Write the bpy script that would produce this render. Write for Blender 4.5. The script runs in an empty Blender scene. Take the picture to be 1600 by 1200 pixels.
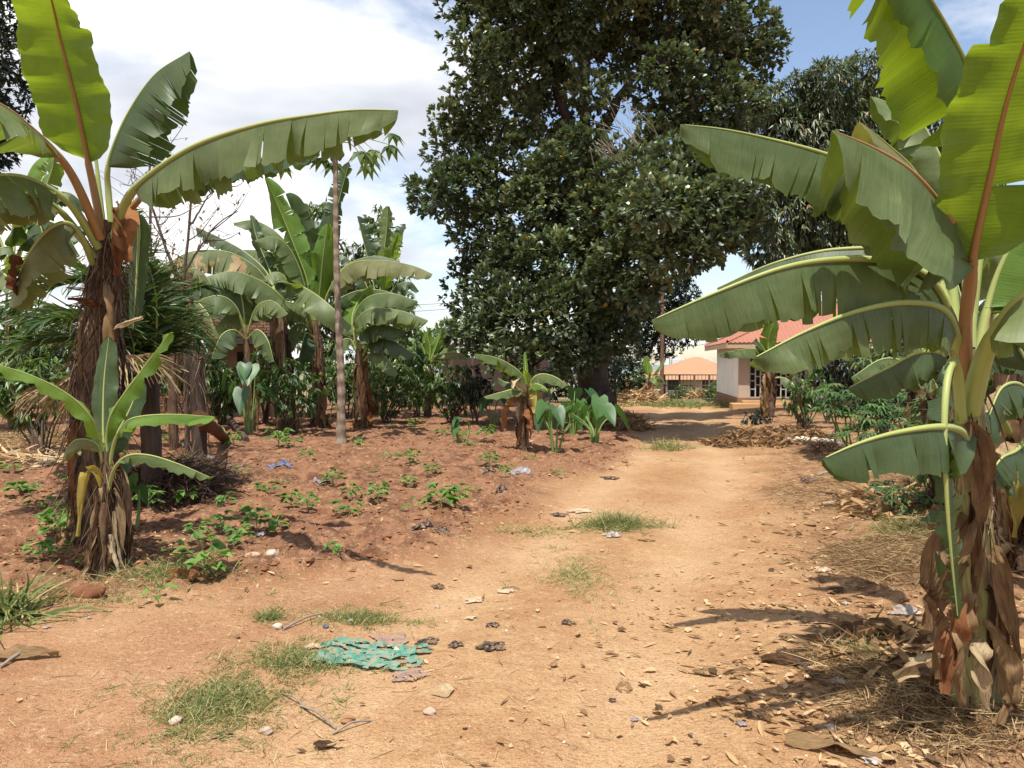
import bpy, math, random
import numpy as np
from mathutils import Vector, Matrix
R = math.radians
sc = bpy.context.scene
# ------------------------------------------------------------------ camera
FPX, CX, CY, HORIZON, CAMZ = 1210.0, 800.0, 600.0, 566.0, 1.6
PITCH = math.atan((CY - HORIZON) / FPX)
cam_d = bpy.data.cameras.new('camera'); cam = bpy.data.objects.new('camera', cam_d)
sc.collection.objects.link(cam); sc.camera = cam
cam.location = (0, 0, CAMZ); cam.rotation_euler = (math.pi / 2 - PITCH, 0, 0)
cam_d.sensor_width = 36.0; cam_d.lens = 36.0 * FPX / 1600.0
cam_d.clip_start = 0.05; cam_d.clip_end = 9000
# ------------------------------------------------------------------ sky and sun
SUN_EL, SUN_AZ = R(70), R(-174)          # azimuth measured from +Y towards +X: the sun stands high behind the viewer
sun_dir = Vector((math.sin(SUN_AZ) * math.cos(SUN_EL), math.cos(SUN_AZ) * math.cos(SUN_EL), math.sin(SUN_EL)))
w = bpy.data.worlds.new('World'); sc.world = w; w.use_nodes = True
nt = w.node_tree; nt.nodes.clear()
def wn(t, **k):
    n = nt.nodes.new(t)
    for a, b in k.items(): setattr(n, a, b)
    return n
sky = wn('ShaderNodeTexSky', sky_type='NISHITA', sun_disc=False)
sky.sun_elevation = SUN_EL; sky.sun_rotation = SUN_AZ; sky.air_density = 1.0; sky.dust_density = 0.7; sky.ozone_density = 1.2
bg = wn('ShaderNodeBackground'); bg.inputs['Strength'].default_value = 0.08
out = wn('ShaderNodeOutputWorld')
tc = wn('ShaderNodeTexCoord'); sep = wn('ShaderNodeSeparateXYZ')
nt.links.new(tc.outputs['Generated'], sep.inputs[0])
def wmath(op, a, b=None, clamp=False):
    n = wn('ShaderNodeMath', operation=op, use_clamp=clamp)
    for i, v in enumerate((a, b)):
        if v is None: continue
        if isinstance(v, (int, float)): n.inputs[i].default_value = v
        else: nt.links.new(v, n.inputs[i])
    return n.outputs[0]
zz = wmath('MAXIMUM', wmath('ADD', sep.outputs[2], 0.22), 0.05)
cmb = wn('ShaderNodeCombineXYZ')
nt.links.new(wmath('DIVIDE', sep.outputs[0], zz), cmb.inputs[0]); nt.links.new(wmath('DIVIDE', sep.outputs[1], zz), cmb.inputs[1])
CLOUD_SHIFT = (2.3, 0.4, 1.9)
mp = wn('ShaderNodeMapping'); mp.inputs['Location'].default_value = CLOUD_SHIFT
nt.links.new(cmb.outputs[0], mp.inputs[0])
def wnoise(scale, detail, rough, dist=0.0):
    n = wn('ShaderNodeTexNoise'); n.inputs['Scale'].default_value = scale; n.inputs['Detail'].default_value = detail
    n.inputs['Roughness'].default_value = rough; n.inputs['Distortion'].default_value = dist
    nt.links.new(mp.outputs[0], n.inputs['Vector']); return n.outputs[0]
def wramp(v, stops):
    n = wn('ShaderNodeValToRGB'); e = n.color_ramp.elements
    e[0].position, e[0].color = stops[0][0], stops[0][1] + (1,)
    e[1].position, e[1].color = stops[-1][0], stops[-1][1] + (1,)
    for p, c in stops[1:-1]:
        k = e.new(p); k.color = c + (1,)
    nt.links.new(v, n.inputs[0]); return n.outputs[0]
big = wnoise(0.55, 1, 0.5); fine = wnoise(2.1, 6, 0.58, 0.3); shade_n = wnoise(1.5, 4, 0.55, 0.2)
dens = wmath('ADD', wmath('MULTIPLY', big, 0.52), wmath('MULTIPLY', fine, 0.50))
# the cloud bank lies to the left of the view and thins out to blue on the right
dens = wmath('ADD', dens, wmath('MULTIPLY', sep.outputs[0], -0.115))
cover = wramp(dens, [(0.44, (0, 0, 0)), (0.51, (0.6, 0.6, 0.6)), (0.58, (1, 1, 1))])
cloudc = wramp(shade_n, [(0.34, (6.4, 6.75, 7.5)), (0.46, (8.6, 8.8, 9.3)), (0.55, (12.6, 12.5, 12.3))])
mixc = wn('ShaderNodeMixRGB'); nt.links.new(cover, mixc.inputs[0]); nt.links.new(cloudc, mixc.inputs[2])
lift = wn('ShaderNodeMixRGB', blend_type='MULTIPLY'); lift.inputs[0].default_value = 1.0; lift.inputs[2].default_value = (2.0, 1.86, 1.76, 1)
nt.links.new(sky.outputs[0], lift.inputs[1]); nt.links.new(lift.outputs[0], mixc.inputs[1])
nt.links.new(mixc.outputs[0], bg.inputs['Color']); nt.links.new(bg.outputs[0], out.inputs['Surface'])
w.cycles.sampling_method = 'MANUAL'; w.cycles.sample_map_resolution = 512
sun_d = bpy.data.lights.new('sun', 'SUN'); sun_d.energy = 5.0; sun_d.angle = R(0.53); sun_d.color = (1.0, 0.955, 0.88)
sun = bpy.data.objects.new('sun', sun_d); sc.collection.objects.link(sun)
sun.rotation_euler = sun_dir.to_track_quat('Z', 'Y').to_euler(); sun.location = (0, 0, 40)
sc.view_settings.view_transform = 'Standard'; sc.view_settings.look = 'None'
sc.view_settings.exposure = 0.47; sc.view_settings.gamma = 1.0; sc.view_settings.use_curve_mapping = False
sc.cycles.max_bounces = 5; sc.cycles.diffuse_bounces = 2; sc.cycles.glossy_bounces = 1; sc.cycles.transmission_bounces = 3
sc.cycles.sample_clamp_indirect = 6.0
# ------------------------------------------------------------------ small helpers
rng = np.random.default_rng(7); random.seed(7)
def U(a, b, n=None): return rng.uniform(a, b, n)
def at(px, py, d):
    """world point that stands at depth d (metres along +Y)"""
    x = (px - CX) / FPX; v = -(py - CY) / FPX
    dy = math.cos(PITCH) + v * math.sin(PITCH); dz = -math.sin(PITCH) + v * math.cos(PITCH)
    k = d / dy
    return np.array((x * k, d, CAMZ + dz * k))
def sstep(a, b, x): t = np.clip((np.asarray(x, float) - a) / (b - a), 0, 1); return t * t * (3 - 2 * t)
def _hash(ix, iy, s):
    h = (ix.astype(np.int64) * 374761393 + iy.astype(np.int64) * 668265263 + s * 1274126177) & 0xffffffff
    h = ((h ^ (h >> 13)) * 1274126177) & 0xffffffff
    return ((h ^ (h >> 16)) & 0xffff) / 65535.0
def vnoise(x, y, s=0):
    x = np.asarray(x, float); y = np.asarray(y, float)
    ix = np.floor(x); iy = np.floor(y); fx = x - ix; fy = y - iy
    fx = fx * fx * (3 - 2 * fx); fy = fy * fy * (3 - 2 * fy)
    a = _hash(ix, iy, s); b = _hash(ix + 1, iy, s); c = _hash(ix, iy + 1, s); d = _hash(ix + 1, iy + 1, s)
    return (a + (b - a) * fx) * (1 - fy) + (c + (d - c) * fx) * fy - 0.5
def fbm(x, y, oct=4, s=0, g=0.5):
    r = 0; a = 1.0
    for k in range(oct):
        r = r + a * vnoise(x * 2 ** k + 17.3 * k, y * 2 ** k - 9.1 * k, s + k); a *= g
    return r
_LY = [-20, 0, 4, 5.2, 5.9, 6.15, 8.2, 12.5, 20.4, 30, 34, 40, 60]
_LX = [-12, -9, -4.2, -2.6, -1.3, -0.75, 0.1, 1.5, 3.0, 4.0, 2.5, -4, -10]
_RY = [-20, 0, 3, 4.45, 6.8, 12.5, 15.5, 22.8, 29, 40, 60]
_RX = [0.9, 1.0, 1.35, 1.75, 2.45, 4.0, 5.0, 6.5, 8.3, 9.0, 9.0]
def left_edge(y): return np.interp(y, _LY, _LX)
def right_edge(y): return np.interp(y, _RY, _RX)
def lane(y): return 0.5 * (np.maximum(left_edge(y), right_edge(y) - 3.2) + right_edge(y)) - 0.1
def masks(x, y):
    x = np.asarray(x, float); y = np.asarray(y, float)
    j = 0.55 * fbm(x * 1.3, y * 1.3, 4, 3) * np.clip(y / 7, 0.6, 2.0)
    field = sstep(-0.35, 0.45, left_edge(y) - x + j)
    bank = sstep(-0.3, 0.5, x - right_edge(y) + j)
    return field, bank
def hgt(x, y, fine=True):
    x = np.asarray(x, float); y = np.asarray(y, float)
    f, b = masks(x, y)
    far = np.clip((y - 24) / 40, 0, 1)
    z = -0.25 * sstep(18, 34, y) - 0.75 * sstep(34, 60, y) - 9 * sstep(55, 420, y) - 14 * sstep(300, 1500, y)
    z = z + 0.05 * f + 0.10 * b * sstep(0.0, 1.6, x - right_edge(y))
    near = 1 - sstep(30, 60, y)
    # wheel ruts and sag of the track
    mid = lane(y); t = x - mid
    z = z - near * (1 - f) * (1 - b) * (0.035 * np.exp(-((np.abs(t) - 0.75) / 0.32) ** 2)) + near * 0.05 * fbm(x * 0.35, y * 0.35, 3, 11)
    if fine:
        z = z + near * (0.012 + 0.10 * f + 0.07 * b) * fbm(x * 2.2, y * 2.2, 4, 21, 0.55)
        z = z + near * (0.004 + 0.085 * f * (0.35 + 0.65 * sstep(0.0, 0.25, fbm(x * 0.7, y * 0.7, 2, 51) + 0.12))) * np.abs(fbm(x * 8, y * 8, 3, 31, 0.6))
    return z
def H(x, y): return float(hgt(np.array([x]), np.array([y]))[0])
def gp(px, py):
    """the ground point seen at a pixel of the photograph"""
    d = 6.0
    for k in range(14):
        p = at(px, py, d); g = float(hgt(np.array([p[0]]), np.array([d]), k > 11)[0])
        slope = (CAMZ - p[2]) / d
        if slope <= 1e-4: break
        d = 0.5 * d + 0.5 * (CAMZ - g) / slope
    p = at(px, py, d); return np.array((p[0], d, H(p[0], d)))
def gd(px, d):
    x = (px - CX) / FPX * d; return np.array((x, d, H(x, d)))
def norm(v): v = np.asarray(v, float); return v / np.maximum(np.linalg.norm(v, axis=-1, keepdims=True), 1e-9)
# ------------------------------------------------------------------ scene objects
COL = sc.collection
def thing(name, label, cat, loc=(0, 0, 0), group=None, rz=0.0):
    o = bpy.data.objects.new(name, None); COL.objects.link(o); o.location = tuple(loc); o.rotation_euler = (0, 0, rz)
    o.empty_display_size = 0.1
    return tag(o, label, cat, group)
def tag(o, label=None, cat=None, group=None, kind=None):
    if label: o['label'] = label
    if cat: o['category'] = cat
    if group: o['group'] = group
    if kind: o['kind'] = kind
    return o
def mesh(name, V, F, mat=None, uv=None, var=None, smooth=True, attrs=None):
    V = np.asarray(V, np.float32)
    if isinstance(F, np.ndarray) or (len(F) and not isinstance(F[0], np.ndarray)): F = [np.asarray(F, np.int32)]
    F = [np.asarray(f, np.int32) for f in F if len(f)]
    me = bpy.data.meshes.new(name)
    me.vertices.add(len(V)); me.vertices.foreach_set('co', V.ravel())
    li = np.concatenate([f.ravel() for f in F]); tot = np.concatenate([np.full(len(f), f.shape[1], np.int32) for f in F])
    me.loops.add(len(li)); me.loops.foreach_set('vertex_index', li)
    me.polygons.add(len(tot)); me.polygons.foreach_set('loop_start', (np.cumsum(tot) - tot).astype(np.int32))
    me.polygons.foreach_set('use_smooth', np.full(len(tot), bool(smooth)))
    if uv is not None:
        l = me.uv_layers.new(name='UVMap'); l.data.foreach_set('uv', np.asarray(uv, np.float32)[li].ravel())
    if var is not None: attrs = dict(attrs or {}, var=var)
    for k, a in (attrs or {}).items():
        at_ = me.attributes.new(k, 'FLOAT', 'POINT'); at_.data.foreach_set('value', np.asarray(a, np.float32))
    me.update(calc_edges=True)
    if mat: me.materials.append(M[mat] if isinstance(mat, str) else mat)
    return me
def obj(name, me, parent=None, loc=None):
    o = bpy.data.objects.new(name, me); COL.objects.link(o)
    if parent is not None: o.parent = parent
    if loc is not None: o.location = tuple(loc)
    return o
class MB:
    """collects pieces of one mesh"""
    def __init__(s): s.V = []; s.Q = []; s.T = []; s.uv = []; s.var = []; s.n = 0
    def add(s, V, F, uv=None, var=0.5):
        V = np.asarray(V, float); F = np.asarray(F, int)
        (s.Q if F.shape[1] == 4 else s.T).append(F + s.n)
        s.V.append(V); s.uv.append(np.zeros((len(V), 2)) if uv is None else np.asarray(uv, float))
        s.var.append(np.full(len(V), var) if np.isscalar(var) else np.asarray(var)); s.n += len(V); return s
    def box(s, lo, hi, var=0.5):
        (a, b, c), (d, e, f) = lo, hi
        V = [(a, b, c), (d, b, c), (d, e, c), (a, e, c), (a, b, f), (d, b, f), (d, e, f), (a, e, f)]
        return s.add(V, [(0, 3, 2, 1), (4, 5, 6, 7), (0, 1, 5, 4), (1, 2, 6, 5), (2, 3, 7, 6), (3, 0, 4, 7)], var=var)
    def build(s, name, mat, parent=None, origin=(0, 0, 0), smooth=True, loc=None):
        V = np.concatenate(s.V) - np.asarray(origin, float)
        F = [np.concatenate(x) for x in (s.Q, s.T) if x]
        me = mesh(name, V, F, mat, uv=np.concatenate(s.uv), var=np.concatenate(s.var), smooth=smooth)
        return obj(name, me, parent, loc)
def spline(P, n):
    """Catmull-Rom through P, n samples evenly spaced along the length"""
    P = np.asarray(P, float)
    if len(P) == 2: t = np.linspace(0, 1, n)[:, None]; return P[0] * (1 - t) + P[1] * t
    Q = np.vstack([2 * P[0] - P[1], P, 2 * P[-1] - P[-2]]); o = []
    for i in range(1, len(Q) - 2):
        t = np.linspace(0, 1, 14, endpoint=False)[:, None]
        a, b, c, d = Q[i - 1], Q[i], Q[i + 1], Q[i + 2]
        o.append(0.5 * (2 * b + (c - a) * t + (2 * a - 5 * b + 4 * c - d) * t ** 2 + (3 * b - a - 3 * c + d) * t ** 3))
    o = np.vstack(o + [P[-1:]]); s = np.r_[0, np.cumsum(np.linalg.norm(np.diff(o, axis=0), axis=1))]
    u = np.linspace(0, s[-1], n)
    return np.stack([np.interp(u, s, o[:, k]) for k in range(3)], 1)
def tangents(P): return norm(np.gradient(P, axis=0))
def tube(P, r, sides=8, cap=True, squash=1.0):
    P = np.asarray(P, float); n = len(P); T = tangents(P); r = np.broadcast_to(np.asarray(r, float), (n,))
    ref = np.array((0.31, 0.87, 0.21)) if abs(T[0] @ norm((0.31, 0.87, 0.21))) < 0.9 else np.array((1.0, 0, 0))
    A = np.zeros((n, 3)); a = norm(np.cross(T[0], ref))
    for i in range(n):
        a = norm(a - T[i] * (a @ T[i])); A[i] = a
    B = np.cross(T, A); ph = np.linspace(0, 2 * math.pi, sides, endpoint=False)
    V = P[:, None] + r[:, None, None] * (np.cos(ph)[None, :, None] * A[:, None] + squash * np.sin(ph)[None, :, None] * B[:, None])
    i = np.arange(n - 1)[:, None] * sides; j = np.arange(sides)[None]; k = (j + 1) % sides
    F = np.stack([i + j, i + k, i + sides + k, i + sides + j], -1).reshape(-1, 4)
    s = np.r_[0, np.cumsum(np.linalg.norm(np.diff(P, axis=0), axis=1))]
    uv = np.stack([np.broadcast_to(s[:, None], (n, sides)), np.broadcast_to(ph[None] / 6.2832, (n, sides))], -1).reshape(-1, 2)
    return V.reshape(-1, 3), F, uv
def scatter(Cn, D, N, L, W, tmpl, faces, bend=0.0):
    """many copies of a small leaf template: columns along, across, out of plane"""
    D = norm(D); S = norm(np.cross(D, N)); N = np.cross(S, D)
    t = np.asarray(tmpl, float); k = len(t); n = len(Cn)
    al = t[None, :, 0] * L[:, None]; ac = t[None, :, 1] * W[:, None]; up = t[None, :, 2] * W[:, None]
    V = Cn[:, None] + al[..., None] * D[:, None] + ac[..., None] * S[:, None] + up[..., None] * N[:, None]
    if np.any(bend): V[..., 2] -= np.broadcast_to(bend, (n,))[:, None] * L[:, None] * t[None, :, 0] ** 2
    F = (np.asarray(faces)[None] + (np.arange(n) * k)[:, None, None]).reshape(-1, len(faces[0]))
    return V.reshape(-1, 3), F
OBOV = [(0, 0, 0), (0.55, -0.42, 0.12), (0.6, 0, -0.04), (0.55, 0.42, 0.12), (0.9, -0.3, 0.05), (1.0, 0, -0.08), (0.9, 0.3, 0.05)]
OBOV5 = [(0, 0, 0), (0.52, -0.43, 0.10), (0.93, -0.24, -0.06), (0.93, 0.24, -0.06), (0.52, 0.43, 0.10)]
OBOV5_F = [(0, 4, 3, 2, 1)]
OBOV_F = [(0, 2, 1), (0, 3, 2), (1, 2, 4), (2, 5, 4), (2, 3, 6), (2, 6, 5)]
LANC = [(0, 0, 0), (0.35, -0.5, 0.14), (0.4, 0, 0), (0.35, 0.5, 0.14), (1.0, 0, -0.1)]
LANC_F = [(0, 2, 1), (0, 3, 2), (1, 2, 4), (2, 3, 4)]
QUAD = [(0, -0.5, 0), (0, 0.5, 0), (1, -0.3, 0), (1, 0.3, 0)]
QUAD_F = [(0, 1, 3), (0, 3, 2)]
def randdir(n): return norm(rng.normal(size=(n, 3)))
# ------------------------------------------------------------------ materials
M = {}
class NM:
    def __init__(s, name):
        s.m = bpy.data.materials.new(name); s.m.use_nodes = True; M[name] = s.m
        s.t = s.m.node_tree; s.t.nodes.clear(); s.out = s.n('ShaderNodeOutputMaterial')
    def n(s, t, **k):
        o = s.t.nodes.new(t)
        for a, b in k.items(): setattr(o, a, b)
        return o
    def link(s, a, b): s.t.links.new(a, b)
    def set(s, sock, v):
        if isinstance(v, bpy.types.NodeSocket): s.link(v, sock)
        elif isinstance(v, tuple) and len(v) == 3: sock.default_value = v + (1,) if sock.type == 'RGBA' else v
        else: sock.default_value = v
    def math(s, op, a, b=0.0, clamp=False):
        o = s.n('ShaderNodeMath', operation=op, use_clamp=clamp); s.set(o.inputs[0], a); s.set(o.inputs[1], b); return o.outputs[0]
    def attr(s, name, out='Fac'): return s.n('ShaderNodeAttribute', attribute_name=name).outputs[out]
    def coord(s, w='Object'): return s.n('ShaderNodeTexCoord').outputs[w]
    def pos(s): return s.n('ShaderNodeNewGeometry').outputs['Position']
    def map(s, v, scale=(1, 1, 1), loc=(0, 0, 0)):
        o = s.n('ShaderNodeMapping'); s.link(v, o.inputs[0]); o.inputs['Scale'].default_value = scale; o.inputs['Location'].default_value = loc; return o.outputs[0]
    def noise(s, v, scale, detail=4, rough=0.55, dist=0.0):
        o = s.n('ShaderNodeTexNoise'); s.link(v, o.inputs['Vector']); o.inputs['Scale'].default_value = scale
        o.inputs['Detail'].default_value = detail; o.inputs['Roughness'].default_value = rough; o.inputs['Distortion'].default_value = dist; return o.outputs[0]
    def vor(s, v, scale, feature='F1'):
        o = s.n('ShaderNodeTexVoronoi', feature=feature); s.link(v, o.inputs['Vector']); o.inputs['Scale'].default_value = scale; return o
    def ramp(s, v, stops):
        o = s.n('ShaderNodeValToRGB'); e = o.color_ramp.elements
        c4 = lambda c: (c, c, c, 1) if isinstance(c, (int, float)) else tuple(c) + (1,)
        e[0].position, e[0].color = stops[0][0], c4(stops[0][1]); e[1].position, e[1].color = stops[-1][0], c4(stops[-1][1])
        for p, c in stops[1:-1]: k = e.new(p); k.color = c4(c)
        s.set(o.inputs[0], v); return o.outputs[0]
    def mix(s, f, a, b, mode='MIX'):
        o = s.n('ShaderNodeMixRGB', blend_type=mode); s.set(o.inputs[0], f); s.set(o.inputs[1], a); s.set(o.inputs[2], b); return o.outputs[0]
    def bump(s, hgt, strength=0.5, dist=0.01, nrm=None):
        o = s.n('ShaderNodeBump'); o.inputs['Strength'].default_value = strength; o.inputs['Distance'].default_value = dist
        s.link(hgt, o.inputs['Height'])
        if nrm is not None: s.link(nrm, o.inputs['Normal'])
        return o.outputs[0]
    def pbr(s, col, rough=0.7, spec=0.3, nrm=None, metal=0.0, trans=None, tfac=0.3, sheen=0.0):
        p = s.n('ShaderNodeBsdfPrincipled'); s.set(p.inputs['Base Color'], col); s.set(p.inputs['Roughness'], rough)
        p.inputs['Specular IOR Level'].default_value = spec; s.set(p.inputs['Metallic'], metal)
        if nrm is not None: s.link(nrm, p.inputs['Normal'])
        o = p.outputs[0]
        if trans is not None:
            t = s.n('ShaderNodeBsdfTranslucent'); s.set(t.inputs[0], trans)
            if nrm is not None: s.link(nrm, t.inputs['Normal'])
            x = s.n('ShaderNodeMixShader'); s.set(x.inputs[0], tfac); s.link(o, x.inputs[1]); s.link(t.outputs[0], x.inputs[2]); o = x.outputs[0]
        s.link(o, s.out.inputs['Surface']); return s.m
# ---- bare earth: pale packed track, red dug field, bank under straw, far ground
k = NM('earth'); P = k.pos()
f, b, g = k.attr('field'), k.attr('bank'), k.attr('far')
n1 = k.noise(P, 0.7, 4, 0.6, 0.4); n2 = k.noise(P, 5.0, 5, 0.62); n3 = k.noise(P, 45, 3, 0.7)
track = k.mix(k.ramp(n1, [(0.35, 0.0), (0.65, 1.0)]), (0.365, 0.20, 0.092), (0.475, 0.30, 0.155))
track = k.mix(k.ramp(n2, [(0.47, 0.0), (0.66, 0.55)]), track, (0.30, 0.145, 0.062))
track = k.mix(k.ramp(k.noise(P, 1.5, 4, 0.6, 0.8), [(0.5, 0.0), (0.66, 0.7)]), track, (0.335, 0.165, 0.075))
track = k.mix(k.math('MULTIPLY', k.attr('rut'), 0.75), track, k.mix(k.ramp(n1, [(0.35, 0.0), (0.65, 1.0)]), (0.445, 0.272, 0.138), (0.53, 0.35, 0.195)))
track = k.mix(k.math('MULTIPLY', k.attr('side'), 0.85), track, k.mix(k.ramp(n1, [(0.35, 0.0), (0.65, 1.0)]), (0.285, 0.135, 0.064), (0.40, 0.225, 0.12)))
red = k.mix(k.ramp(n2, [(0.40, 0.0), (0.60, 1.0)]), (0.12, 0.054, 0.030), (0.30, 0.15, 0.082))  # dark end paints the shadow pockets between clods into the colour
red = k.mix(k.ramp(n1, [(0.4, 0.0), (0.65, 0.6)]), red, (0.28, 0.14, 0.075))
bankc = k.mix(k.ramp(n2, [(0.4, 0.0), (0.6, 1.0)]), (0.20, 0.105, 0.052), (0.35, 0.20, 0.10))
farc = k.mix(k.ramp(k.noise(P, 0.06, 5, 0.6), [(0.4, 0.0), (0.6, 1.0)]), (0.10, 0.13, 0.05), (0.26, 0.20, 0.11))
c = k.mix(f, track, red); c = k.mix(b, c, bankc); c = k.mix(g, c, farc)
c = k.mix(k.ramp(n3, [(0.30, 0.6), (0.46, 0.0)]), c, (0.13, 0.062, 0.032))  # dark specks at the bump's low spots, fine relief shade put into the colour
c = k.mix(k.ramp(k.noise(P, 16, 4, 0.7), [(0.54, 0.0), (0.70, 0.5)]), c, (0.58, 0.41, 0.24))
c = k.mix(k.ramp(k.noise(P, 110, 2, 0.7), [(0.30, 0.6), (0.43, 0.0)]), c, (0.16, 0.08, 0.04))  # finer dark specks, painted relief shade as well
v1 = k.vor(P, 38); c = k.mix(k.ramp(v1.outputs['Distance'], [(0.10, 0.5), (0.2, 0.0)]), c, (0.60, 0.44, 0.28))
hb = k.math('ADD', k.math('MULTIPLY', n2, 0.9), k.math('MULTIPLY', n3, 0.5))
hb = k.math('ADD', hb, k.math('MULTIPLY', k.noise(P, 160, 1, 0.6), 0.12))
k.pbr(c, 0.95, 0.12, k.bump(hb, 1.0, 0.05))
k = NM('clod'); P = k.pos(); n2 = k.noise(P, 14, 5, 0.6)
c = k.mix(k.attr('var'), (0.15, 0.062, 0.031), (0.30, 0.145, 0.072)); c = k.mix(k.ramp(n2, [(0.4, 0.0), (0.6, 0.5)]), c, (0.24, 0.11, 0.055))
k.pbr(c, 0.95, 0.1, k.bump(k.noise(P, 70, 4, 0.7), 0.7, 0.01))
k = NM('pebble'); P = k.pos(); c = k.ramp(k.attr('var'), [(0.0, (0.30, 0.15, 0.075)), (0.5, (0.44, 0.27, 0.14)), (0.85, (0.56, 0.42, 0.27)), (1.0, (0.68, 0.62, 0.52))])
k.pbr(c, 0.9, 0.2, k.bump(k.noise(P, 120, 3), 0.4, 0.004))
k = NM('stone'); P = k.pos(); c = k.mix(k.ramp(k.noise(P, 18, 5), [(0.35, 0.0), (0.65, 1.0)]), (0.32, 0.23, 0.16), (0.47, 0.39, 0.31))
k.pbr(c, 0.85, 0.25, k.bump(k.noise(P, 45, 5), 0.6, 0.01))
# ---- banana leaves: fine parallel veins run out from the midrib
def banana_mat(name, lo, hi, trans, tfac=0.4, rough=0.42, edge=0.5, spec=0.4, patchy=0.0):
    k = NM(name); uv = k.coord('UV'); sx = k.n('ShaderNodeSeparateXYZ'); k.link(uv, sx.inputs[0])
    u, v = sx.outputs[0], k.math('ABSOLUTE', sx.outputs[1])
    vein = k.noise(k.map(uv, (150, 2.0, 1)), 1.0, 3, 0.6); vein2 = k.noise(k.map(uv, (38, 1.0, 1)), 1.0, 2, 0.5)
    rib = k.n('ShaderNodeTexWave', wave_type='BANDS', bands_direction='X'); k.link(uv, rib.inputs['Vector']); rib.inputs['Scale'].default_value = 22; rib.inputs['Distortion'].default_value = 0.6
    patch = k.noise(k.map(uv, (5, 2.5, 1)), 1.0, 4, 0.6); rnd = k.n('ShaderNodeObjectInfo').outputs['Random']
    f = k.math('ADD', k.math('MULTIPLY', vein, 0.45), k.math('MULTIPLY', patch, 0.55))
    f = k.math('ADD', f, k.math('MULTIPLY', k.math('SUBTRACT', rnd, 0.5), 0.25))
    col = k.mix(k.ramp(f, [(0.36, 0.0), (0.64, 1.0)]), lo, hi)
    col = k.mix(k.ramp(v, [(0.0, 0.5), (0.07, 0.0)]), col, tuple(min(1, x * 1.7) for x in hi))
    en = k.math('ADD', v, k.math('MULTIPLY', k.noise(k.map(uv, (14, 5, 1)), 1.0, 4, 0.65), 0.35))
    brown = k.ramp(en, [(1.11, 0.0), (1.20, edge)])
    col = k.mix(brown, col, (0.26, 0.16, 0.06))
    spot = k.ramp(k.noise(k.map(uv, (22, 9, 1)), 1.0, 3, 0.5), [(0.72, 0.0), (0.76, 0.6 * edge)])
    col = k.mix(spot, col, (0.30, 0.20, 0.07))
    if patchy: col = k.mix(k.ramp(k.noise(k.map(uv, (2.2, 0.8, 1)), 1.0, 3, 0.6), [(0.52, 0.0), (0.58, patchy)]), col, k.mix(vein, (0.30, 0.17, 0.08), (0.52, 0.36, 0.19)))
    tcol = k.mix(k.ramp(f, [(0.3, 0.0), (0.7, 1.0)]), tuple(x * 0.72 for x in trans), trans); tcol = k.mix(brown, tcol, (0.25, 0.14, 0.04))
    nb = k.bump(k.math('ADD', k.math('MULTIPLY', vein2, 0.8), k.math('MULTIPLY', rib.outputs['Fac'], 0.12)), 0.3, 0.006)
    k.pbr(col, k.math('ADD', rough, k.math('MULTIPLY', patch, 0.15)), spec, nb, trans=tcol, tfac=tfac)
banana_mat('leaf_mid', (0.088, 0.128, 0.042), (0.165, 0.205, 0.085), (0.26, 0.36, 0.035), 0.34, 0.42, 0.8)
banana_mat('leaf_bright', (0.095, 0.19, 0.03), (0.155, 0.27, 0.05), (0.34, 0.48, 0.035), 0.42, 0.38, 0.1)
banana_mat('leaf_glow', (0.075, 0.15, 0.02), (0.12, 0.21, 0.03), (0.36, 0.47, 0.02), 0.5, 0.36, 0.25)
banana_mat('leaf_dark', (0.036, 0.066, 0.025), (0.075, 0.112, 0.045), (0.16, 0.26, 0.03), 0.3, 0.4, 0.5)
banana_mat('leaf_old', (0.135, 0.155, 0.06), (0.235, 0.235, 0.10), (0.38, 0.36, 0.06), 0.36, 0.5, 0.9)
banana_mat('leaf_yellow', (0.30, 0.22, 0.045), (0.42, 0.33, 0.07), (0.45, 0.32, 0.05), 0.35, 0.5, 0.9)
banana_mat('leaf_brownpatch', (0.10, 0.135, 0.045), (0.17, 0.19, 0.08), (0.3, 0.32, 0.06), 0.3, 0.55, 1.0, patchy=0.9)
k = NM('midrib'); uv = k.coord('UV'); c = k.mix(k.noise(k.map(uv, (4, 14, 1)), 1.0, 3), (0.22, 0.27, 0.07), (0.40, 0.44, 0.15)); k.pbr(c, 0.42, 0.4, k.bump(k.noise(k.map(uv, (3, 60, 1)), 1.0, 2), 0.2, 0.004))
k = NM('midrib_red'); uv = k.coord('UV'); c = k.mix(k.noise(k.map(uv, (5, 14, 1)), 1.0, 3), (0.27, 0.10, 0.05), (0.34, 0.22, 0.07)); k.pbr(c, 0.45, 0.35, k.bump(k.noise(k.map(uv, (3, 60, 1)), 1.0, 2), 0.2, 0.004))
k = NM('midrib_dry'); uv = k.coord('UV'); c = k.mix(k.noise(k.map(uv, (6, 12, 1)), 1.0, 3), (0.25, 0.16, 0.08), (0.42, 0.30, 0.16)); k.pbr(c, 0.75, 0.2)
def dry_mat(name, cols, tf=0.28):
    k = NM(name); uv = k.coord('UV'); a = k.noise(k.map(uv, (2.5, 13, 1)), 1.0, 4, 0.7); p = k.noise(k.map(uv, (7, 2.5, 1)), 1.0, 4); rnd = k.n('ShaderNodeObjectInfo').outputs['Random']
    f = k.math('ADD', k.math('MULTIPLY', a, 0.4), k.math('ADD', k.math('MULTIPLY', p, 0.5), k.math('MULTIPLY', rnd, 0.25)))
    f = k.math('ADD', f, k.math('MULTIPLY', k.math('SUBTRACT', k.attr('var'), 0.5), 0.35))
    c = k.ramp(f, [(0.40, cols[0]), (0.55, cols[1]), (0.72, cols[2])])
    k.pbr(c, 0.75, 0.15, k.bump(a, 0.9, 0.012), trans=c, tfac=tf)
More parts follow.
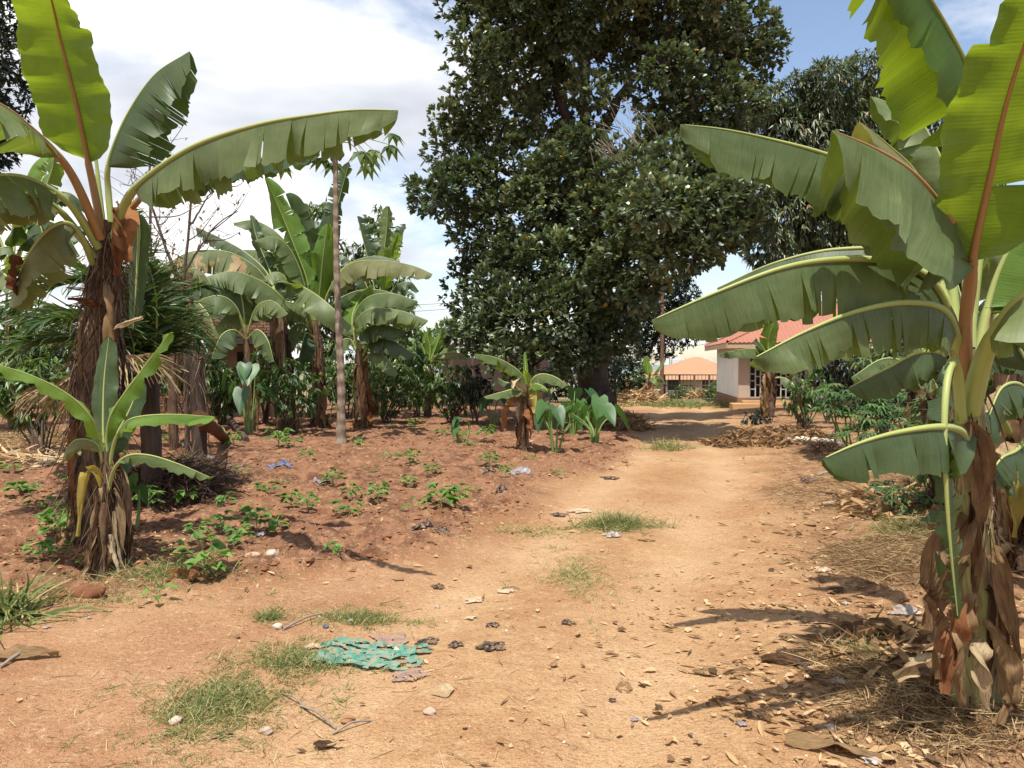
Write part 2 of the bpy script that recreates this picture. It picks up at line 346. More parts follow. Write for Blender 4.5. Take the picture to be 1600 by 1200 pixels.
dry_mat('dry_leaf', ((0.07, 0.04, 0.022), (0.19, 0.105, 0.05), (0.36, 0.23, 0.115)))
dry_mat('dry_rust', ((0.13, 0.05, 0.022), (0.27, 0.11, 0.045), (0.36, 0.17, 0.07)))
dry_mat('dry_pale', ((0.28, 0.18, 0.09), (0.46, 0.32, 0.17), (0.62, 0.49, 0.30)))
dry_mat('dry_dark', ((0.035, 0.022, 0.014), (0.085, 0.05, 0.03), (0.17, 0.10, 0.055)), 0.1)
k = NM('straw'); c = k.ramp(k.attr('var'), [(0.0, (0.12, 0.07, 0.034)), (0.5, (0.31, 0.20, 0.095)), (1.0, (0.52, 0.38, 0.20))]); k.pbr(c, 0.7, 0.2, trans=c, tfac=0.15)
k = NM('litter'); c = k.ramp(k.attr('var'), [(0.0, (0.10, 0.06, 0.03)), (0.3, (0.30, 0.17, 0.08)), (0.65, (0.50, 0.33, 0.165)), (1.0, (0.66, 0.52, 0.33))]); k.pbr(c, 0.75, 0.15, trans=c, tfac=0.2)
k = NM('fibre'); c = k.ramp(k.attr('var'), [(0.0, (0.035, 0.022, 0.016)), (0.5, (0.115, 0.07, 0.045)), (1.0, (0.30, 0.215, 0.145))]); k.pbr(c, 0.85, 0.12)
k = NM('pseudostem'); uv = k.coord('UV'); a = k.noise(k.map(uv, (3.0, 26, 1)), 1.0, 5, 0.65); p = k.noise(k.map(uv, (5, 5, 1)), 1.0, 4)
c = k.ramp(k.math('ADD', k.math('MULTIPLY', a, 0.6), k.math('MULTIPLY', p, 0.4)), [(0.36, (0.03, 0.018, 0.014)), (0.47, (0.095, 0.052, 0.033)), (0.56, (0.17, 0.105, 0.058)), (0.68, (0.20, 0.19, 0.08))]); k.pbr(c, 0.65, 0.25, k.bump(a, 0.8, 0.012))
k = NM('pseudostem_green'); uv = k.coord('UV'); a = k.noise(k.map(uv, (2.0, 22, 1)), 1.0, 4, 0.6); p = k.noise(k.map(uv, (4, 5, 1)), 1.0, 4)
c = k.ramp(k.math('ADD', k.math('MULTIPLY', a, 0.5), k.math('MULTIPLY', p, 0.5)), [(0.36, (0.07, 0.035, 0.02)), (0.48, (0.20, 0.16, 0.06)), (0.62, (0.30, 0.33, 0.11))]); k.pbr(c, 0.5, 0.35, k.bump(a, 0.5, 0.008))
# ---- tree foliage: colour per leaf
def foliage(name, stops, trans, tfac=0.25, rough=0.38, spec=0.5):
    k = NM(name); c = k.ramp(k.attr('var'), stops); k.pbr(c, rough, spec, trans=k.mix(0.5, c, trans), tfac=tfac)
foliage('jack_leaf', [(0.0, (0.036, 0.052, 0.030)), (0.45, (0.098, 0.126, 0.064)), (0.8, (0.19, 0.22, 0.10)), (0.97, (0.28, 0.29, 0.12)), (0.985, (0.50, 0.25, 0.03)), (1.0, (0.55, 0.33, 0.05))], (0.14, 0.22, 0.02), 0.22, 0.38, 0.5)
foliage('mango_leaf', [(0.0, (0.045, 0.066, 0.03)), (0.5, (0.10, 0.13, 0.055)), (0.85, (0.16, 0.18, 0.08)), (0.93, (0.14, 0.13, 0.05)), (1.0, (0.30, 0.17, 0.075))], (0.14, 0.2, 0.03), 0.22)
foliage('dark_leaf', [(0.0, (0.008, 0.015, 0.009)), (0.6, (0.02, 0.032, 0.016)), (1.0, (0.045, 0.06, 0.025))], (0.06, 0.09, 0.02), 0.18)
foliage('shrub_leaf', [(0.0, (0.028, 0.058, 0.016)), (0.5, (0.065, 0.12, 0.03)), (0.9, (0.13, 0.20, 0.045)), (1.0, (0.32, 0.27, 0.07))], (0.25, 0.38, 0.04), 0.3)
foliage('light_leaf', [(0.0, (0.055, 0.095, 0.03)), (0.6, (0.10, 0.155, 0.05)), (1.0, (0.19, 0.25, 0.08))], (0.3, 0.4, 0.06), 0.3)
foliage('cassava_leaf', [(0.0, (0.030, 0.072, 0.024)), (0.6, (0.062, 0.128, 0.042)), (1.0, (0.12, 0.20, 0.055))], (0.2, 0.36, 0.05), 0.28, 0.45)
foliage('bean_leaf', [(0.0, (0.055, 0.125, 0.028)), (0.6, (0.105, 0.215, 0.045)), (1.0, (0.19, 0.32, 0.07))], (0.3, 0.48, 0.05), 0.35, 0.5, 0.3)
foliage('palm_leaf', [(0.0, (0.022, 0.052, 0.015)), (0.6, (0.05, 0.10, 0.026)), (0.9, (0.11, 0.16, 0.04)), (1.0, (0.38, 0.28, 0.10))], (0.2, 0.32, 0.03), 0.25, 0.4)
foliage('palm_dry', [(0.0, (0.16, 0.10, 0.05)), (0.6, (0.36, 0.25, 0.12)), (1.0, (0.50, 0.40, 0.2))], (0.4, 0.28, 0.1), 0.25, 0.6)
foliage('taro_leaf', [(0.0, (0.028, 0.08, 0.028)), (1.0, (0.085, 0.18, 0.05))], (0.2, 0.42, 0.05), 0.3, 0.45)
foliage('grass', [(0.0, (0.085, 0.12, 0.035)), (0.45, (0.16, 0.20, 0.06)), (0.75, (0.32, 0.29, 0.115)), (1.0, (0.50, 0.40, 0.19))], (0.3, 0.35, 0.08), 0.25, 0.55, 0.25)
foliage('papaya_leaf', [(0.0, (0.04, 0.085, 0.02)), (1.0, (0.11, 0.16, 0.045))], (0.25, 0.33, 0.04), 0.3)
def bark(name, lo, hi, sc_=(2, 8, 1), rings=0.0):
    k = NM(name); uv = k.coord('UV'); a = k.noise(k.map(uv, sc_), 1.0, 6, 0.65); c = k.mix(k.ramp(a, [(0.35, 0.0), (0.65, 1.0)]), lo, hi); h = a
    if rings:
        wv = k.n('ShaderNodeTexWave', wave_type='BANDS', bands_direction='X', wave_profile='SIN'); k.link(uv, wv.inputs[0]); wv.inputs['Scale'].default_value = rings; wv.inputs['Distortion'].default_value = 1.6; wv.inputs['Detail Scale'].default_value = 2.5
        c = k.mix(k.ramp(wv.outputs[1], [(0.0, 0.2), (0.1, 0.0)]), c, tuple(x * 0.45 for x in lo)); h = k.math('ADD', a, wv.outputs[1])
    k.pbr(c, 0.85, 0.15, k.bump(h, 0.7, 0.02))
bark('bark_dark', (0.045, 0.032, 0.024), (0.11, 0.08, 0.06)); bark('bark_grey', (0.18, 0.13, 0.095), (0.32, 0.25, 0.18), (6, 9, 1), 1.3)
bark('bark_twig', (0.075, 0.05, 0.038), (0.16, 0.11, 0.085)); bark('bark_pale', (0.22, 0.18, 0.14), (0.38, 0.32, 0.25)); bark('bark_red', (0.07, 0.032, 0.02), (0.17, 0.08, 0.045))
bark('wood_pole', (0.12, 0.06, 0.045), (0.22, 0.12, 0.085)); bark('wood_white', (0.60, 0.52, 0.38), (0.78, 0.70, 0.55))
k = NM('green_stem'); k.pbr((0.16, 0.25, 0.07), 0.5, 0.3)
# ---- buildings
def wallmat(name, col, dirt, rough=0.85, scale=1.2):
    k = NM(name); P = k.pos(); a = k.noise(P, scale, 6, 0.65); c = k.mix(k.ramp(a, [(0.45, 0.0), (0.75, 0.55)]), col, dirt); k.pbr(c, rough, 0.2, k.bump(k.noise(P, 30, 4), 0.25, 0.01))
wallmat('plaster_white', (0.74, 0.71, 0.68), (0.55, 0.48, 0.41)); wallmat('plaster_shaded', (0.46, 0.36, 0.28), (0.32, 0.23, 0.17)); wallmat('plaster_beige', (0.45, 0.34, 0.23), (0.33, 0.23, 0.15))
wallmat('plinth', (0.24, 0.14, 0.08), (0.15, 0.09, 0.06)); wallmat('step', (0.50, 0.30, 0.15), (0.40, 0.23, 0.12)); wallmat('roof_red', (0.35, 0.15, 0.10), (0.23, 0.115, 0.08), 0.65, 0.8)
wallmat('fascia', (0.52, 0.38, 0.26), (0.42, 0.30, 0.2)); wallmat('roof_orange', (0.38, 0.205, 0.115), (0.30, 0.17, 0.10)); wallmat('roof_rust', (0.34, 0.12, 0.075), (0.22, 0.09, 0.06))
wallmat('mortar', (0.36, 0.285, 0.215), (0.27, 0.2, 0.15)); wallmat('metal_grey', (0.42, 0.40, 0.38), (0.30, 0.27, 0.24), 0.5); wallmat('metal_brown', (0.17, 0.095, 0.07), (0.11, 0.065, 0.05), 0.6)
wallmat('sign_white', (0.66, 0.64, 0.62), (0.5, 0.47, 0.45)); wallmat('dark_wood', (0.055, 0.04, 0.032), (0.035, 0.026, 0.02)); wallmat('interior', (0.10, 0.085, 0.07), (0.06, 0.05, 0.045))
wallmat('city', (0.60, 0.60, 0.62), (0.52, 0.52, 0.55), 0.9, 0.01); wallmat('dark_wall', (0.075, 0.05, 0.042), (0.05, 0.035, 0.03)); wallmat('hill', (0.17, 0.20, 0.19), (0.23, 0.25, 0.25), 0.95, 0.004)  # city: pale bluish walls carry the distance haze in their colour
wallmat('sign_ink', (0.10, 0.10, 0.13), (0.16, 0.15, 0.17)); wallmat('brown_patch', (0.34, 0.2, 0.1), (0.26, 0.15, 0.08))
k = NM('brick'); c = k.mix(k.attr('var'), (0.11, 0.055, 0.04), (0.29, 0.16, 0.11)); P = k.pos(); c = k.mix(k.ramp(k.noise(P, 9, 4), [(0.45, 0.0), (0.7, 0.5)]), c, (0.30, 0.19, 0.13)); k.pbr(c, 0.9, 0.12, k.bump(k.noise(P, 60, 4), 0.4, 0.006))
k = NM('glass_dark'); k.pbr((0.02, 0.022, 0.025), 0.08, 0.5)
k = NM('wire'); k.pbr((0.03, 0.03, 0.035), 0.6, 0.3)
# ---- rubbish
def plastic(name, lo, hi, tf=0.25, rough=0.4):
    k = NM(name); P = k.coord('Object'); c = k.mix(k.ramp(k.noise(P, 16, 5, 0.65), [(0.38, 0.0), (0.62, 1.0)]), lo, hi); c = k.mix(k.ramp(k.noise(P, 34, 4, 0.7), [(0.46, 0.0), (0.62, 0.75)]), c, (0.36, 0.215, 0.115)); k.pbr(c, rough, 0.3, k.bump(k.noise(P, 55, 4), 0.3, 0.004), trans=c, tfac=tf)
plastic('plastic_green', (0.05, 0.19, 0.14), (0.13, 0.31, 0.235), 0.1, 0.7); plastic('plastic_blue', (0.05, 0.09, 0.20), (0.16, 0.22, 0.36)); plastic('plastic_white', (0.38, 0.34, 0.30), (0.60, 0.57, 0.54), 0.3)
plastic('plastic_black', (0.014, 0.012, 0.012), (0.055, 0.044, 0.040), 0.05, 0.5); plastic('plastic_grey', (0.20, 0.20, 0.24), (0.42, 0.42, 0.47)); plastic('plastic_mauve', (0.24, 0.16, 0.13), (0.40, 0.28, 0.22), 0.2, 0.6)
plastic('paper', (0.46, 0.34, 0.22), (0.62, 0.51, 0.37), 0.15, 0.8)

k = NM('pebble_tan'); P = k.pos(); c = k.mix(k.ramp(k.noise(P, 18, 5), [(0.35, 0.0), (0.65, 1.0)]), (0.34, 0.22, 0.13), (0.50, 0.38, 0.27)); k.pbr(c, 0.9, 0.2, k.bump(k.noise(P, 45, 5), 0.6, 0.01))
# ------------------------------------------------------------------ ground: one sheet out to the horizon, the track cut from the same sheet
rr = [0.35]
while rr[-1] < 5200:
    r = rr[-1]; rr.append(r * (1.0055 if 1.9 < r < 26 else 1.03 if r < 120 else 1.09 if r > 1.6 else 1.05))
rr = np.array(rr)
az = np.r_[np.arange(-180, -40, 4.0), np.arange(-40, 40, 0.2), np.arange(40, 180.1, 4.0)]
az = np.radians(az); RRg, AZg = np.meshgrid(rr, az, indexing='ij')
GX = RRg * np.sin(AZg); GY = RRg * np.cos(AZg)
GZ = hgt(GX.ravel(), GY.ravel()).reshape(GX.shape)
fm, bm_ = masks(GX.ravel(), GY.ravel()); farm = sstep(33, 40, GY.ravel() + 3 * fbm(GX.ravel() * 0.4, GY.ravel() * 0.4, 3, 5))
tt_ = GX.ravel() - lane(GY.ravel()) + 0.25 * fbm(GX.ravel() * 0.6, GY.ravel() * 0.6, 3, 15); rutm = np.exp(-((np.abs(tt_) - 0.72) / 0.36) ** 2) * (1 - fm) * (1 - bm_) * (GY.ravel() > 0); sidem = sstep(-0.6, -1.5, tt_) * (1 - fm) * sstep(34, 28, GY.ravel())
nA = len(az); i = np.arange(len(rr) - 1)[:, None] * nA; j = np.arange(nA - 1)[None]
GF = np.stack([i + j, i + nA + j, i + nA + j + 1, i + j + 1], -1).reshape(-1, 4)
GV = np.stack([GX.ravel(), GY.ravel(), GZ.ravel()], 1)
cen = GV[GF].mean(1); cf = fm[GF].mean(1); cb = bm_[GF].mean(1)
is_track = (cf < 0.5) & (cb < 0.5) & (cen[:, 1] > -6) & (cen[:, 1] < 37)
def part_mesh(name, sel):
    F = GF[sel]; idx, inv = np.unique(F.ravel(), return_inverse=True)
    return obj(name, mesh(name, GV[idx], inv.reshape(-1, 4), 'earth', attrs=dict(field=fm[idx], bank=bm_[idx], far=farm[idx], rut=rutm[idx], side=sidem[idx])))
tag(part_mesh('ground', ~is_track), kind='structure'); tag(part_mesh('dirt_track', is_track), kind='structure')
# far hills and the town on them
def hills():
    a = np.radians(np.arange(-70, 70.1, 0.5)); V = []; 
    top = -9 + 16 * np.abs(fbm(a * 4, a * 0, 4, 77)) + 4 * fbm(a * 20, a * 0, 3, 78)
    for r, k in ((1500, 0), (2100, 0.75), (2900, 1.0), (3600, 0.2)):
        V.append(np.stack([r * np.sin(a), r * np.cos(a), -26 + (top + 26) * k], 1))
    n = len(a); i = np.arange(3)[:, None] * n; j = np.arange(n - 1)[None]
    F = np.stack([i + j, i + j + 1, i + n + j + 1, i + n + j], -1).reshape(-1, 4)
    return tag(obj('hills', mesh('hills', np.vstack(V), F, 'hill')), kind='structure')
hills()
# ------------------------------------------------------------------ buildings and street things
def house_red():
    N = np.array((8.95, 30.6)); z0 = H(9.2, 31) + 0.10
    t = thing('roadside_house', 'small pale house with red metal hip roof and barred veranda beside the track', 'house', (N[0], N[1], z0), rz=R(-8))
    W, D, HT = 9.0, 7.0, 2.5
    m = MB(); m.box((0, 0.12, 0.3), (0.12, D, HT)); m.build('side_wall', 'plaster_white', t, smooth=False)
    m = MB(); m.box((0, 0, 0.3), (0.42, 0.12, HT)); m.box((0.12, D - 0.12, 0.3), (W, D, HT)); m.box((W - 0.12, 0.12, 0.3), (W, D - 0.12, HT))
    m.box((2.05, 0, 0.3), (W, 0.12, HT)); m.box((0.42, 0, 2.28), (2.05, 0.12, HT)); m.build('front_wall', 'plaster_shaded', t, smooth=False)  # the front's shade is put into this darker plaster colour
    m = MB(); m.box((0.12, 1.5, 0.3), (3.4, 1.6, HT)); m.box((3.3, 0.12, 0.3), (3.4, 1.5, HT)); m.build('veranda_wall', 'interior', t, smooth=False)  # shade inside the veranda is put into this dark wall colour
    m = MB(); m.box((-0.04, -0.04, -0.4), (W + 0.04, D + 0.04, 0.297)); m.build('plinth', 'plinth', t, smooth=False)
    m = MB(); m.box((-0.35, -0.95, -0.5), (2.4, -0.043, 0.10)); m.box((0.1, -0.5, 0.10), (2.2, -0.043, 0.2)); st = m.build('step', 'step', t, smooth=False)
    # rough stones of the plinth show at the corner
    m = MB(); 
    for k in range(9):
        x = -0.055; y = -0.03 + k * 0.75; m.box((x, y, -0.1 + 0.02 * (k % 2)), (-0.035, y + 0.66, 0.12 + 0.03 * (k % 3)), 0.5)
    m.build('plinth_stone_course', 'plinth', t, smooth=False)
    # security grille, bar by bar
    g = MB(); g.box((0.42, 0.03, 0.30), (0.46, 0.07, 2.28)); g.box((2.01, 0.03, 0.30), (2.05, 0.07, 2.28)); g.box((0.46, 0.03, 0.30), (2.01, 0.07, 0.34)); g.box((0.46, 0.03, 2.24), (2.01, 0.07, 2.28))
    gr = g.build('grille', 'metal_grey', t, smooth=False)
    xs = np.linspace(0.46, 2.01, 9)
    for x in xs[1:-1]:
        b = MB(); b.box((x - 0.024, 0.03, 0.34), (x + 0.024, 0.065, 2.24)); b.build('bar', 'metal_grey', gr, smooth=False)
    zs = [0.62, 0.95, 1.22, 1.55, 1.85]
    for a in range(8):
        for q, z in enumerate(zs):
            zz = z + (0.17 if a % 2 else 0); b = MB(); b.box((xs[a] + 0.024, 0.034, zz), (xs[a + 1] - 0.024, 0.062, zz + 0.04)); b.build('crossbar', 'metal_grey', gr, smooth=False)
    # a window with bars further right, partly behind the bushes
    wm = MB(); wm.box((3.9, -0.03, 1.0), (5.2, -0.003, 2.1)); wd = wm.build('window', 'metal_grey', t, smooth=False)
    gm = MB(); gm.box((3.97, -0.036, 1.07), (4.52, -0.031, 2.03)); gm.build('pane', 'glass_dark', wd, smooth=False); gm = MB(); gm.box((4.58, -0.036, 1.07), (5.13, -0.031, 2.03)); gm.build('pane', 'glass_dark', wd, smooth=False)
    # hip roof: each ribbed sheet is a piece of its own
    o = 0.5; e0 = HT - 0.05; pitch = math.tan(R(24)); x0, x1, y0, y1 = -o, W + o, -o, D + o; half = (y1 - y0) / 2; rt = e0 + half * pitch
    rf = MB(); rf.add([(x0, y0, e0 - 0.02), (x1, y0, e0 - 0.02), (x1, y1, e0 - 0.02), (x0, y1, e0 - 0.02)], [(0, 1, 2, 3)])
    roof = rf.build('roof', 'fascia', t, smooth=False)
    f = MB(); f.box((x0, y0 - 0.03, e0 - 0.20), (x1, y0, e0 - 0.0)); f.box((x0 - 0.03, y0, e0 - 0.20), (x0, y1, e0)); f.build('fascia_board', 'fascia', roof, smooth=False)
    def sheet(fun, a0, a1, lim):
        pw = 0.86; n = int(math.ceil((a1 - a0) / pw)); pw = (a1 - a0) / n
        for k in range(n):
            V = []; F = []
            us = []
            for q in range(5):
                s = a0 + (k + q / 5) * pw; us += [(s, 0), (s + 0.09, 0), (s + 0.105, 0.018), (s + 0.15, 0.018), (s + 0.165, 0)]
            us.append((a0 + (k + 1) * pw, 0))
            for (s, h) in us:
                L = max(0.02, lim(s)); V.append(fun(s, 0, h + 0.004 * (k % 2))); V.append(fun(s, L, h + 0.004 * (k % 2)))
            F = [(2 * q, 2 * q + 2, 2 * q + 3, 2 * q + 1) for q in range(len(us) - 1)]
            obj('roof_sheet', mesh('roof_sheet', V, F, 'roof_red', smooth=False), roof)
    sheet(lambda s, l, h: (s, y0 - 0.06 + l, e0 + 0.01 + l * pitch + h), x0, x1, lambda s: min(half, s - x0, x1 - s))
    sheet(lambda s, l, h: (x0 - 0.06 + l, s, e0 + 0.01 + l * pitch + h), y0, y1, lambda s: min(half, s - y0, y1 - s))
    sheet(lambda s, l, h: (s, y1 + 0.06 - l, e0 + 0.01 + l * pitch + h), x0, x1, lambda s: min(half, s - x0, x1 - s))
    sheet(lambda s, l, h: (x1 + 0.06 - l, s, e0 + 0.01 + l * pitch + h), y0, y1, lambda s: min(half, s - y0, y1 - s))
    for a, b in (((x0, y0, e0 + 0.05), (x0 + half, y0 + half, rt + 0.05)), ((x1, y0, e0 + 0.05), (x1 - half, y0 + half, rt + 0.05)), ((x0 + half, y0 + half, rt + 0.05), (x1 - half, y0 + half, rt + 0.05)), ((x0, y1, e0 + 0.05), (x0 + half, y0 + half, rt + 0.05))):
        V, F, uv = tube(np.array([a, b]), 0.07, 6); c = MB(); c.add(V, F, uv); c.build('ridge_cap', 'roof_red', roof)
house_red()
def brick_rows(m, x0, x1, z0, z1, y, holes=(), depth=0.11):
    bw, bh, jn = 0.19, 0.075, 0.016; r = 0; z = z0
    while z + bh <= z1:
        x = x0 - (bw / 2 if r % 2 else 0)
        while x < x1:
            a, b = max(x, x0), min(x + bw - jn, x1)
            if b - a > 0.04 and not any(h[0] < (a + b) / 2 < h[1] and h[2] < z < h[3] for h in holes):
                q = U(0, 0.02); m.box((a, y - q, z), (b, y + depth, z + bh - jn), var=float(U(0, 1)))
            x += bw
        z += bh; r += 1
def house_brick():
    Y = 21.0; xl = (232 - CX) / FPX * Y; z0 = H(-8, Y) - 0.05
    t = thing('brick_house', 'unplastered brick house with a dark porch beam behind the banana plants', 'house', (xl, Y, z0))
    W = 3.3
    m = MB(); m.box((0, 0.03, 2.25), (W, 0.2, 3.75)); m.box((0, 0.2, -0.2), (0.2, 4.0, 3.6)); m.box((0.0, 0.03, -0.2), (1.7, 0.2, 2.25)); m.box((1.52, 0.2, -0.2), (1.699, 1.05, 3.6)); m.build('wall', 'mortar', t, smooth=False)
    b = MB(); brick_rows(b, 0, W, 2.28, 3.78, 0.0, depth=0.03); brick_rows(b, 0, 1.7, 0.0, 2.25, 0.0, depth=0.03); tag(b.build('brickwork', 'brick', t, smooth=False), kind='stuff')
    m = MB(); m.box((1.7, 0.9, -0.2), (W, 1.05, 3.6)); m.build('porch_wall', 'plaster_beige', t, smooth=False)
    m = MB(); m.box((1.6, -0.25, 2.05), (W + 0.3, 0.9, 2.22)); m.build('porch_beam', 'dark_wood', t, smooth=False)
    w_ = MB(); w_.box((2.1, 0.85, 1.0), (2.8, 0.897, 1.85)); wi = w_.build('window', 'dark_wood', t, smooth=False); p = MB(); p.box((2.15, 0.843, 1.05), (2.75, 0.848, 1.8)); p.build('pane', 'glass_dark', wi, smooth=False)
    for px in (3.0,):
        m = MB(); m.box((px + 0.02, -0.18, -0.2), (px + 0.38, 0.08, 2.05)); pl = m.build('pillar', 'mortar', t, smooth=False)
        b = MB(); brick_rows(b, px, px + 0.4, 0.0, 2.03, -0.2, depth=0.03); tag(b.build('brickwork', 'brick', pl, smooth=False), kind='stuff')
    r = MB(); r.add([(-0.05, 0.05, 3.79), (W + 0.05, 0.05, 3.79), (W + 0.4, 2.2, 3.66), (-0.4, 2.2, 3.66), (-0.05, 0.05, 3.83), (W + 0.05, 0.05, 3.83), (W + 0.4, 2.2, 3.71), (-0.4, 2.2, 3.71)], [(0, 3, 2, 1), (4, 5, 6, 7), (0, 1, 5, 4), (1, 2, 6, 5), (2, 3, 7, 6), (3, 0, 4, 7)]); r.build('roof', 'dark_wood', t, smooth=False)
house_brick()
def hip_house(name, label, x, y, W, D, HT, rise, wall, roof, z=None, o=0.5, wins=3):
    z0 = H(x, y) if z is None else z
    t = thing(name, label, 'house', (x, y, z0))
    m = MB(); m.box((0, 0, -0.5), (W, D, HT)); m.build('wall', wall, t, smooth=False)
    hl = (D + 2 * o) / 2; V = [(-o, -o, HT), (W + o, -o, HT), (W + o, D + o, HT), (-o, D + o, HT), (-o + hl, D / 2, HT + rise), (W + o - hl, D / 2, HT + rise)]
    m = MB(); m.add(V, [(0, 1, 5, 4), (2, 3, 4, 5)]); m.add(V, [(1, 2, 5), (3, 0, 4)]); m.add(V[:4], [(0, 3, 2, 1)]); m.build('roof', roof, t, smooth=False)
    for k in range(wins):
        a = W * (k + 0.5) / wins - 0.5; q = MB(); q.box((a, -0.04, 0.9), (a + 1.0, -0.003, 1.9)); wd = q.build('window', 'sign_white', t, smooth=False)
        q = MB(); q.box((a + 0.08, -0.046, 0.98), (a + 0.92, -0.041, 1.82)); q.build('pane', 'glass_dark', wd, smooth=False)
    return t
hip_house('far_house', 'far bungalow with wide orange hip roof behind the brown metal fence', 10.4, 56, 7.5, 7.0, 1.75, 1.65, 'plaster_beige', 'roof_orange', z=-1.4)
hip_house('far_house', 'smaller orange roofed bungalow farther off beside the pale house', 18.2, 78, 7.0, 6.0, 1.7, 1.35, 'plaster_beige', 'roof_orange', z=-2.2, wins=2)
hip_house('far_house', 'distant low house with rust red roof beyond the utility pole', 22.5, 100, 8.0, 6.0, 2.0, 1.1, 'plaster_white', 'roof_rust', z=-3.0, wins=2)
hip_house('far_house', 'distant pale house with orange roof at the foot of the skyline', 37, 150, 10.0, 8.0, 2.4, 1.6, 'plaster_white', 'roof_orange', z=-5.0, wins=2)
# brown metal fence in front of the far bungalow
def fence(name, label, x0, x1, y, z, ht, n, mat, mid=True, grid=True):
    t = thing(name, label, 'fence', (x0, y, z)); L = x1 - x0
    for k in range(n + 1):
        m = MB(); x = L * k / n; m.box((x - 0.05, -0.05, -0.4), (x + 0.05, 0.05, ht)); m.build('post', mat, t, smooth=False)
    for zz in ([0.15, ht * 0.55, ht - 0.06] if mid else [ht - 0.06]):
        m = MB(); m.box((0.0, -0.035, zz), (L, 0.035, zz + 0.06)); m.build('rail', mat, t, smooth=False)
    if grid:
        for k in range(n * 4):
            if k % 4 == 0: continue
            x = L * k / (n * 4); m = MB(); m.box((x - 0.014, -0.012, 0.21), (x + 0.014, 0.012, ht - 0.06)); m.build('bar', mat, t, smooth=False)
    else:
        for k in range(n):
            m = MB(); m.box((L * k / n + 0.055, -0.01, 0.0), (L * (k + 1) / n - 0.055, 0.01, ht - 0.1)); m.build('panel', mat, t, smooth=False)
    return t
fence('metal_fence', 'brown open metal fence below the orange roof across the track', 8.0, 13.2, 45, H(10, 45) - 0.15, 1.5, 6, 'metal_brown')
fence('sheet_fence', 'low rust red sheet fence behind the small far banana plant', 5.6, 8.0, 46, H(7, 46) - 0.1, 1.25, 4, 'roof_rust', True, False)
# utility pole and its wires
def pole():
    x, y = (1034 - CX) / FPX * 40, 40.0; z = H(x, y)
    t = thing('utility_pole', 'thin brown wooden utility pole standing beyond the jackfruit tree', 'pole', (x, y, z))
    V, F, uv = tube(np.array([(0, 0, -0.3), (0.02, 0, 3.0), (0.0, 0, 6.6)]), [0.11, 0.10, 0.075], 10); m = MB(); m.add(V, F, uv); m.build('shaft', 'wood_pole', t)
    m = MB(); m.box((-0.6, -0.05, 6.2), (0.6, 0.05, 6.3)); m.build('crossarm', 'wood_pole', t, smooth=False)
    for k, a in enumerate((-0.5, 0, 0.5)):
        V, F, uv = tube(np.array([(a, 0, 6.3), (a, 0, 6.42)]), 0.03, 6); q = MB(); q.add(V, F, uv); q.build('insulator', 'sign_white', t)
    for a, b, s, lab in (((x, y, z + 3.0), (10.0, 33.0, 3.2), 0.5, 'thin black service wire sagging from the utility pole to the red roof'), ((x - 0.5, y, z + 6.3), (-14, 48, 5.2), 0.6, 'upper black power line crossing the gap left of the jackfruit tree'), ((x + 0.5, y, z + 6.3), (-14, 47, 4.55), 0.6, 'lower black power line crossing the gap left of the jackfruit tree')):
        u = np.linspace(0, 1, 24)[:, None]; P = np.array(a) * (1 - u) + np.array(b) * u; P[:, 2] -= s * 4 * (u * (1 - u))[:, 0]
        V, F, uv = tube(P, 0.012, 5); q = MB(); q.add(V, F, uv); tag(q.build('power_line', 'wire', None), lab, 'wire')
pole()
# white notice board with faint lines of print, and the dark wall behind it
def board():
    p = at(722, 536, 27.0); t = thing('notice_board', 'small white notice board with grey lettering beside the jackfruit crown', 'sign', (p[0], p[1], H(p[0], 27.0)))
    z = p[2] - H(p[0], 27.0)
    m = MB(); m.box((-0.42, -0.02, z - 0.17), (0.42, 0.02, z + 0.17)); m.build('board', 'sign_white', t, smooth=False)
    for zz, a, b in ((0.08, -0.30, 0.28), (0.0, -0.34, 0.33), (-0.08, -0.25, 0.26)):
        q = MB(); x = a
        while x < b:
            wl = float(U(0.05, 0.13)); q.box((x, -0.024, z + zz - 0.018), (min(x + wl, b), -0.0205, z + zz + 0.018)); x += wl + 0.03
        q.build('text_line', 'sign_ink', t, smooth=False)
    for x in (-0.36, 0.36):
        m = MB(); m.box((x - 0.03, 0.021, -0.2), (x + 0.03, 0.07, z + 0.1)); m.build('post', 'wood_pole', t, smooth=False)
board()
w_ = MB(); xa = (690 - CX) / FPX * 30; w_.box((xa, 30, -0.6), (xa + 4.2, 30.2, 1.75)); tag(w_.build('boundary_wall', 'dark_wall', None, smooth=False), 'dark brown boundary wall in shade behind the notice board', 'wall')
# town on the skyline
r_ = random.Random(4)
for k in range(16):
    px = 1052 + k * 4.6 + r_.uniform(-2, 2); d = 1400 + r_.uniform(-80, 200); x = (px - CX) / FPX * d; hh = r_.choice([10, 14, 19, 23]); wd = r_.uniform(6, 11); zb = float(hgt(np.array([x]), np.array([d]))[0])
    m = MB(); m.box((x - wd / 2, d, -30), (x + wd / 2, d + 12, -13 + hh)); m.box((x - wd / 5, d + 3, -13 + hh), (x + wd / 6, d + 7, -11 + hh))
    tag(m.build('far_building', 'city', None, smooth=False), 'pale concrete block, distance haze put into its colour, in the row of town buildings on the skyline', 'building', 'town blocks on the skyline')
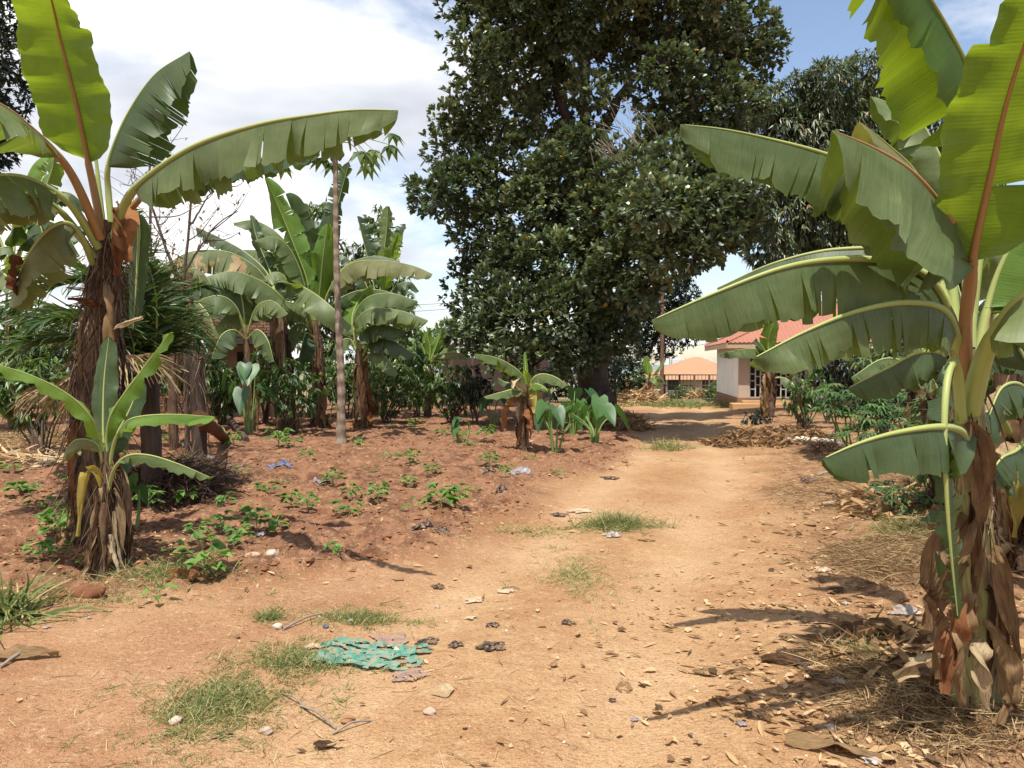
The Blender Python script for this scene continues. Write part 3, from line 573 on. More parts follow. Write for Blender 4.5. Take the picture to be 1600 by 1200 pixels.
# ------------------------------------------------------------------ banana plants
def leaf_profile(s):
    a = np.clip(s / 0.10, 0, 1) ** 0.55
    b = np.sqrt(np.clip(1 - (np.clip(s - 0.55, 0, 1) / 0.455) ** 2.4, 0, 1))
    return a * b * (0.86 + 0.14 * np.sin(np.clip(s * 1.5, 0, 1) * math.pi))
def banana_leaf(parent, org, pts, w=0.3, near=65, far=55, up=(0, 0, 1), pet=0.22, tears=9, mat='leaf_mid', rib='midrib', seed=0, curl=14, r0=0.022, wf=None, wave=0.012, res=0.035, ragged=0.07, gapk=1.0):
    g = np.random.default_rng(seed + 1000); C = spline(pts, 90)
    L = np.linalg.norm(np.diff(C, axis=0), axis=1).sum(); T = tangents(C)
    upv = np.asarray(up, float); S = norm(np.cross(T, np.broadcast_to(upv, T.shape))); Nn = np.cross(S, T)
    # keep the frame from flipping
    for i in range(1, len(S)):
        if S[i] @ S[i - 1] < 0: S[i] *= -1; Nn[i] *= -1
    if S[45:, 1].mean() > 0: S, flip = -S, True
    else: flip = False
    if Nn.mean(0) @ upv < 0: Nn = -Nn
    t = np.linspace(0, 1, len(C))
    def samp(A, s): return np.stack([np.interp(s, t, A[:, k]) for k in range(3)], -1)
    m = MB(); K = 8; vv = np.linspace(0, 1, K) ** 0.85
    bl = L * (1 - pet)
    for side, base, wid in ((1, near, w), (-1, far, wf or w)):
        nt_ = max(0, int((tears * 2.0 if tears > 3 else tears) + g.integers(-1, 2) * (tears > 2))) if tears else 0
        cuts = np.sort(g.uniform(0.10, 0.97, nt_)) if nt_ else np.array([])
        cuts = np.r_[0, cuts[np.r_[True, np.diff(cuts) > 0.014]] if nt_ else [], 1.0]
        prev = 0
        for c0, c1 in zip(cuts[:-1], cuts[1:]):
            n = max(3, int((c1 - c0) * bl / res) + 1); s = np.linspace(c0, c1, n)
            dl = g.normal(0, 5.5) if nt_ else 0; tw = g.normal(0, 0.24) if nt_ else 0
            depth0 = g.uniform(0.0, 0.45) ** 1.5              # how deep the tear at each end runs in from the edge
            gap_ = gapk
            torn = sstep(depth0, 1.0, vv)[None]
            gap = g.uniform(0.0, 0.005) + (0.012 * g.random() if g.random() < 0.2 else 0); gap *= gap_
            mid = (c0 + c1) / 2; S2 = s[:, None] + (mid - s[:, None]) * gap / max(c1 - c0, 0.03) * torn * 2.0
            tt = pet + (1 - pet) * np.clip(S2, 0, 1)
            W = leaf_profile(s) * wid * (1 + (g.normal(0, ragged) if nt_ else 0))
            W = W * (1 + ragged * 1.1 * (g.random(n) - 0.5)) if nt_ else W
            P0 = samp(C, tt); Tt = samp(T, tt); St = samp(S, tt) * side; Nt = samp(Nn, tt)
            ang = np.radians(base + dl * torn + curl * vv[None] + 7 * np.sin(s[:, None] * 17 + seed) * vv[None])
            dv = np.diff(np.r_[0, vv])[None, :]
            co = np.cumsum(np.cos(ang) * dv, 1); si = np.cumsum(np.sin(ang) * dv, 1)
            Wm = W[:, None]; rip = wave * np.sin(s[:, None] * L * 21 + seed * 1.7 + side) * vv[None] + wave * 0.7 * np.sin(s[:, None] * L * 47 + seed) * vv[None] ** 2
            V = P0 + (Wm * co)[..., None] * St + (rip - Wm * si)[..., None] * Nt + (Wm * 0.07 * vv[None])[..., None] * Tt
            V += ((s[:, None] - mid) * bl * tw * torn)[..., None] * (np.sin(ang)[..., None] * St + np.cos(ang)[..., None] * Nt)
            V[:, 0] = samp(C, pet + (1 - pet) * s)
            i = np.arange(n - 1)[:, None] * K; j = np.arange(K - 1)[None]
            F = np.stack([i + j, i + j + 1, i + K + j + 1, i + K + j], -1)
            if (side > 0) != flip: F = F[..., ::-1]
            uv = np.stack([np.broadcast_to(s[:, None] * bl, (n, K)) + seed * 0.37, np.broadcast_to(side * vv[None], (n, K))], -1)
            m.add(V.reshape(-1, 3), F.reshape(-1, 4), uv.reshape(-1, 2))
    lf = m.build('leaf', mat, parent, org)
    rad = r0 * np.clip(1.15 - t * 1.05, 0.12, 1) * np.where(t < pet, 1.25, 1.0)
    V, F, uv = tube(C[::2] - Nn[::2] * (rad[::2, None] * 0.55), rad[::2], 7)
    q = MB(); q.add(V, F, uv); q.build('midrib', rib, lf, org)
    return lf
def dry_strip(parent, org, pts, w=0.08, mat='dry_leaf', seed=0, name='dry_leaf', crumple=0.5, twist=1.2):
    """a withered leaf or sheath: a crumpled ribbon hanging along a path"""
    g = np.random.default_rng(seed + 5000); n = 22; K = 7; C = spline(pts, n); T = tangents(C); s = np.linspace(0, 1, n)
    a0 = g.uniform(0, 6.28); an = a0 + twist * (s - 0.3) * g.choice([-1, 1]) + 0.5 * np.sin(s * 7 + a0)
    A = norm(np.cross(T, np.array((0.37, 0.21, 0.9)) + 0.01)); B = np.cross(T, A)
    S = np.cos(an)[:, None] * A + np.sin(an)[:, None] * B; Nn = np.cross(T, S)
    wd = w * (0.35 + 0.65 * np.sin(np.clip(s * 1.15 + 0.05, 0, 1) * math.pi) ** 0.7) * (1 + 0.22 * np.sin(s * g.uniform(5, 14) + a0) * g.random())
    v = np.linspace(-1, 1, K); ph = g.uniform(0, 6.28, 3)
    cr = crumple * w * (0.35 * np.sin(v[None] * 4 + s[:, None] * 9 + ph[0]) + 0.25 * np.sin(v[None] * 7 - s[:, None] * 19 + ph[1]) + 1.5 * (v[None] ** 2 - 0.4) * (0.75 + 0.4 * np.sin(s[:, None] * 3 + ph[2]))) + 0.05 * w * g.normal(size=(n, K))
    V = C[:, None] + (v[None] * wd[:, None])[..., None] * S[:, None] + cr[..., None] * Nn[:, None]
    i = np.arange(n - 1)[:, None] * K; j = np.arange(K - 1)[None]
    F = np.stack([i + j, i + j + 1, i + K + j + 1, i + K + j], -1).reshape(-1, 4)
    uv = np.stack([np.broadcast_to(s[:, None] * 0.8, (n, K)), np.broadcast_to(v[None], (n, K))], -1).reshape(-1, 2)
    m = MB(); m.add(V.reshape(-1, 3), F, uv, float(g.random())); return m.build(name, mat, parent, org)
def strands(P, D, L, W, sag, seg=3):
    """thin bent ribbons; returns V, F, per-strand index"""
    n = len(P); D = norm(D); S = norm(np.cross(D, randdir(n))); u = np.linspace(0, 1, seg + 1)
    k2 = randdir(n) * 0.25
    C = P[:, None] + (u[None, :, None] * L[:, None, None]) * D[:, None] + (u[None, :, None] ** 2 * L[:, None, None]) * k2[:, None]
    C[..., 2] -= (u[None] ** 2) * (sag * L)[:, None]
    ww = W[:, None] * (1 - 0.6 * u[None])
    V = np.stack([C - S[:, None] * ww[..., None], C + S[:, None] * ww[..., None]], 2)          # n, seg+1, 2, 3
    b = (np.arange(n) * (seg + 1) * 2)[:, None] + (np.arange(seg) * 2)[None]
    F = np.stack([b, b + 1, b + 3, b + 2], -1).reshape(-1, 4)
    return V.reshape(-1, 3), F, np.repeat(np.arange(n), (seg + 1) * 2)
def stem(parent, org, P, r, mat='pseudostem', seed=0, name='pseudostem', sides=18, lumps=0.10):
    C = spline(P, 36); n = len(C); rr_ = np.interp(np.linspace(0, 1, n), np.linspace(0, 1, len(r)), r)
    V, F, uv = tube(C, rr_, sides); V = V.reshape(n, sides, 3)
    ph = np.linspace(0, 2 * math.pi, sides, endpoint=False); z = np.linspace(0, 1, n)
    k = 1 + lumps * np.sin(ph[None] * 3 + z[:, None] * 5 + seed) + lumps * 0.8 * fbm(ph[None] * 2 + np.zeros((n, 1)), z[:, None] * 9 + seed, 3, seed) * 2
    sh = np.mod(z[:, None] * 6 + ph[None] / 6.2832 * 2 + seed * 0.3, 1.0); k = k + lumps * 0.6 * (1 - sh)
    V = C[:, None] + (V - C[:, None]) * k[..., None]
    m = MB(); m.add(V.reshape(-1, 3), F, uv); return m.build(name, mat, parent, org)
def fibres(parent, org, P, r, n, Lr=(0.1, 0.4), flare=0.16, W=(0.002, 0.006), seed=0, mat='fibre', name='hanging_fibre'):
    C = spline(P, 60); u = U(0, 1, n); i = (u * 59).astype(int); a = U(0, 6.2832, n); rad = np.interp(u, np.linspace(0, 1, len(r)), r) * U(0.95, 1.25, n)
    o = np.stack([np.cos(a), np.sin(a), np.zeros(n)], 1); p = C[i] + o * rad[:, None]
    d = o * flare * U(0.2, 1.3, n)[:, None] + np.array((0, 0, -0.9)) + randdir(n) * 0.45
    L = U(*Lr, n); V, F, id_ = strands(p, d, L, U(*W, n), U(0.0, 0.6, n), 4)
    m = MB(); m.add(V, F, None, U(0, 1, n)[id_]); return tag(m.build(name, mat, parent, org), kind='stuff')
def P3(lst): return np.array([at(*p) for p in lst])
_seed = [0]
def banana(name, label, base, stem_px, r, leaves, group=None, dry=6, dryL=(0.4, 0.9), dryw=0.09, fib=250, smat='pseudostem', dmats=('dry_leaf', 'dry_pale', 'dry_rust', 'dry_dark'), res=0.04, cat='banana plant', skirt=0, flare=1.0):
    org = base; t = thing(name, label, cat, org, group)
    P = np.vstack([[base - np.array((0, 0, 0.06))], P3(stem_px)])
    stem(t, org, P, r, smat, _seed[0])
    hgt_ = P[-1][2] - base[2]
    if fib: fibres(t, org, P, r, fib, (0.06, 0.30))
    C = spline(P, 40)
    for k in range(dry):
        _seed[0] += 1; u = random.uniform(0.35, 0.97); c = C[int(u * 39)]; a = random.uniform(0, 6.283); o = np.array((math.cos(a), math.sin(a), 0)); rr_ = np.interp(u, np.linspace(0, 1, len(r)), r)
        Lh = min(random.uniform(*dryL), c[2] - base[2] - 0.02); fl = random.uniform(0.015, 0.075) * flare
        dry_strip(t, org, [c + o * rr_ * 0.7, c + o * (rr_ + 0.03 * flare) + np.array((0, 0, 0.02)), c + o * (rr_ + fl) - np.array((0, 0, 0.45 * Lh)), c + o * (rr_ + fl * 0.8) - np.array((0, 0, Lh))], random.uniform(0.5, 1.1) * dryw, random.choice(dmats), _seed[0])
    for k in range(skirt):          # withered sheaths standing round the foot
        _seed[0] += 1; a = random.uniform(0, 6.283); o = np.array((math.cos(a), math.sin(a), 0)); hh = random.uniform(0.25, 0.6); ro = r[0]
        dry_strip(t, org, [base + o * ro * 0.85 + np.array((0, 0, hh)), base + o * (ro * 1.15) + np.array((0, 0, hh * 0.6)), base + o * (ro * 1.5) + np.array((0, 0, 0.12)), base + o * (ro * random.uniform(1.4, 2.2)) + np.array((0, 0, 0.03))], random.uniform(0.6, 1.2) * dryw, random.choice(dmats), _seed[0])
    for lf in leaves:
        _seed[0] += 1; q = dict(lf); pts = P3(q.pop('p'))
        if q.pop('dry', False): dry_strip(t, org, pts, q.get('w', 0.1), q.get('mat', 'dry_leaf'), _seed[0], crumple=q.get('crumple', 0.5), twist=q.get('twist', 1.2)); continue
        q.setdefault('res', res); banana_leaf(t, org, pts, seed=_seed[0], **q)
    return t
def l(p, **k): return dict(p=p, **k)
# --- tall plant left of the track
b0 = gd(150, 6.7)
banana('banana_plant', 'tall banana plant with fibrous brown stem and one long horizontal leaf', b0, [(146, 760, 6.7), (148, 620, 6.7), (158, 500, 6.65), (168, 400, 6.6), (172, 345, 6.55)], [0.16, 0.155, 0.16, 0.14, 0.115, 0.085], [
    l([(163, 370, 6.5), (150, 300, 6.45), (138, 245, 6.35), (122, 170, 6.2), (95, 60, 6.0), (78, -10, 5.8), (50, -80, 5.5)], w=0.36, wf=0.36, near=8, far=8, up=(0.15, 0.95, 0.25), mat='leaf_glow', rib='midrib_red', pet=0.27, tears=1, ragged=0.02, curl=16, r0=0.026),
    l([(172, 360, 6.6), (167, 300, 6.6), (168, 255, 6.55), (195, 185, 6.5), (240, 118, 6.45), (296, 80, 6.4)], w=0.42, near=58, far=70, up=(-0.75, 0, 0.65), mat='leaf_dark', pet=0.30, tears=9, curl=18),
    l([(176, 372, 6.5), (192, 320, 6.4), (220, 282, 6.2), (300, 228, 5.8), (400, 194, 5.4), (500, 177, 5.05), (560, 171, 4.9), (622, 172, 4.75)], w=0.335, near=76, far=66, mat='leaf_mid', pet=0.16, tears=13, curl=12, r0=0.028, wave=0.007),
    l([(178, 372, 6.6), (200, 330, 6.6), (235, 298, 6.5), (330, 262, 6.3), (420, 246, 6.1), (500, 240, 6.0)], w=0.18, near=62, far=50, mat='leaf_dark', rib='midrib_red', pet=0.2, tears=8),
    l([(160, 372, 6.4), (122, 285, 6.15), (90, 238, 5.95), (45, 195, 5.7), (0, 162, 5.45), (-80, 130, 5.0), (-150, 150, 4.7)], w=0.33, near=42, far=20, mat='leaf_mid', rib='midrib_red', pet=0.34, tears=5, r0=0.03),
    l([(156, 385, 6.45), (115, 320, 6.2), (70, 288, 6.0), (20, 272, 5.7), (-50, 280, 5.4), (-130, 320, 5.2)], w=0.32, near=55, far=30, mat='leaf_mid', pet=0.33, tears=5, r0=0.028),
    l([(150, 400, 6.5), (112, 345, 6.3), (80, 316, 6.15), (45, 302, 6.0), (0, 312, 5.9), (-60, 360, 5.8)], w=0.26, near=60, far=50, mat='leaf_old', pet=0.36, tears=5, r0=0.026),
    l([(146, 410, 6.5), (128, 368, 6.3), (104, 346, 6.15), (74, 358, 6.1), (46, 394, 6.1), (26, 440, 6.15), (14, 478, 6.2)], w=0.30, near=70, far=64, mat='leaf_old', pet=0.25, tears=5, curl=6),
    l([(180, 385, 6.8), (204, 332, 7.0), (216, 352, 7.1), (214, 420, 7.15), (208, 515, 7.15)], w=0.10, near=25, far=25, up=(0.2, -1, 0.1), mat='leaf_dark', pet=0.28, tears=0, res=0.06),
    l([(165, 360, 6.6), (150, 230, 6.6), (140, 66, 6.6)], w=0.02, near=85, far=85, mat='leaf_bright', pet=0.3, tears=0, r0=0.018),
    l([(60, 352, 8.0), (70, 300, 7.9), (82, 262, 7.8), (86, 232, 7.7)], w=0.12, near=20, far=20, up=(0, -1, 0.2), mat='leaf_bright', pet=0.2, tears=3),
    l([(186, 318, 6.5), (198, 340, 6.45), (194, 372, 6.4), (200, 410, 6.4)], dry=True, w=0.10, mat='dry_rust'),
    l([(180, 325, 6.45), (188, 350, 6.4), (186, 385, 6.4), (182, 430, 6.4)], dry=True, w=0.07, mat='dry_rust'),
    l([(165, 440, 6.5), (172, 470, 6.4), (170, 540, 6.4), (165, 590, 6.4)], dry=True, w=0.05, mat='dry_leaf'),
    l([(160, 480, 6.5), (130, 470, 6.3), (106, 466, 6.2)], dry=True, w=0.03, mat='dry_rust'),
    l([(170, 520, 6.5), (195, 505, 6.3), (222, 495, 6.2)], dry=True, w=0.03, mat='dry_pale'),
    l([(28, 400, 6.1), (20, 430, 6.1), (26, 462, 6.1)], dry=True, w=0.10, mat='dry_rust')],
    dry=16, dryL=(0.4, 1.0), dryw=0.035, fib=2200, res=0.035, skirt=8)
# --- young sucker in front of it
b1 = gp(166, 898)
banana('banana_sucker', 'young banana sucker with bright narrow leaves over a skirt of dead leaves', b1, [(165, 830, 5.85), (168, 760, 5.85), (166, 705, 5.85)], [0.10, 0.085, 0.06, 0.035], [
    l([(166, 735, 5.85), (158, 690, 5.8), (145, 655, 5.7), (115, 622, 5.6), (65, 593, 5.45), (0, 570, 5.3), (-35, 562, 5.25)], w=0.085, near=30, far=30, up=(0.25, -0.45, 0.8), mat='leaf_bright', pet=0.17, tears=0, r0=0.012, wave=0.02),
    l([(167, 735, 5.85), (165, 690, 5.85), (172, 650, 5.8), (192, 617, 5.75), (222, 577, 5.7), (266, 519, 5.6)], w=0.10, near=25, far=25, up=(-0.3, -0.75, 0.5), mat='leaf_bright', pet=0.15, tears=0, r0=0.012, wave=0.022),
    l([(165, 735, 5.9), (161, 680, 5.95), (162, 600, 6.0), (170, 526, 6.05)], w=0.11, near=12, far=12, up=(0.05, -1, 0.1), mat='leaf_dark', pet=0.14, tears=0, r0=0.012),  # upright leaf in shade, the shade put into its dark leaf colour
    l([(168, 735, 5.9), (182, 680, 5.95), (200, 645, 6.0), (222, 592, 6.1)], w=0.10, near=12, far=12, up=(0.05, -1, 0.1), mat='leaf_dark', pet=0.14, tears=0, r0=0.012),
    l([(169, 740, 5.85), (178, 690, 5.8), (196, 660, 5.7), (220, 650, 5.6), (270, 647, 5.5), (336, 651, 5.4)], w=0.085, near=62, far=50, mat='leaf_bright', pet=0.24, tears=1, r0=0.011, wave=0.006),
    l([(163, 740, 5.85), (156, 700, 5.8), (140, 687, 5.75), (118, 687, 5.7), (104, 702, 5.68), (97, 722, 5.68)], w=0.085, near=60, far=60, mat='leaf_old', pet=0.3, tears=1, r0=0.010),
    l([(168, 770, 5.8), (178, 732, 5.7), (198, 712, 5.6), (230, 710, 5.5), (275, 723, 5.4), (330, 746, 5.3)], w=0.075, near=66, far=50, mat='leaf_mid', pet=0.30, tears=2, r0=0.011),
    l([(163, 770, 5.8), (150, 735, 5.75), (136, 735, 5.72), (128, 775, 5.7), (122, 838, 5.7)], dry=True, w=0.035, mat='leaf_yellow', crumple=0.3, twist=0.4)],
    dry=24, dryL=(0.3, 0.8), dryw=0.032, fib=420, skirt=16, flare=1.3, dmats=('dry_leaf', 'dry_pale', 'dry_leaf', 'dry_dark'))
# --- big plant on the right bank
b2 = gd(1532, 3.45)
banana('banana_plant', 'big banana plant leaning over the track from the right bank, broken leaf hanging', b2, [(1530, 980, 3.45), (1522, 800, 3.42), (1516, 690, 3.4), (1508, 600, 3.38), (1502, 545, 3.36)], [0.10, 0.09, 0.08, 0.072, 0.062, 0.048], [
    # long leaves over the track, blades hanging
    l([(1506, 620, 3.5), (1480, 470, 3.7), (1425, 335, 3.85), (1355, 266, 3.9), (1285, 237, 3.9), (1200, 215, 3.9), (1130, 201, 3.85), (1063, 194, 3.8)], w=0.28, near=76, far=74, mat='leaf_mid', pet=0.30, tears=6, r0=0.022, wave=0.007),
    l([(1505, 610, 3.4), (1490, 505, 3.35), (1452, 432, 3.25), (1380, 405, 3.15), (1300, 403, 3.05), (1220, 417, 2.97), (1120, 455, 2.9), (1018, 500, 2.82)], w=0.235, near=78, far=74, mat='leaf_mid', pet=0.20, tears=14, r0=0.022, wave=0.006),
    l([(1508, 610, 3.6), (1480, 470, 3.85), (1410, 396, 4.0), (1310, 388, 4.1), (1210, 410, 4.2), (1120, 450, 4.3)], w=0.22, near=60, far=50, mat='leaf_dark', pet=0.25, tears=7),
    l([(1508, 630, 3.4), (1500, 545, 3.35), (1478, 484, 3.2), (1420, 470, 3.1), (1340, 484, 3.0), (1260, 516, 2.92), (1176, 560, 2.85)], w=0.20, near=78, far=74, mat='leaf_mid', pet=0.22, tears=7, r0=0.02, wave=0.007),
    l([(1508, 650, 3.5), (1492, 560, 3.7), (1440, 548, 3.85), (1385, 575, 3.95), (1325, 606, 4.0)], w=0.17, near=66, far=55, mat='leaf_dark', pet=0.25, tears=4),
    l([(1512, 720, 3.35), (1504, 675, 3.2), (1470, 664, 3.0), (1400, 674, 2.93), (1340, 692, 2.88), (1286, 716, 2.83)], w=0.20, near=74, far=60, mat='leaf_dark', pet=0.16, tears=5, wave=0.005),
    # broken leaf hanging straight down in front of the stem
    l([(1506, 660, 3.3), (1497, 570, 3.2), (1483, 590, 3.08), (1477, 680, 3.0), (1483, 820, 3.0), (1497, 968, 3.05)], w=0.06, wf=0.16, near=35, far=25, up=(0.1, -1, 0.05), mat='leaf_dark', pet=0.26, tears=15, r0=0.018, ragged=0.35, gapk=5.0, curl=30),
    # grey-green folded leaf in the middle of the crown
    l([(1508, 600, 3.38), (1512, 500, 3.35), (1520, 408, 3.25), (1482, 335, 3.1), (1432, 272, 3.0), (1370, 232, 2.9), (1300, 203, 2.8)], w=0.33, near=60, far=64, up=(0.35, 0, 0.95), mat='leaf_mid', rib='midrib_red', pet=0.36, tears=3, r0=0.022, curl=22, wave=0.012),
    l([(1508, 600, 3.6), (1482, 380, 3.75), (1435, 275, 3.7), (1388, 226, 3.6), (1343, 190, 3.5)], w=0.22, near=58, far=55, up=(0.3, 0, 0.95), mat='leaf_old', pet=0.38, tears=2),
    # broad leaf seen from below, sun shining through
    l([(1508, 600, 3.36), (1506, 500, 3.3), (1519, 399, 3.18), (1545, 280, 3.05), (1569, 171, 2.92), (1600, 70, 2.8), (1640, -40, 2.65)], w=0.24, wf=0.24, near=8, far=8, up=(0.05, 0.95, 0.2), mat='leaf_glow', rib='midrib_red', pet=0.34, tears=1, ragged=0.02, curl=14, r0=0.022),
    # upright leaf at the top of the crown
    l([(1510, 600, 3.5), (1530, 420, 3.6), (1546, 260, 3.62), (1540, 170, 3.55), (1515, 105, 3.45), (1478, 35, 3.35), (1430, -40, 3.2), (1370, -100, 3.0)], w=0.21, wf=0.36, near=68, far=86, up=(0.85, 0.05, 0.55), mat='leaf_glow', pet=0.46, tears=2, r0=0.024, curl=10),
    l([(1520, 600, 3.9), (1500, 340, 4.2), (1450, 205, 4.3), (1405, 168, 4.3), (1360, 150, 4.3)], w=0.20, near=58, far=55, mat='leaf_mid', pet=0.45, tears=3),
    l([(1516, 600, 3.9), (1490, 430, 4.3), (1440, 300, 4.5), (1390, 250, 4.6), (1340, 240, 4.6)], w=0.26, near=60, far=55, mat='leaf_dark', pet=0.35, tears=5),
    # leaves going out to the right
    l([(1512, 640, 3.36), (1532, 560, 3.25), (1562, 498, 3.1), (1606, 455, 2.95), (1690, 440, 2.8), (1800, 470, 2.6)], w=0.28, near=60, far=50, mat='leaf_mid', rib='midrib', pet=0.36, tears=5, r0=0.034),
    l([(1514, 620, 3.6), (1540, 480, 3.65), (1572, 395, 3.65), (1620, 350, 3.6), (1700, 340, 3.5)], w=0.24, near=55, far=50, mat='leaf_bright', pet=0.4, tears=3),
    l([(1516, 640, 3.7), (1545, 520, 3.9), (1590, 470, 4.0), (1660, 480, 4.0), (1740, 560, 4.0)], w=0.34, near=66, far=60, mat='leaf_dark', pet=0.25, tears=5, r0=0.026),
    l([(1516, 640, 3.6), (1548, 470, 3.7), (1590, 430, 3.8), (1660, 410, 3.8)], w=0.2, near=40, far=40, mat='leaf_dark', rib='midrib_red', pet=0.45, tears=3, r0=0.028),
    l([(1514, 600, 3.5), (1520, 470, 3.55), (1535, 400, 3.6), (1560, 330, 3.6)], w=0.02, near=80, far=80, mat='leaf_bright', pet=0.4, tears=0, r0=0.02),
    # withered leaves and sheaths
    l([(1512, 690, 3.35), (1520, 672, 3.28), (1528, 710, 3.25), (1532, 790, 3.25), (1524, 900, 3.25)], dry=True, w=0.055, mat='dry_leaf'),
    l([(1512, 800, 3.35), (1485, 850, 3.22), (1455, 930, 3.15), (1450, 985, 3.12)], dry=True, w=0.075, mat='dry_leaf'),
    l([(1545, 850, 3.4), (1562, 880, 3.3), (1575, 950, 3.25), (1592, 1030, 3.2)], dry=True, w=0.04, mat='dry_leaf'),
    l([(1508, 940, 3.3), (1492, 975, 3.22), (1484, 1030, 3.18), (1478, 1085, 3.15)], dry=True, w=0.065, mat='dry_rust', crumple=0.45, twist=0.5), l([(1515, 930, 3.3), (1505, 980, 3.22), (1500, 1040, 3.2), (1504, 1100, 3.2)], dry=True, w=0.05, mat='dry_leaf', crumple=0.5), l([(1510, 880, 3.3), (1478, 930, 3.2), (1462, 1000, 3.15), (1466, 1060, 3.15)], dry=True, w=0.045, mat='dry_leaf', crumple=0.5),
    l([(1535, 1000, 3.3), (1532, 1020, 3.2), (1536, 1070, 3.15), (1540, 1110, 3.15)], dry=True, w=0.045, mat='dry_pale', crumple=0.5),
    l([(1545, 970, 3.35), (1565, 1020, 3.25), (1578, 1090, 3.2), (1560, 1130, 3.18)], dry=True, w=0.06, mat='dry_leaf'),
    l([(1490, 1010, 3.3), (1440, 1030, 3.2), (1400, 1060, 3.2)], dry=True, w=0.06, mat='dry_pale')],
    dry=5, dryL=(0.3, 0.7), dryw=0.026, fib=200, smat='pseudostem_green', skirt=5, res=0.028)
# --- plants behind it on the bank
b3 = gd(1592, 5.6)
banana('banana_plant', 'banana plant with dry brown and yellow stem at the picture\'s right edge', b3, [(1588, 760, 5.6), (1580, 640, 5.6), (1572, 560, 5.6)], [0.15, 0.13, 0.11, 0.08], [
    l([(1580, 680, 5.5), (1560, 645, 5.3), (1530, 645, 5.1), (1500, 660, 5.0)], w=0.18, near=66, far=60, mat='leaf_dark', pet=0.3, tears=3),
    l([(1585, 780, 5.4), (1575, 735, 5.2), (1555, 725, 5.1), (1540, 745, 5.0)], w=0.2, near=66, far=60, mat='leaf_dark', pet=0.3, tears=2),
    l([(1575, 600, 5.6), (1600, 500, 5.5), (1650, 470, 5.4), (1720, 500, 5.3)], w=0.3, near=60, far=55, mat='leaf_mid', tears=4),
    l([(1572, 600, 5.7), (1560, 480, 5.9), (1600, 400, 6.0), (1660, 380, 6.0)], w=0.3, near=55, far=55, mat='leaf_mid', tears=4),
    l([(1572, 600, 5.7), (1540, 500, 6.0), (1500, 470, 6.2), (1440, 500, 6.3)], w=0.25, near=60, far=55, mat='leaf_dark', tears=5),
    l([(1588, 700, 5.4), (1592, 740, 5.35), (1590, 800, 5.35), (1586, 840, 5.35)], dry=True, w=0.06, mat='leaf_yellow', crumple=0.2),
    l([(1575, 690, 5.4), (1572, 720, 5.35), (1570, 770, 5.35)], dry=True, w=0.12, mat='dry_pale', crumple=0.2, twist=0.2)],
    dry=14, dryL=(0.4, 1.0), dryw=0.1, fib=200, skirt=8)
b4 = gd(1441, 11.0)
banana('banana_plant', 'thin banana plant with withered stem between cassava bush and right bank', b4, [(1440, 660, 11), (1436, 600, 11)], [0.10, 0.09, 0.07], [
    l([(1436, 610, 11), (1420, 570, 11), (1380, 560, 10.8), (1330, 590, 10.6)], w=0.22, near=62, far=55, mat='leaf_mid', tears=5), l([(1438, 610, 11), (1450, 560, 11.2), (1490, 540, 11.3), (1540, 570, 11.3)], w=0.22, near=62, far=55, mat='leaf_dark', tears=5),
    l([(1438, 610, 11), (1436, 540, 11), (1420, 490, 11), (1400, 460, 10.8)], w=0.2, near=50, far=50, mat='leaf_mid', tears=4), l([(1436, 610, 11), (1440, 550, 11.2), (1460, 500, 11.3), (1490, 480, 11.3)], w=0.2, near=50, far=50, mat='leaf_bright', tears=4)], dry=12, dryL=(0.4, 0.9), dryw=0.1, fib=80, res=0.07)
b5 = gd(1475, 8.5)
banana('banana_plant', 'short banana stump wrapped in brown sheaths just behind the big right plant', b5, [(1472, 660, 8.5), (1468, 615, 8.5)], [0.10, 0.09, 0.07], [
    l([(1468, 625, 8.5), (1455, 590, 8.4), (1420, 580, 8.2), (1390, 600, 8.0)], w=0.2, near=62, far=58, mat='leaf_mid', tears=4), l([(1470, 625, 8.5), (1490, 570, 8.7), (1530, 550, 8.8)], w=0.2, near=60, far=55, mat='leaf_dark', tears=4)], dry=14, dryL=(0.3, 0.8), dryw=0.09, fib=80, res=0.06)
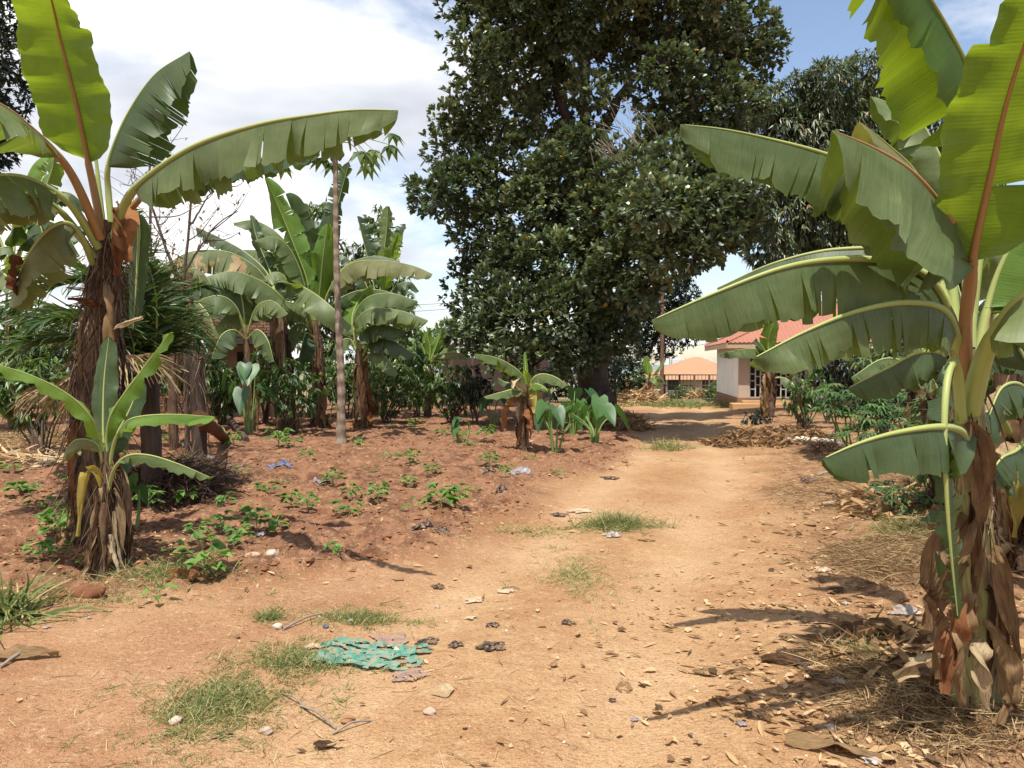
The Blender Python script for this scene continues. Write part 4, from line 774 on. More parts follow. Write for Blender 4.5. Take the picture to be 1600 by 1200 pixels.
# --- clump behind the papaya
D = 18.3
bm1 = gd(500, D)
banana('banana_plant', 'tall banana plant with upright leaves just left of the papaya trunk', bm1, [(498, 620, D), (496, 550, D), (492, 500, D)], [0.13, 0.12, 0.11, 0.09], [
    l([(490, 505, D), (480, 440, D - .1), (460, 385, D - .2), (438, 330, D - .3), (414, 277, D - .5)], w=0.34, near=15, far=25, up=(-0.3, -0.8, 0.5), mat='leaf_bright', pet=0.25, tears=4),
    l([(492, 505, D), (488, 430, D), (476, 380, D), (460, 340, D), (446, 303, D)], w=0.46, near=65, far=60, up=(-0.6, 0, 0.7), mat='leaf_dark', pet=0.25, tears=6),
    l([(496, 505, D), (508, 430, D), (520, 360, D), (533, 300, D), (546, 254, D)], w=0.32, near=30, far=30, up=(0.6, -0.6, 0.4), mat='leaf_dark', pet=0.2, tears=6),
    l([(494, 505, D), (500, 450, D - .2), (505, 400, D - .4), (512, 350, D - .5)], w=0.30, near=20, far=20, up=(0.2, -0.9, 0.4), mat='leaf_bright', pet=0.2, tears=3),
    l([(488, 505, D), (472, 430, D - .3), (450, 384, D - .5), (425, 370, D - .7), (398, 376, D - .9)], w=0.44, near=62, far=55, mat='leaf_mid', pet=0.3, tears=6),
    l([(488, 505, D), (472, 445, D + .2), (455, 412, D + .3), (420, 393, D + .4), (362, 390, D + .5)], w=0.46, near=64, far=55, mat='leaf_mid', pet=0.25, tears=7),
    l([(486, 510, D), (474, 482, D - .4), (440, 470, D - .7), (400, 480, D - 1), (366, 498, D - 1.2)], w=0.46, near=62, far=55, mat='leaf_mid', pet=0.15, tears=7),
    l([(490, 515, D), (474, 462, D - .7), (468, 446, D - 1), (505, 468, D - 1.4), (555, 515, D - 1.8)], w=0.46, near=45, far=45, up=(0.3, -0.3, 0.9), mat='leaf_mid', pet=0.3, tears=5),
    l([(498, 508, D), (515, 450, D - .2), (548, 412, D - .3), (600, 407, D - .5), (645, 415, D - .6), (676, 428, D - .7)], w=0.46, near=64, far=50, mat='leaf_old', pet=0.22, tears=7),
    l([(498, 510, D), (512, 455, D + .2), (540, 415, D + .4), (585, 400, D + .5), (625, 408, D + .5)], w=0.41, near=62, far=55, mat='leaf_dark', pet=0.25, tears=6),
    l([(486, 500, D), (460, 455, D + .3), (420, 430, D + .4), (370, 425, D + .5), (318, 445, D + .6)], w=0.46, near=64, far=55, mat='leaf_dark', pet=0.2, tears=7), l([(486, 508, D), (455, 478, D + .1), (410, 462, D), (360, 470, D - .1), (325, 492, D - .2)], w=0.44, near=64, far=55, mat='leaf_dark', pet=0.2, tears=7), l([(498, 508, D), (525, 470, D + .2), (570, 452, D + .2), (620, 460, D + .1), (650, 480, D)], w=0.44, near=64, far=55, mat='leaf_dark', pet=0.2, tears=7), l([(490, 505, D), (470, 420, D + .4), (440, 370, D + .6), (400, 345, D + .7), (365, 348, D + .8)], w=0.44, near=60, far=55, mat='leaf_mid', pet=0.25, tears=7), l([(488, 520, D), (474, 505, D - .3), (455, 512, D - .5), (436, 545, D - .6)], w=0.38, near=62, far=58, mat='leaf_mid', tears=5),
    l([(494, 530, D), (478, 520, D - .4), (470, 545, D - .5), (462, 585, D - .5)], w=0.32, near=60, far=60, mat='leaf_dark', tears=4)],
    dry=20, dmats=('dry_dark', 'dry_leaf', 'dry_leaf', 'dry_dark'), dryL=(0.6, 1.5), dryw=0.07, fib=120, res=0.09, skirt=6)
bm2 = gd(566, D - .6); D2 = D - .6
banana('banana_plant', 'banana plant with drooping leaves stacked just right of the papaya trunk', bm2, [(566, 610, D2), (562, 545, D2)], [0.13, 0.12, 0.09], [
    l([(560, 550, D2), (552, 500, D2), (572, 466, D2 - .2), (610, 458, D2 - .4), (652, 470, D2 - .6)], w=0.42, near=60, far=52, mat='leaf_mid', tears=6), l([(560, 550, D2), (556, 505, D2 - .3), (580, 482, D2 - .6), (625, 485, D2 - .8), (668, 500, D2 - 1)], w=0.41, near=60, far=50, mat='leaf_mid', tears=6),
    l([(562, 555, D2), (566, 520, D2 - .3), (590, 506, D2 - .5), (634, 516, D2 - .7)], w=0.41, near=62, far=55, mat='leaf_dark', tears=5), l([(564, 560, D2), (580, 532, D2 - .3), (610, 530, D2 - .5), (648, 554, D2 - .6)], w=0.38, near=62, far=55, mat='leaf_dark', tears=5),
    l([(566, 565, D2), (585, 548, D2 - .3), (605, 560, D2 - .5), (622, 585, D2 - .6)], w=0.32, near=62, far=55, mat='leaf_mid', tears=4), l([(558, 550, D2), (550, 500, D2 + .2), (560, 470, D2 + .4), (580, 445, D2 + .5)], w=0.3, near=30, far=30, up=(0.1, -.8, .5), mat='leaf_bright', tears=3),
    l([(560, 555, D2), (548, 530, D2), (530, 535, D2 - .2), (515, 560, D2 - .3)], w=0.28, near=62, far=58, mat='leaf_mid', tears=3)], dry=18, dryL=(0.5, 1.2), dryw=0.09, dmats=('dry_leaf', 'dry_dark', 'dry_leaf', 'dry_rust'), fib=120, res=0.09, skirt=8)
D3 = 17.2; bm3 = gd(446, D3)
banana('banana_plant', 'banana plant with half withered brown leaf arching towards the brick house', bm3, [(446, 600, D3), (442, 520, D3), (436, 478, D3)], [0.16, 0.15, 0.12, 0.09], [
    l([(436, 485, D3), (415, 435, D3 - .2), (390, 410, D3 - .4), (350, 392, D3 - .6), (295, 394, D3 - .8), (243, 424, D3 - 1)], w=0.59, near=62, far=50, mat='leaf_brownpatch', pet=0.2, tears=10, ragged=0.2),
    l([(436, 490, D3), (443, 468, D3 - .3), (410, 440, D3 - .6), (365, 424, D3 - .9), (322, 432, D3 - 1.1)], w=0.54, near=60, far=50, mat='leaf_mid', pet=0.12, tears=8),
    l([(434, 490, D3), (410, 462, D3 - .3), (388, 458, D3 - .5), (350, 495, D3 - .7), (316, 532, D3 - .8)], w=0.44, near=55, far=50, up=(0.4, 0, 0.9), mat='leaf_mid', pet=0.2, tears=6),
    l([(438, 490, D3), (448, 440, D3), (430, 425, D3 - .1), (402, 440, D3 - .2)], w=0.36, near=58, far=50, mat='leaf_mid', tears=4),
    l([(436, 485, D3), (420, 430, D3 + .3), (385, 395, D3 + .4), (345, 372, D3 + .5), (308, 355, D3 + .6)], w=0.38, near=60, far=55, mat='leaf_dark', tears=7),
    l([(438, 480, D3), (420, 420, D3 + .4), (402, 375, D3 + .5), (392, 336, D3 + .6)], w=0.22, near=25, far=25, up=(-.2, -.9, .3), mat='leaf_dark', tears=4),
    l([(434, 490, D3), (400, 450, D3 + .3), (340, 440, D3 + .3), (275, 452, D3 + .3)], w=0.44, near=62, far=55, mat='leaf_dark', tears=8)], dry=14, dmats=('dry_dark', 'dry_leaf', 'dry_leaf', 'dry_dark'), dryL=(0.6, 1.4), dryw=0.06, fib=80, res=0.09)
D4 = 22.5; bm4 = gd(592, D4)
banana('banana_plant', 'farther banana plant with wind shredded upright leaves against the sky', bm4, [(592, 560, D4), (592, 470, D4)], [0.2, 0.17, 0.12], [
    l([(590, 480, D4), (578, 420, D4), (566, 370, D4), (558, 338, D4)], w=0.38, near=45, far=40, up=(-.5, -.5, .6), mat='leaf_dark', tears=24, ragged=0.3), l([(592, 480, D4), (598, 410, D4), (604, 360, D4), (606, 322, D4)], w=0.40, near=40, far=40, up=(.2, -.8, .5), mat='leaf_mid', tears=24, ragged=0.3),
    l([(594, 480, D4), (608, 430, D4), (620, 395, D4), (634, 350, D4)], w=0.40, near=50, far=45, up=(.6, -.5, .5), mat='leaf_dark', tears=26, ragged=0.3), l([(594, 480, D4), (605, 420, D4 - .5), (612, 390, D4 - .8), (622, 365, D4 - 1)], w=0.34, near=30, far=30, up=(.3, -.8, .5), mat='leaf_bright', tears=14, ragged=0.3),
    l([(590, 490, D4), (570, 440, D4), (545, 405, D4), (520, 395, D4)], w=0.34, near=55, far=50, mat='leaf_dark', tears=14), l([(594, 490, D4), (615, 450, D4), (640, 440, D4), (655, 455, D4)], w=0.3, near=60, far=50, mat='leaf_dark', tears=12)], dry=8, dryL=(0.8, 1.8), dryw=0.15, fib=0, res=0.09)
D5 = 22.0; bm5 = gd(668, D5)
banana('banana_plant', 'low pale banana plant among bushes between papaya and jackfruit tree', bm5, [(668, 600, D5), (670, 568, D5)], [0.12, 0.1, 0.07], [
    l([(670, 570, D5), (672, 545, D5), (668, 525, D5), (672, 512, D5)], w=0.2, near=25, far=25, up=(0, -.9, .4), mat='leaf_bright', tears=3), l([(670, 570, D5), (690, 550, D5), (705, 538, D5), (722, 536, D5)], w=0.2, near=40, far=35, mat='leaf_mid', tears=4), l([(670, 572, D5), (695, 552, D5 - .3), (720, 552, D5 - .5), (730, 562, D5 - .6)], w=0.24, near=45, far=35, mat='leaf_old', tears=4),
    l([(670, 574, D5), (680, 556, D5 - .2), (695, 556, D5 - .4), (705, 578, D5 - .5)], w=0.15, near=45, far=45, mat='leaf_old', tears=3), l([(668, 572, D5), (650, 545, D5), (636, 545, D5), (622, 565, D5)], w=0.2, near=55, far=45, mat='leaf_mid', tears=4), l([(669, 570, D5), (660, 540, D5), (648, 530, D5), (638, 528, D5)], w=0.2, near=45, far=45, mat='leaf_bright', tears=4), l([(670, 570, D5), (684, 535, D5), (690, 522, D5), (694, 512, D5)], w=0.15, near=25, far=25, up=(.2, -.9, .3), mat='leaf_bright', tears=2)], dry=5, dryL=(0.3, 0.7), dryw=0.1, fib=0, res=0.09)
D6 = 13.6; bm6 = gd(815, D6)
banana('banana_plant', 'small half dry banana plant in front of the jackfruit tree', bm6, [(816, 665, D6), (820, 630, D6), (824, 600, D6)], [0.09, 0.08, 0.07, 0.05], [
    l([(822, 612, D6), (815, 585, D6 - .2), (795, 568, D6 - .4), (770, 557, D6 - .6), (742, 553, D6 - .8)], w=0.20, near=58, far=40, mat='leaf_mid', pet=0.15, tears=4), l([(825, 612, D6), (832, 592, D6 - .1), (846, 584, D6 - .2), (866, 588, D6 - .4), (886, 601, D6 - .6)], w=0.19, near=60, far=45, mat='leaf_mid', pet=0.15, tears=4),
    l([(824, 612, D6), (822, 590, D6), (821, 570, D6), (820, 550, D6)], w=0.05, near=20, far=20, up=(0, -1, .2), mat='leaf_bright', tears=0), l([(824, 612, D6), (826, 596, D6 - .1), (822, 585, D6 - .2), (821, 578, D6 - .3)], w=0.07, near=20, far=20, up=(0, -1, .2), mat='leaf_bright', tears=0),
    l([(822, 618, D6), (805, 608, D6 - .3), (785, 612, D6 - .5), (756, 620, D6 - .7)], w=0.15, near=45, far=40, mat='leaf_mid', tears=3), l([(820, 615, D6), (800, 600, D6 - .1), (788, 596, D6 - .1), (778, 590, D6 - .1)], w=0.14, near=45, far=45, mat='leaf_dark', tears=3),
    l([(825, 615, D6), (835, 600, D6 - .2), (850, 604, D6 - .4), (856, 612, D6 - .5)], w=0.13, near=40, far=40, mat='leaf_bright', tears=2), l([(826, 618, D6), (832, 606, D6 - .2), (838, 615, D6 - .3), (836, 646, D6 - .4)], w=0.13, near=40, far=40, up=(0.2, -.9, .3), mat='leaf_yellow', tears=4),
    l([(822, 618, D6), (812, 598, D6 - .2), (804, 594, D6 - .4), (800, 606, D6 - .5)], dry=True, w=0.09, mat='dry_pale', crumple=0.2), l([(816, 625, D6), (802, 620, D6 - .2), (790, 640, D6 - .3), (788, 670, D6 - .3)], dry=True, w=0.10, mat='dry_rust'), l([(822, 635, D6), (828, 645, D6 - .2), (826, 670, D6 - .3)], dry=True, w=0.1, mat='dry_rust')],
    dry=7, dryL=(0.25, 0.6), dryw=0.05, fib=80, res=0.06, skirt=4)
D7 = 37.0; bm7 = gd(1016, D7)
banana('banana_plant', 'small far banana plant standing by the utility pole', bm7, [(1014, 590, D7)], [0.12, 0.08], [
    l([(1014, 596, D7), (1012, 580, D7), (1011, 568, D7), (1010, 556, D7)], w=0.24, near=20, far=20, up=(0, -.9, .3), mat='leaf_bright', tears=3), l([(1014, 596, D7), (1004, 580, D7), (994, 570, D7), (984, 564, D7)], w=0.2, near=40, far=40, mat='leaf_mid', tears=3), l([(1014, 596, D7), (1024, 580, D7), (1032, 570, D7), (1038, 558, D7)], w=0.2, near=40, far=40, mat='leaf_mid', tears=3),
    l([(1014, 596, D7), (1002, 584, D7), (992, 580, D7), (982, 586, D7)], w=0.22, near=40, far=40, mat='leaf_bright', tears=3), l([(1014, 598, D7), (1024, 588, D7), (1034, 590, D7), (1040, 600, D7)], w=0.22, near=45, far=40, mat='leaf_mid', tears=3), l([(1014, 598, D7), (1020, 590, D7 - .4), (1026, 596, D7 - .6), (1030, 606, D7 - .6)], w=0.2, near=45, far=40, mat='leaf_bright', tears=2)], dry=4, dryL=(0.4, 0.8), dryw=0.14, fib=0, res=0.12)
D8 = 22.0; bm8 = gd(1203, D8)
banana('banana_plant', 'banana plant with dark stem standing before the barred veranda', bm8, [(1202, 600, D8), (1204, 560, D8)], [0.14, 0.12, 0.08], [
    l([(1204, 565, D8), (1200, 540, D8), (1203, 520, D8 - .1), (1212, 500, D8 - .2)], w=0.26, near=20, far=25, up=(-.2, -.9, .3), mat='leaf_bright', tears=3), l([(1202, 570, D8), (1190, 548, D8), (1165, 545, D8 - .2), (1124, 553, D8 - .4)], w=0.28, near=62, far=52, mat='leaf_mid', tears=4), l([(1202, 565, D8), (1194, 545, D8), (1186, 535, D8), (1182, 528, D8)], w=0.22, near=40, far=40, mat='leaf_dark', tears=3),
    l([(1206, 570, D8), (1225, 560, D8), (1245, 565, D8 - .2), (1260, 585, D8 - .3)], w=0.26, near=58, far=50, mat='leaf_dark', tears=4), l([(1205, 590, D8), (1225, 590, D8 - .2), (1240, 600, D8 - .4), (1252, 618, D8 - .5)], w=0.24, near=50, far=50, mat='leaf_mid', tears=3)], dry=14, dryL=(0.4, 1.0), dryw=0.14, dmats=('dry_dark', 'dry_dark', 'dry_leaf'), fib=0, res=0.09)
D9 = 10.5; bm9 = gd(-70, D9)
banana('banana_plant', 'shaded banana plant at the picture\'s left edge behind the tall one', bm9, [(-60, 560, D9), (-30, 490, D9), (8, 430, D9)], [0.10, 0.09, 0.08, 0.06], [
    l([(16, 430, D9), (40, 370, D9 - .2), (70, 345, D9 - .3), (100, 360, D9 - .4), (125, 400, D9 - .4)], w=0.26, near=60, far=55, mat='leaf_dark', tears=6), l([(16, 430, D9), (20, 360, D9 - .3), (40, 330, D9 - .5), (60, 345, D9 - .7), (72, 385, D9 - .8)], w=0.26, near=55, far=50, mat='leaf_dark', tears=5), l([(16, 430, D9), (0, 370, D9), (-30, 330, D9), (-80, 310, D9)], w=0.3, near=55, far=50, mat='leaf_dark', tears=6),
    l([(14, 440, D9), (20, 400, D9 - .5), (10, 385, D9 - .7), (-30, 400, D9 - .8)], w=0.2, near=45, far=45, mat='leaf_mid', tears=4), l([(18, 430, D9), (45, 395, D9 + .2), (90, 370, D9 + .4), (130, 350, D9 + .5)], w=0.26, near=50, far=50, mat='leaf_dark', tears=6), l([(16, 430, D9), (30, 320, D9 + .3), (50, 260, D9 + .4), (84, 235, D9 + .4)], w=0.25, near=50, far=45, mat='leaf_bright', tears=5), l([(14, 440, D9), (0, 420, D9 - .5), (20, 440, D9 - .9), (60, 470, D9 - 1)], w=0.2, near=55, far=50, mat='leaf_mid', tears=4), l([(18, 430, D9), (60, 320, D9 + .5), (105, 300, D9 + .6), (140, 330, D9 + .7)], w=0.25, near=55, far=50, mat='leaf_dark', tears=6)],
    dry=6, dryL=(0.5, 1.1), dryw=0.06, fib=160, res=0.06)
# withered plant between the palm and the brick house
D10 = 13.5; bm10 = gd(270, D10)
banana('banana_plant', 'withered banana plant with hanging brown leaves before the brick house', bm10, [(270, 600, D10), (268, 520, D10), (266, 470, D10)], [0.075, 0.07, 0.06, 0.05], [
    l([(266, 480, D10), (276, 440, D10 - .1), (292, 440, D10 - .2), (300, 500, D10 - .2)], dry=True, w=0.12, mat='dry_leaf'), l([(266, 480, D10), (256, 440, D10 - .1), (244, 445, D10 - .2), (240, 510, D10 - .2)], dry=True, w=0.12, mat='dry_leaf'), l([(268, 485, D10), (282, 460, D10 - .3), (290, 480, D10 - .4), (292, 560, D10 - .4)], dry=True, w=0.1, mat='dry_pale'), l([(266, 485, D10), (262, 460, D10 - .4), (258, 500, D10 - .5), (256, 570, D10 - .5)], dry=True, w=0.1, mat='dry_dark'),
    l([(266, 480, D10), (285, 430, D10), (310, 420, D10), (335, 450, D10)], w=0.2, near=60, far=60, mat='leaf_old', tears=7, ragged=.25), l([(264, 480, D10), (250, 430, D10), (225, 420, D10), (205, 440, D10)], w=0.2, near=60, far=60, mat='leaf_mid', tears=7, ragged=.25), l([(268, 490, D10), (300, 470, D10 - .2), (325, 490, D10 - .3), (340, 530, D10 - .3)], w=0.18, near=60, far=60, mat='leaf_brownpatch', tears=7, ragged=.25)], dry=5, dmats=('dry_dark', 'dry_leaf'), dryL=(0.4, 0.9), dryw=0.05, fib=200, res=0.07)
b11 = gd(1720, 4.8)
banana('banana_plant', 'banana plant whose dark leaves enter the frame at the lower right edge', b11, [(1710, 800, 4.8), (1680, 680, 4.8), (1640, 600, 4.8)], [0.12, 0.11, 0.10, 0.07], [
    l([(1622, 620, 4.8), (1590, 540, 4.7), (1550, 530, 4.6), (1515, 570, 4.5)], w=0.22, near=68, far=64, mat='leaf_dark', tears=5), l([(1622, 640, 4.8), (1595, 600, 4.5), (1565, 605, 4.4), (1545, 650, 4.3)], w=0.2, near=68, far=64, mat='leaf_dark', tears=5), l([(1622, 660, 4.8), (1590, 700, 4.5), (1565, 715, 4.4), (1540, 750, 4.35)], w=0.2, near=70, far=66, mat='leaf_dark', tears=5),
    l([(1622, 600, 4.9), (1600, 470, 5.0), (1570, 400, 5.1), (1530, 370, 5.1)], w=0.26, near=60, far=60, mat='leaf_mid', tears=5), l([(1622, 600, 4.9), (1660, 480, 4.9), (1720, 450, 4.9)], w=0.26, near=60, far=60, mat='leaf_mid', tears=4)], dry=12, dryL=(0.4, 1.0), dryw=0.06, fib=200, skirt=6)
D12 = 16.4; bm12 = gd(392, D12)
banana('banana_plant', 'low leaning banana plant in front of the brick wall', bm12, [(390, 610, D12), (386, 545, D12), (384, 515, D12)], [0.09, 0.085, 0.07, 0.05], [
    l([(384, 522, D12), (370, 480, D12 - .2), (345, 462, D12 - .4), (312, 470, D12 - .5), (285, 500, D12 - .6)], w=0.42, near=64, far=58, mat='leaf_mid', tears=6), l([(384, 522, D12), (378, 465, D12), (360, 435, D12), (335, 425, D12)], w=0.36, near=60, far=55, mat='leaf_dark', tears=6), l([(386, 522, D12), (400, 480, D12 - .2), (425, 470, D12 - .4), (450, 490, D12 - .5)], w=0.36, near=62, far=58, mat='leaf_mid', tears=6), l([(384, 530, D12), (365, 515, D12 - .4), (345, 525, D12 - .6), (330, 560, D12 - .7)], w=0.34, near=62, far=58, mat='leaf_dark', tears=5), l([(386, 530, D12), (402, 515, D12 - .4), (418, 530, D12 - .6), (428, 565, D12 - .7)], w=0.3, near=62, far=58, mat='leaf_mid', tears=5)], dry=8, dryL=(0.4, 0.9), dryw=0.06, fib=100, res=0.08)
b13 = gd(1556, 7.0)
banana('banana_plant', 'brown sheathed banana stem behind and right of the big banana', b13, [(1556, 700, 7.0), (1552, 600, 7.0), (1550, 555, 7.0)], [0.10, 0.09, 0.08, 0.06], [
    l([(1550, 570, 7), (1530, 520, 6.9), (1490, 510, 6.8), (1450, 545, 6.7)], w=0.26, near=66, far=60, mat='leaf_dark', tears=6), l([(1550, 570, 7), (1580, 510, 7), (1620, 510, 7), (1660, 560, 7)], w=0.26, near=66, far=60, mat='leaf_mid', tears=6), l([(1550, 575, 7), (1535, 580, 6.8), (1520, 620, 6.7), (1514, 670, 6.7)], dry=True, w=0.1, mat='dry_leaf'), l([(1552, 575, 7), (1570, 580, 6.8), (1582, 620, 6.7), (1584, 690, 6.7)], dry=True, w=0.1, mat='dry_leaf')], dry=14, dryL=(0.4, 1.1), dryw=0.07, fib=200, res=0.06, skirt=6)
# ------------------------------------------------------------------ trees
def limb(m, P, r0, r1, sides=8, n=14):
    C = spline(P, n); C[1:-1] += (rng.normal(size=(n - 2, 3)) * 0.25 * r0); V, F, uv = tube(C, np.linspace(r0, r1, n), sides); m.add(V, F, uv)
def crown_mesh(name, parent, org, C, Rd, per_m2, kind, mat, leafL, leafW, spread=1.0, cover=None, drop=0.0, jitter=0.22):
    """leaf rosettes over lumpy clumps: C centres, Rd radii (n,3)"""
    Vs = []; Fs = []; Vr = []; off = 0
    for c, r in zip(C, Rd):
        rm = float(np.mean(r)); n = int(4 * math.pi * rm * rm * per_m2)
        d = randdir(n); k = U(0.62, 1.0, n) ** 0.5; lump = 1 + jitter * 2 * fbm(d[:, 0] * 2.3 + c[0], d[:, 1] * 2.3 + d[:, 2] * 1.7 + c[2], 3, 9)
        p = c + d * np.asarray(r) * (k * lump)[:, None]
        nl = kind['n']; q = np.repeat(p, nl, 0); dd = np.repeat(d, nl, 0); N = len(q)
        ax = norm(dd * kind['out'] + randdir(N) * kind['rand'] + np.array((0, 0, kind['up'])))
        nn = norm(np.array((0, 0, 1.0)) * 0.9 + dd * 0.5 + randdir(N) * 0.45)
        L = leafL * U(0.65, 1.25, N); Wd = leafW * U(0.7, 1.2, N)
        V, F = scatter(q + randdir(N) * 0.02, ax, nn, L, Wd, kind['t'], kind['f'], U(0, drop, N) if drop else 0.0)
        vv = np.clip(np.repeat(U(0, 1, n), nl) * 0.5 + U(0, 1, N) * 0.37 + float(U(-.12, .2)), 0, 0.97); odd = U(0, 1, N) < kind.get('odd', 0.004); vv[odd] = 1.0
        Vs.append(V); Fs.append(F + off); Vr.append(np.repeat(vv, len(kind['t']))); off += len(V)
    me = mesh(name, np.concatenate(Vs) - org, np.concatenate(Fs), mat, var=np.concatenate(Vr), smooth=False)
    return tag(obj(name, me, parent), kind='stuff')
ROS = dict(n=7, out=0.9, rand=0.75, up=0.3, t=OBOV5, f=OBOV5_F, odd=0.0035)
DROOP = dict(n=7, out=0.55, rand=0.6, up=-0.55, t=LANC, f=LANC_F, odd=0.02)
FINE = dict(n=5, out=0.6, rand=0.9, up=0.0, t=LANC, f=LANC_F, odd=0.0)
def blobs(lst, d0, rd=1.0, jit=1.6, rs=None):
    C = []; Rr = []
    for b in lst:
        d = (b[3] if len(b) > 3 else d0) + (float(U(-jit, jit)) if len(b) < 4 else 0); C.append(at(b[0], b[1], d)); r = b[2] / FPX * d * rd; Rr.append((r, r * 1.05, r * 0.95))
    return np.array(C), np.array(Rr)
def jackfruit():
    base = gd(932, 21.0); org = base
    t = thing('jackfruit_tree', 'huge dark jackfruit tree with dense glossy crown at the left of the track', 'tree', org)
    L = [(760, 30, 55), (825, 35, 58), (755, 95, 42), (820, 110, 52), (895, 25, 58), (885, 95, 38), (935, 50, 34), (965, 100, 26), (1000, 75, 30), (735, 180, 36), (715, 235, 38), (685, 300, 34), (735, 290, 46), (790, 185, 50), (800, 262, 55), (855, 175, 36), (850, 300, 50), (700, 190, 22), (668, 310, 22),
         (755, 365, 48), (815, 345, 55), (880, 345, 50), (752, 440, 42), (815, 425, 56, 19.2), (880, 415, 56, 18.8), (940, 375, 52, 19.0), (752, 510, 36, 18.2), (815, 500, 52, 17.6), (880, 495, 56, 17.4), (945, 465, 52, 17.8), (790, 560, 30, 17.4), (850, 560, 36, 17.2), (915, 545, 34, 17.8), (965, 520, 34, 18.4), (770, 470, 40, 18.4),
         (990, 20, 42), (1045, 25, 54), (1110, 25, 58), (1165, 45, 46), (1195, 75, 26), (1095, 95, 55), (1155, 110, 36), (1045, 105, 38), (1100, 165, 50), (1150, 180, 36), (1060, 185, 40), (1175, 160, 22), (1120, 225, 40),
         (1000, 300, 46, 17.5), (1055, 280, 46, 17.0), (950, 300, 44, 19.0), (1000, 350, 44, 16.4), (1060, 335, 48, 15.8), (1120, 320, 48, 15.6), (1150, 350, 32, 15.6), (1105, 375, 36, 15.2), (1045, 395, 36, 15.4), (965, 425, 42, 17.0), (1005, 455, 30, 16.2), (990, 400, 36, 16.4), (1085, 400, 22, 15.0), (1155, 300, 38, 16.2), (1100, 260, 36, 16.8), (1020, 320, 40, 14.6), (1075, 305, 40, 16.6), (1130, 345, 40, 17.0), (1040, 345, 38, 17.6), (1110, 300, 36, 18.2),
         (920, 140, 30, 20.0), (905, 230, 32, 19.6), (950, 255, 32, 19.4), (1020, 225, 32, 19.8), (870, 260, 34, 19.4), (1015, 150, 30, 20.4), (930, 330, 38, 18.8), (930, 190, 18, 20.5),
         (820, -40, 60), (900, -60, 60), (1000, -50, 60), (1090, -50, 60), (760, -30, 45)]
    C, Rd = blobs(L, 21.0, 1.03)
    tr = MB(); top = at(915, 250, 21.3)
    limb(tr, [base - np.array((0, 0, .2)), at(928, 560, 21), at(922, 430, 21.2), top], 0.46, 0.30, 12, 20)
    for a in range(6):      # root flare
        an = a * 1.05 + 0.3; o = np.array((math.cos(an), math.sin(an), 0)); limb(tr, [base + o * 0.25 + np.array((0, 0, 0.7)), base + o * 0.5 + np.array((0, 0, 0.2)), base + o * 0.95 - np.array((0, 0, 0.08))], 0.2, 0.06, 6, 6)
    tr.build('trunk', 'bark_dark', t, org)
    forks = [(at(922, 420, 21.1), 0.22), (at(918, 340, 21.2), 0.22), (top, 0.24), (at(905, 180, 21.3), 0.2), (at(925, 500, 21), 0.16)]
    main = [([top, at(880, 170, 21.6), at(850, 60, 21.5)], .2), ([top, at(960, 170, 21.0), at(1020, 90, 21)], .2), ([top, at(1000, 230, 20.5), at(1100, 150, 20)], .17), ([at(918, 340, 21.2), at(850, 290, 21), at(760, 260, 21)], .15), ([at(922, 420, 21.1), at(1000, 360, 19.8), at(1110, 340, 18.4)], .17), ([at(922, 450, 21.1), at(870, 430, 19.8), at(800, 420, 19.2)], .13), ([top, at(915, 130, 21.4), at(925, 10, 21.4)], .18)]
    bm = MB()
    for p, r in main: limb(bm, p, r, r * 0.3, 8, 12)
    mp_ = np.vstack([spline(p, 12)[3:] for p, r in main] + [spline([at(928, 560, 21), at(922, 430, 21.2), top], 10)])
    for c in C:
        i = np.argmin(np.linalg.norm(mp_ - c, axis=1)); s = mp_[i]; limb(bm, [s, (s + c) / 2 + np.array((0, 0, -0.15)), c], 0.06, 0.02, 5, 7)
        for q in range(3): limb(bm, [c, c + randdir(1)[0] * 0.7], 0.022, 0.008, 4, 4)
    tag(bm.build('branches', 'bark_dark', t, org), kind='stuff')
    crown_mesh('crown', t, org, C, Rd, 38, ROS, 'jack_leaf', 0.19, 0.10, jitter=0.55)
    # dead twigs hanging in the middle of the crown
    tw = MB()
    for k in range(60):
        s = at(float(U(925, 1000)), float(U(150, 235)), 18.4) if k < 30 else at(float(U(920, 960)), float(U(215, 235)), 18.6); e = s + np.array((U(0.2, 0.9), U(-.3, .3), -U(0.3, 1.1))); limb(tw, [s, (s + e) / 2 + randdir(1)[0] * 0.12, e], 0.007, 0.003, 4, 5)
    tag(tw.build('dead_twigs', 'bark_pale', t, org), kind='stuff')
jackfruit()
def simple_tree(name, label, px, d, L, mat, kind, per, lL, lW, trunk_r, cat='tree', jit=1.2, bark_='bark_dark', drop=0.0, jitter=0.3, trunk_top=None, group=None):
    base = gd(px, d); t = thing(name, label, cat, base, group); C, Rd = blobs(L, d, jit=jit); cc = C.mean(0) if trunk_top is None else at(*trunk_top)
    tr = MB(); mid = base + (cc - base) * 0.5; limb(tr, [base - np.array((0, 0, .15)), mid, cc], trunk_r, trunk_r * 0.5, 9, 12); tr.build('trunk', bark_, t, base)
    bm = MB(); sp = spline([base + (cc - base) * 0.45, cc], 8)
    for c in C:
        s = sp[np.argmin(np.linalg.norm(sp - c, axis=1))]; limb(bm, [s, (s + c) / 2 + randdir(1)[0] * 0.1 * np.linalg.norm(c - s), c], trunk_r * 0.25, trunk_r * 0.06, 5, 6)
    tag(bm.build('branches', bark_, t, base), kind='stuff')
    crown_mesh('crown', t, base, C, Rd, per, kind, mat, lL, lW, drop=drop, jitter=jitter); return t
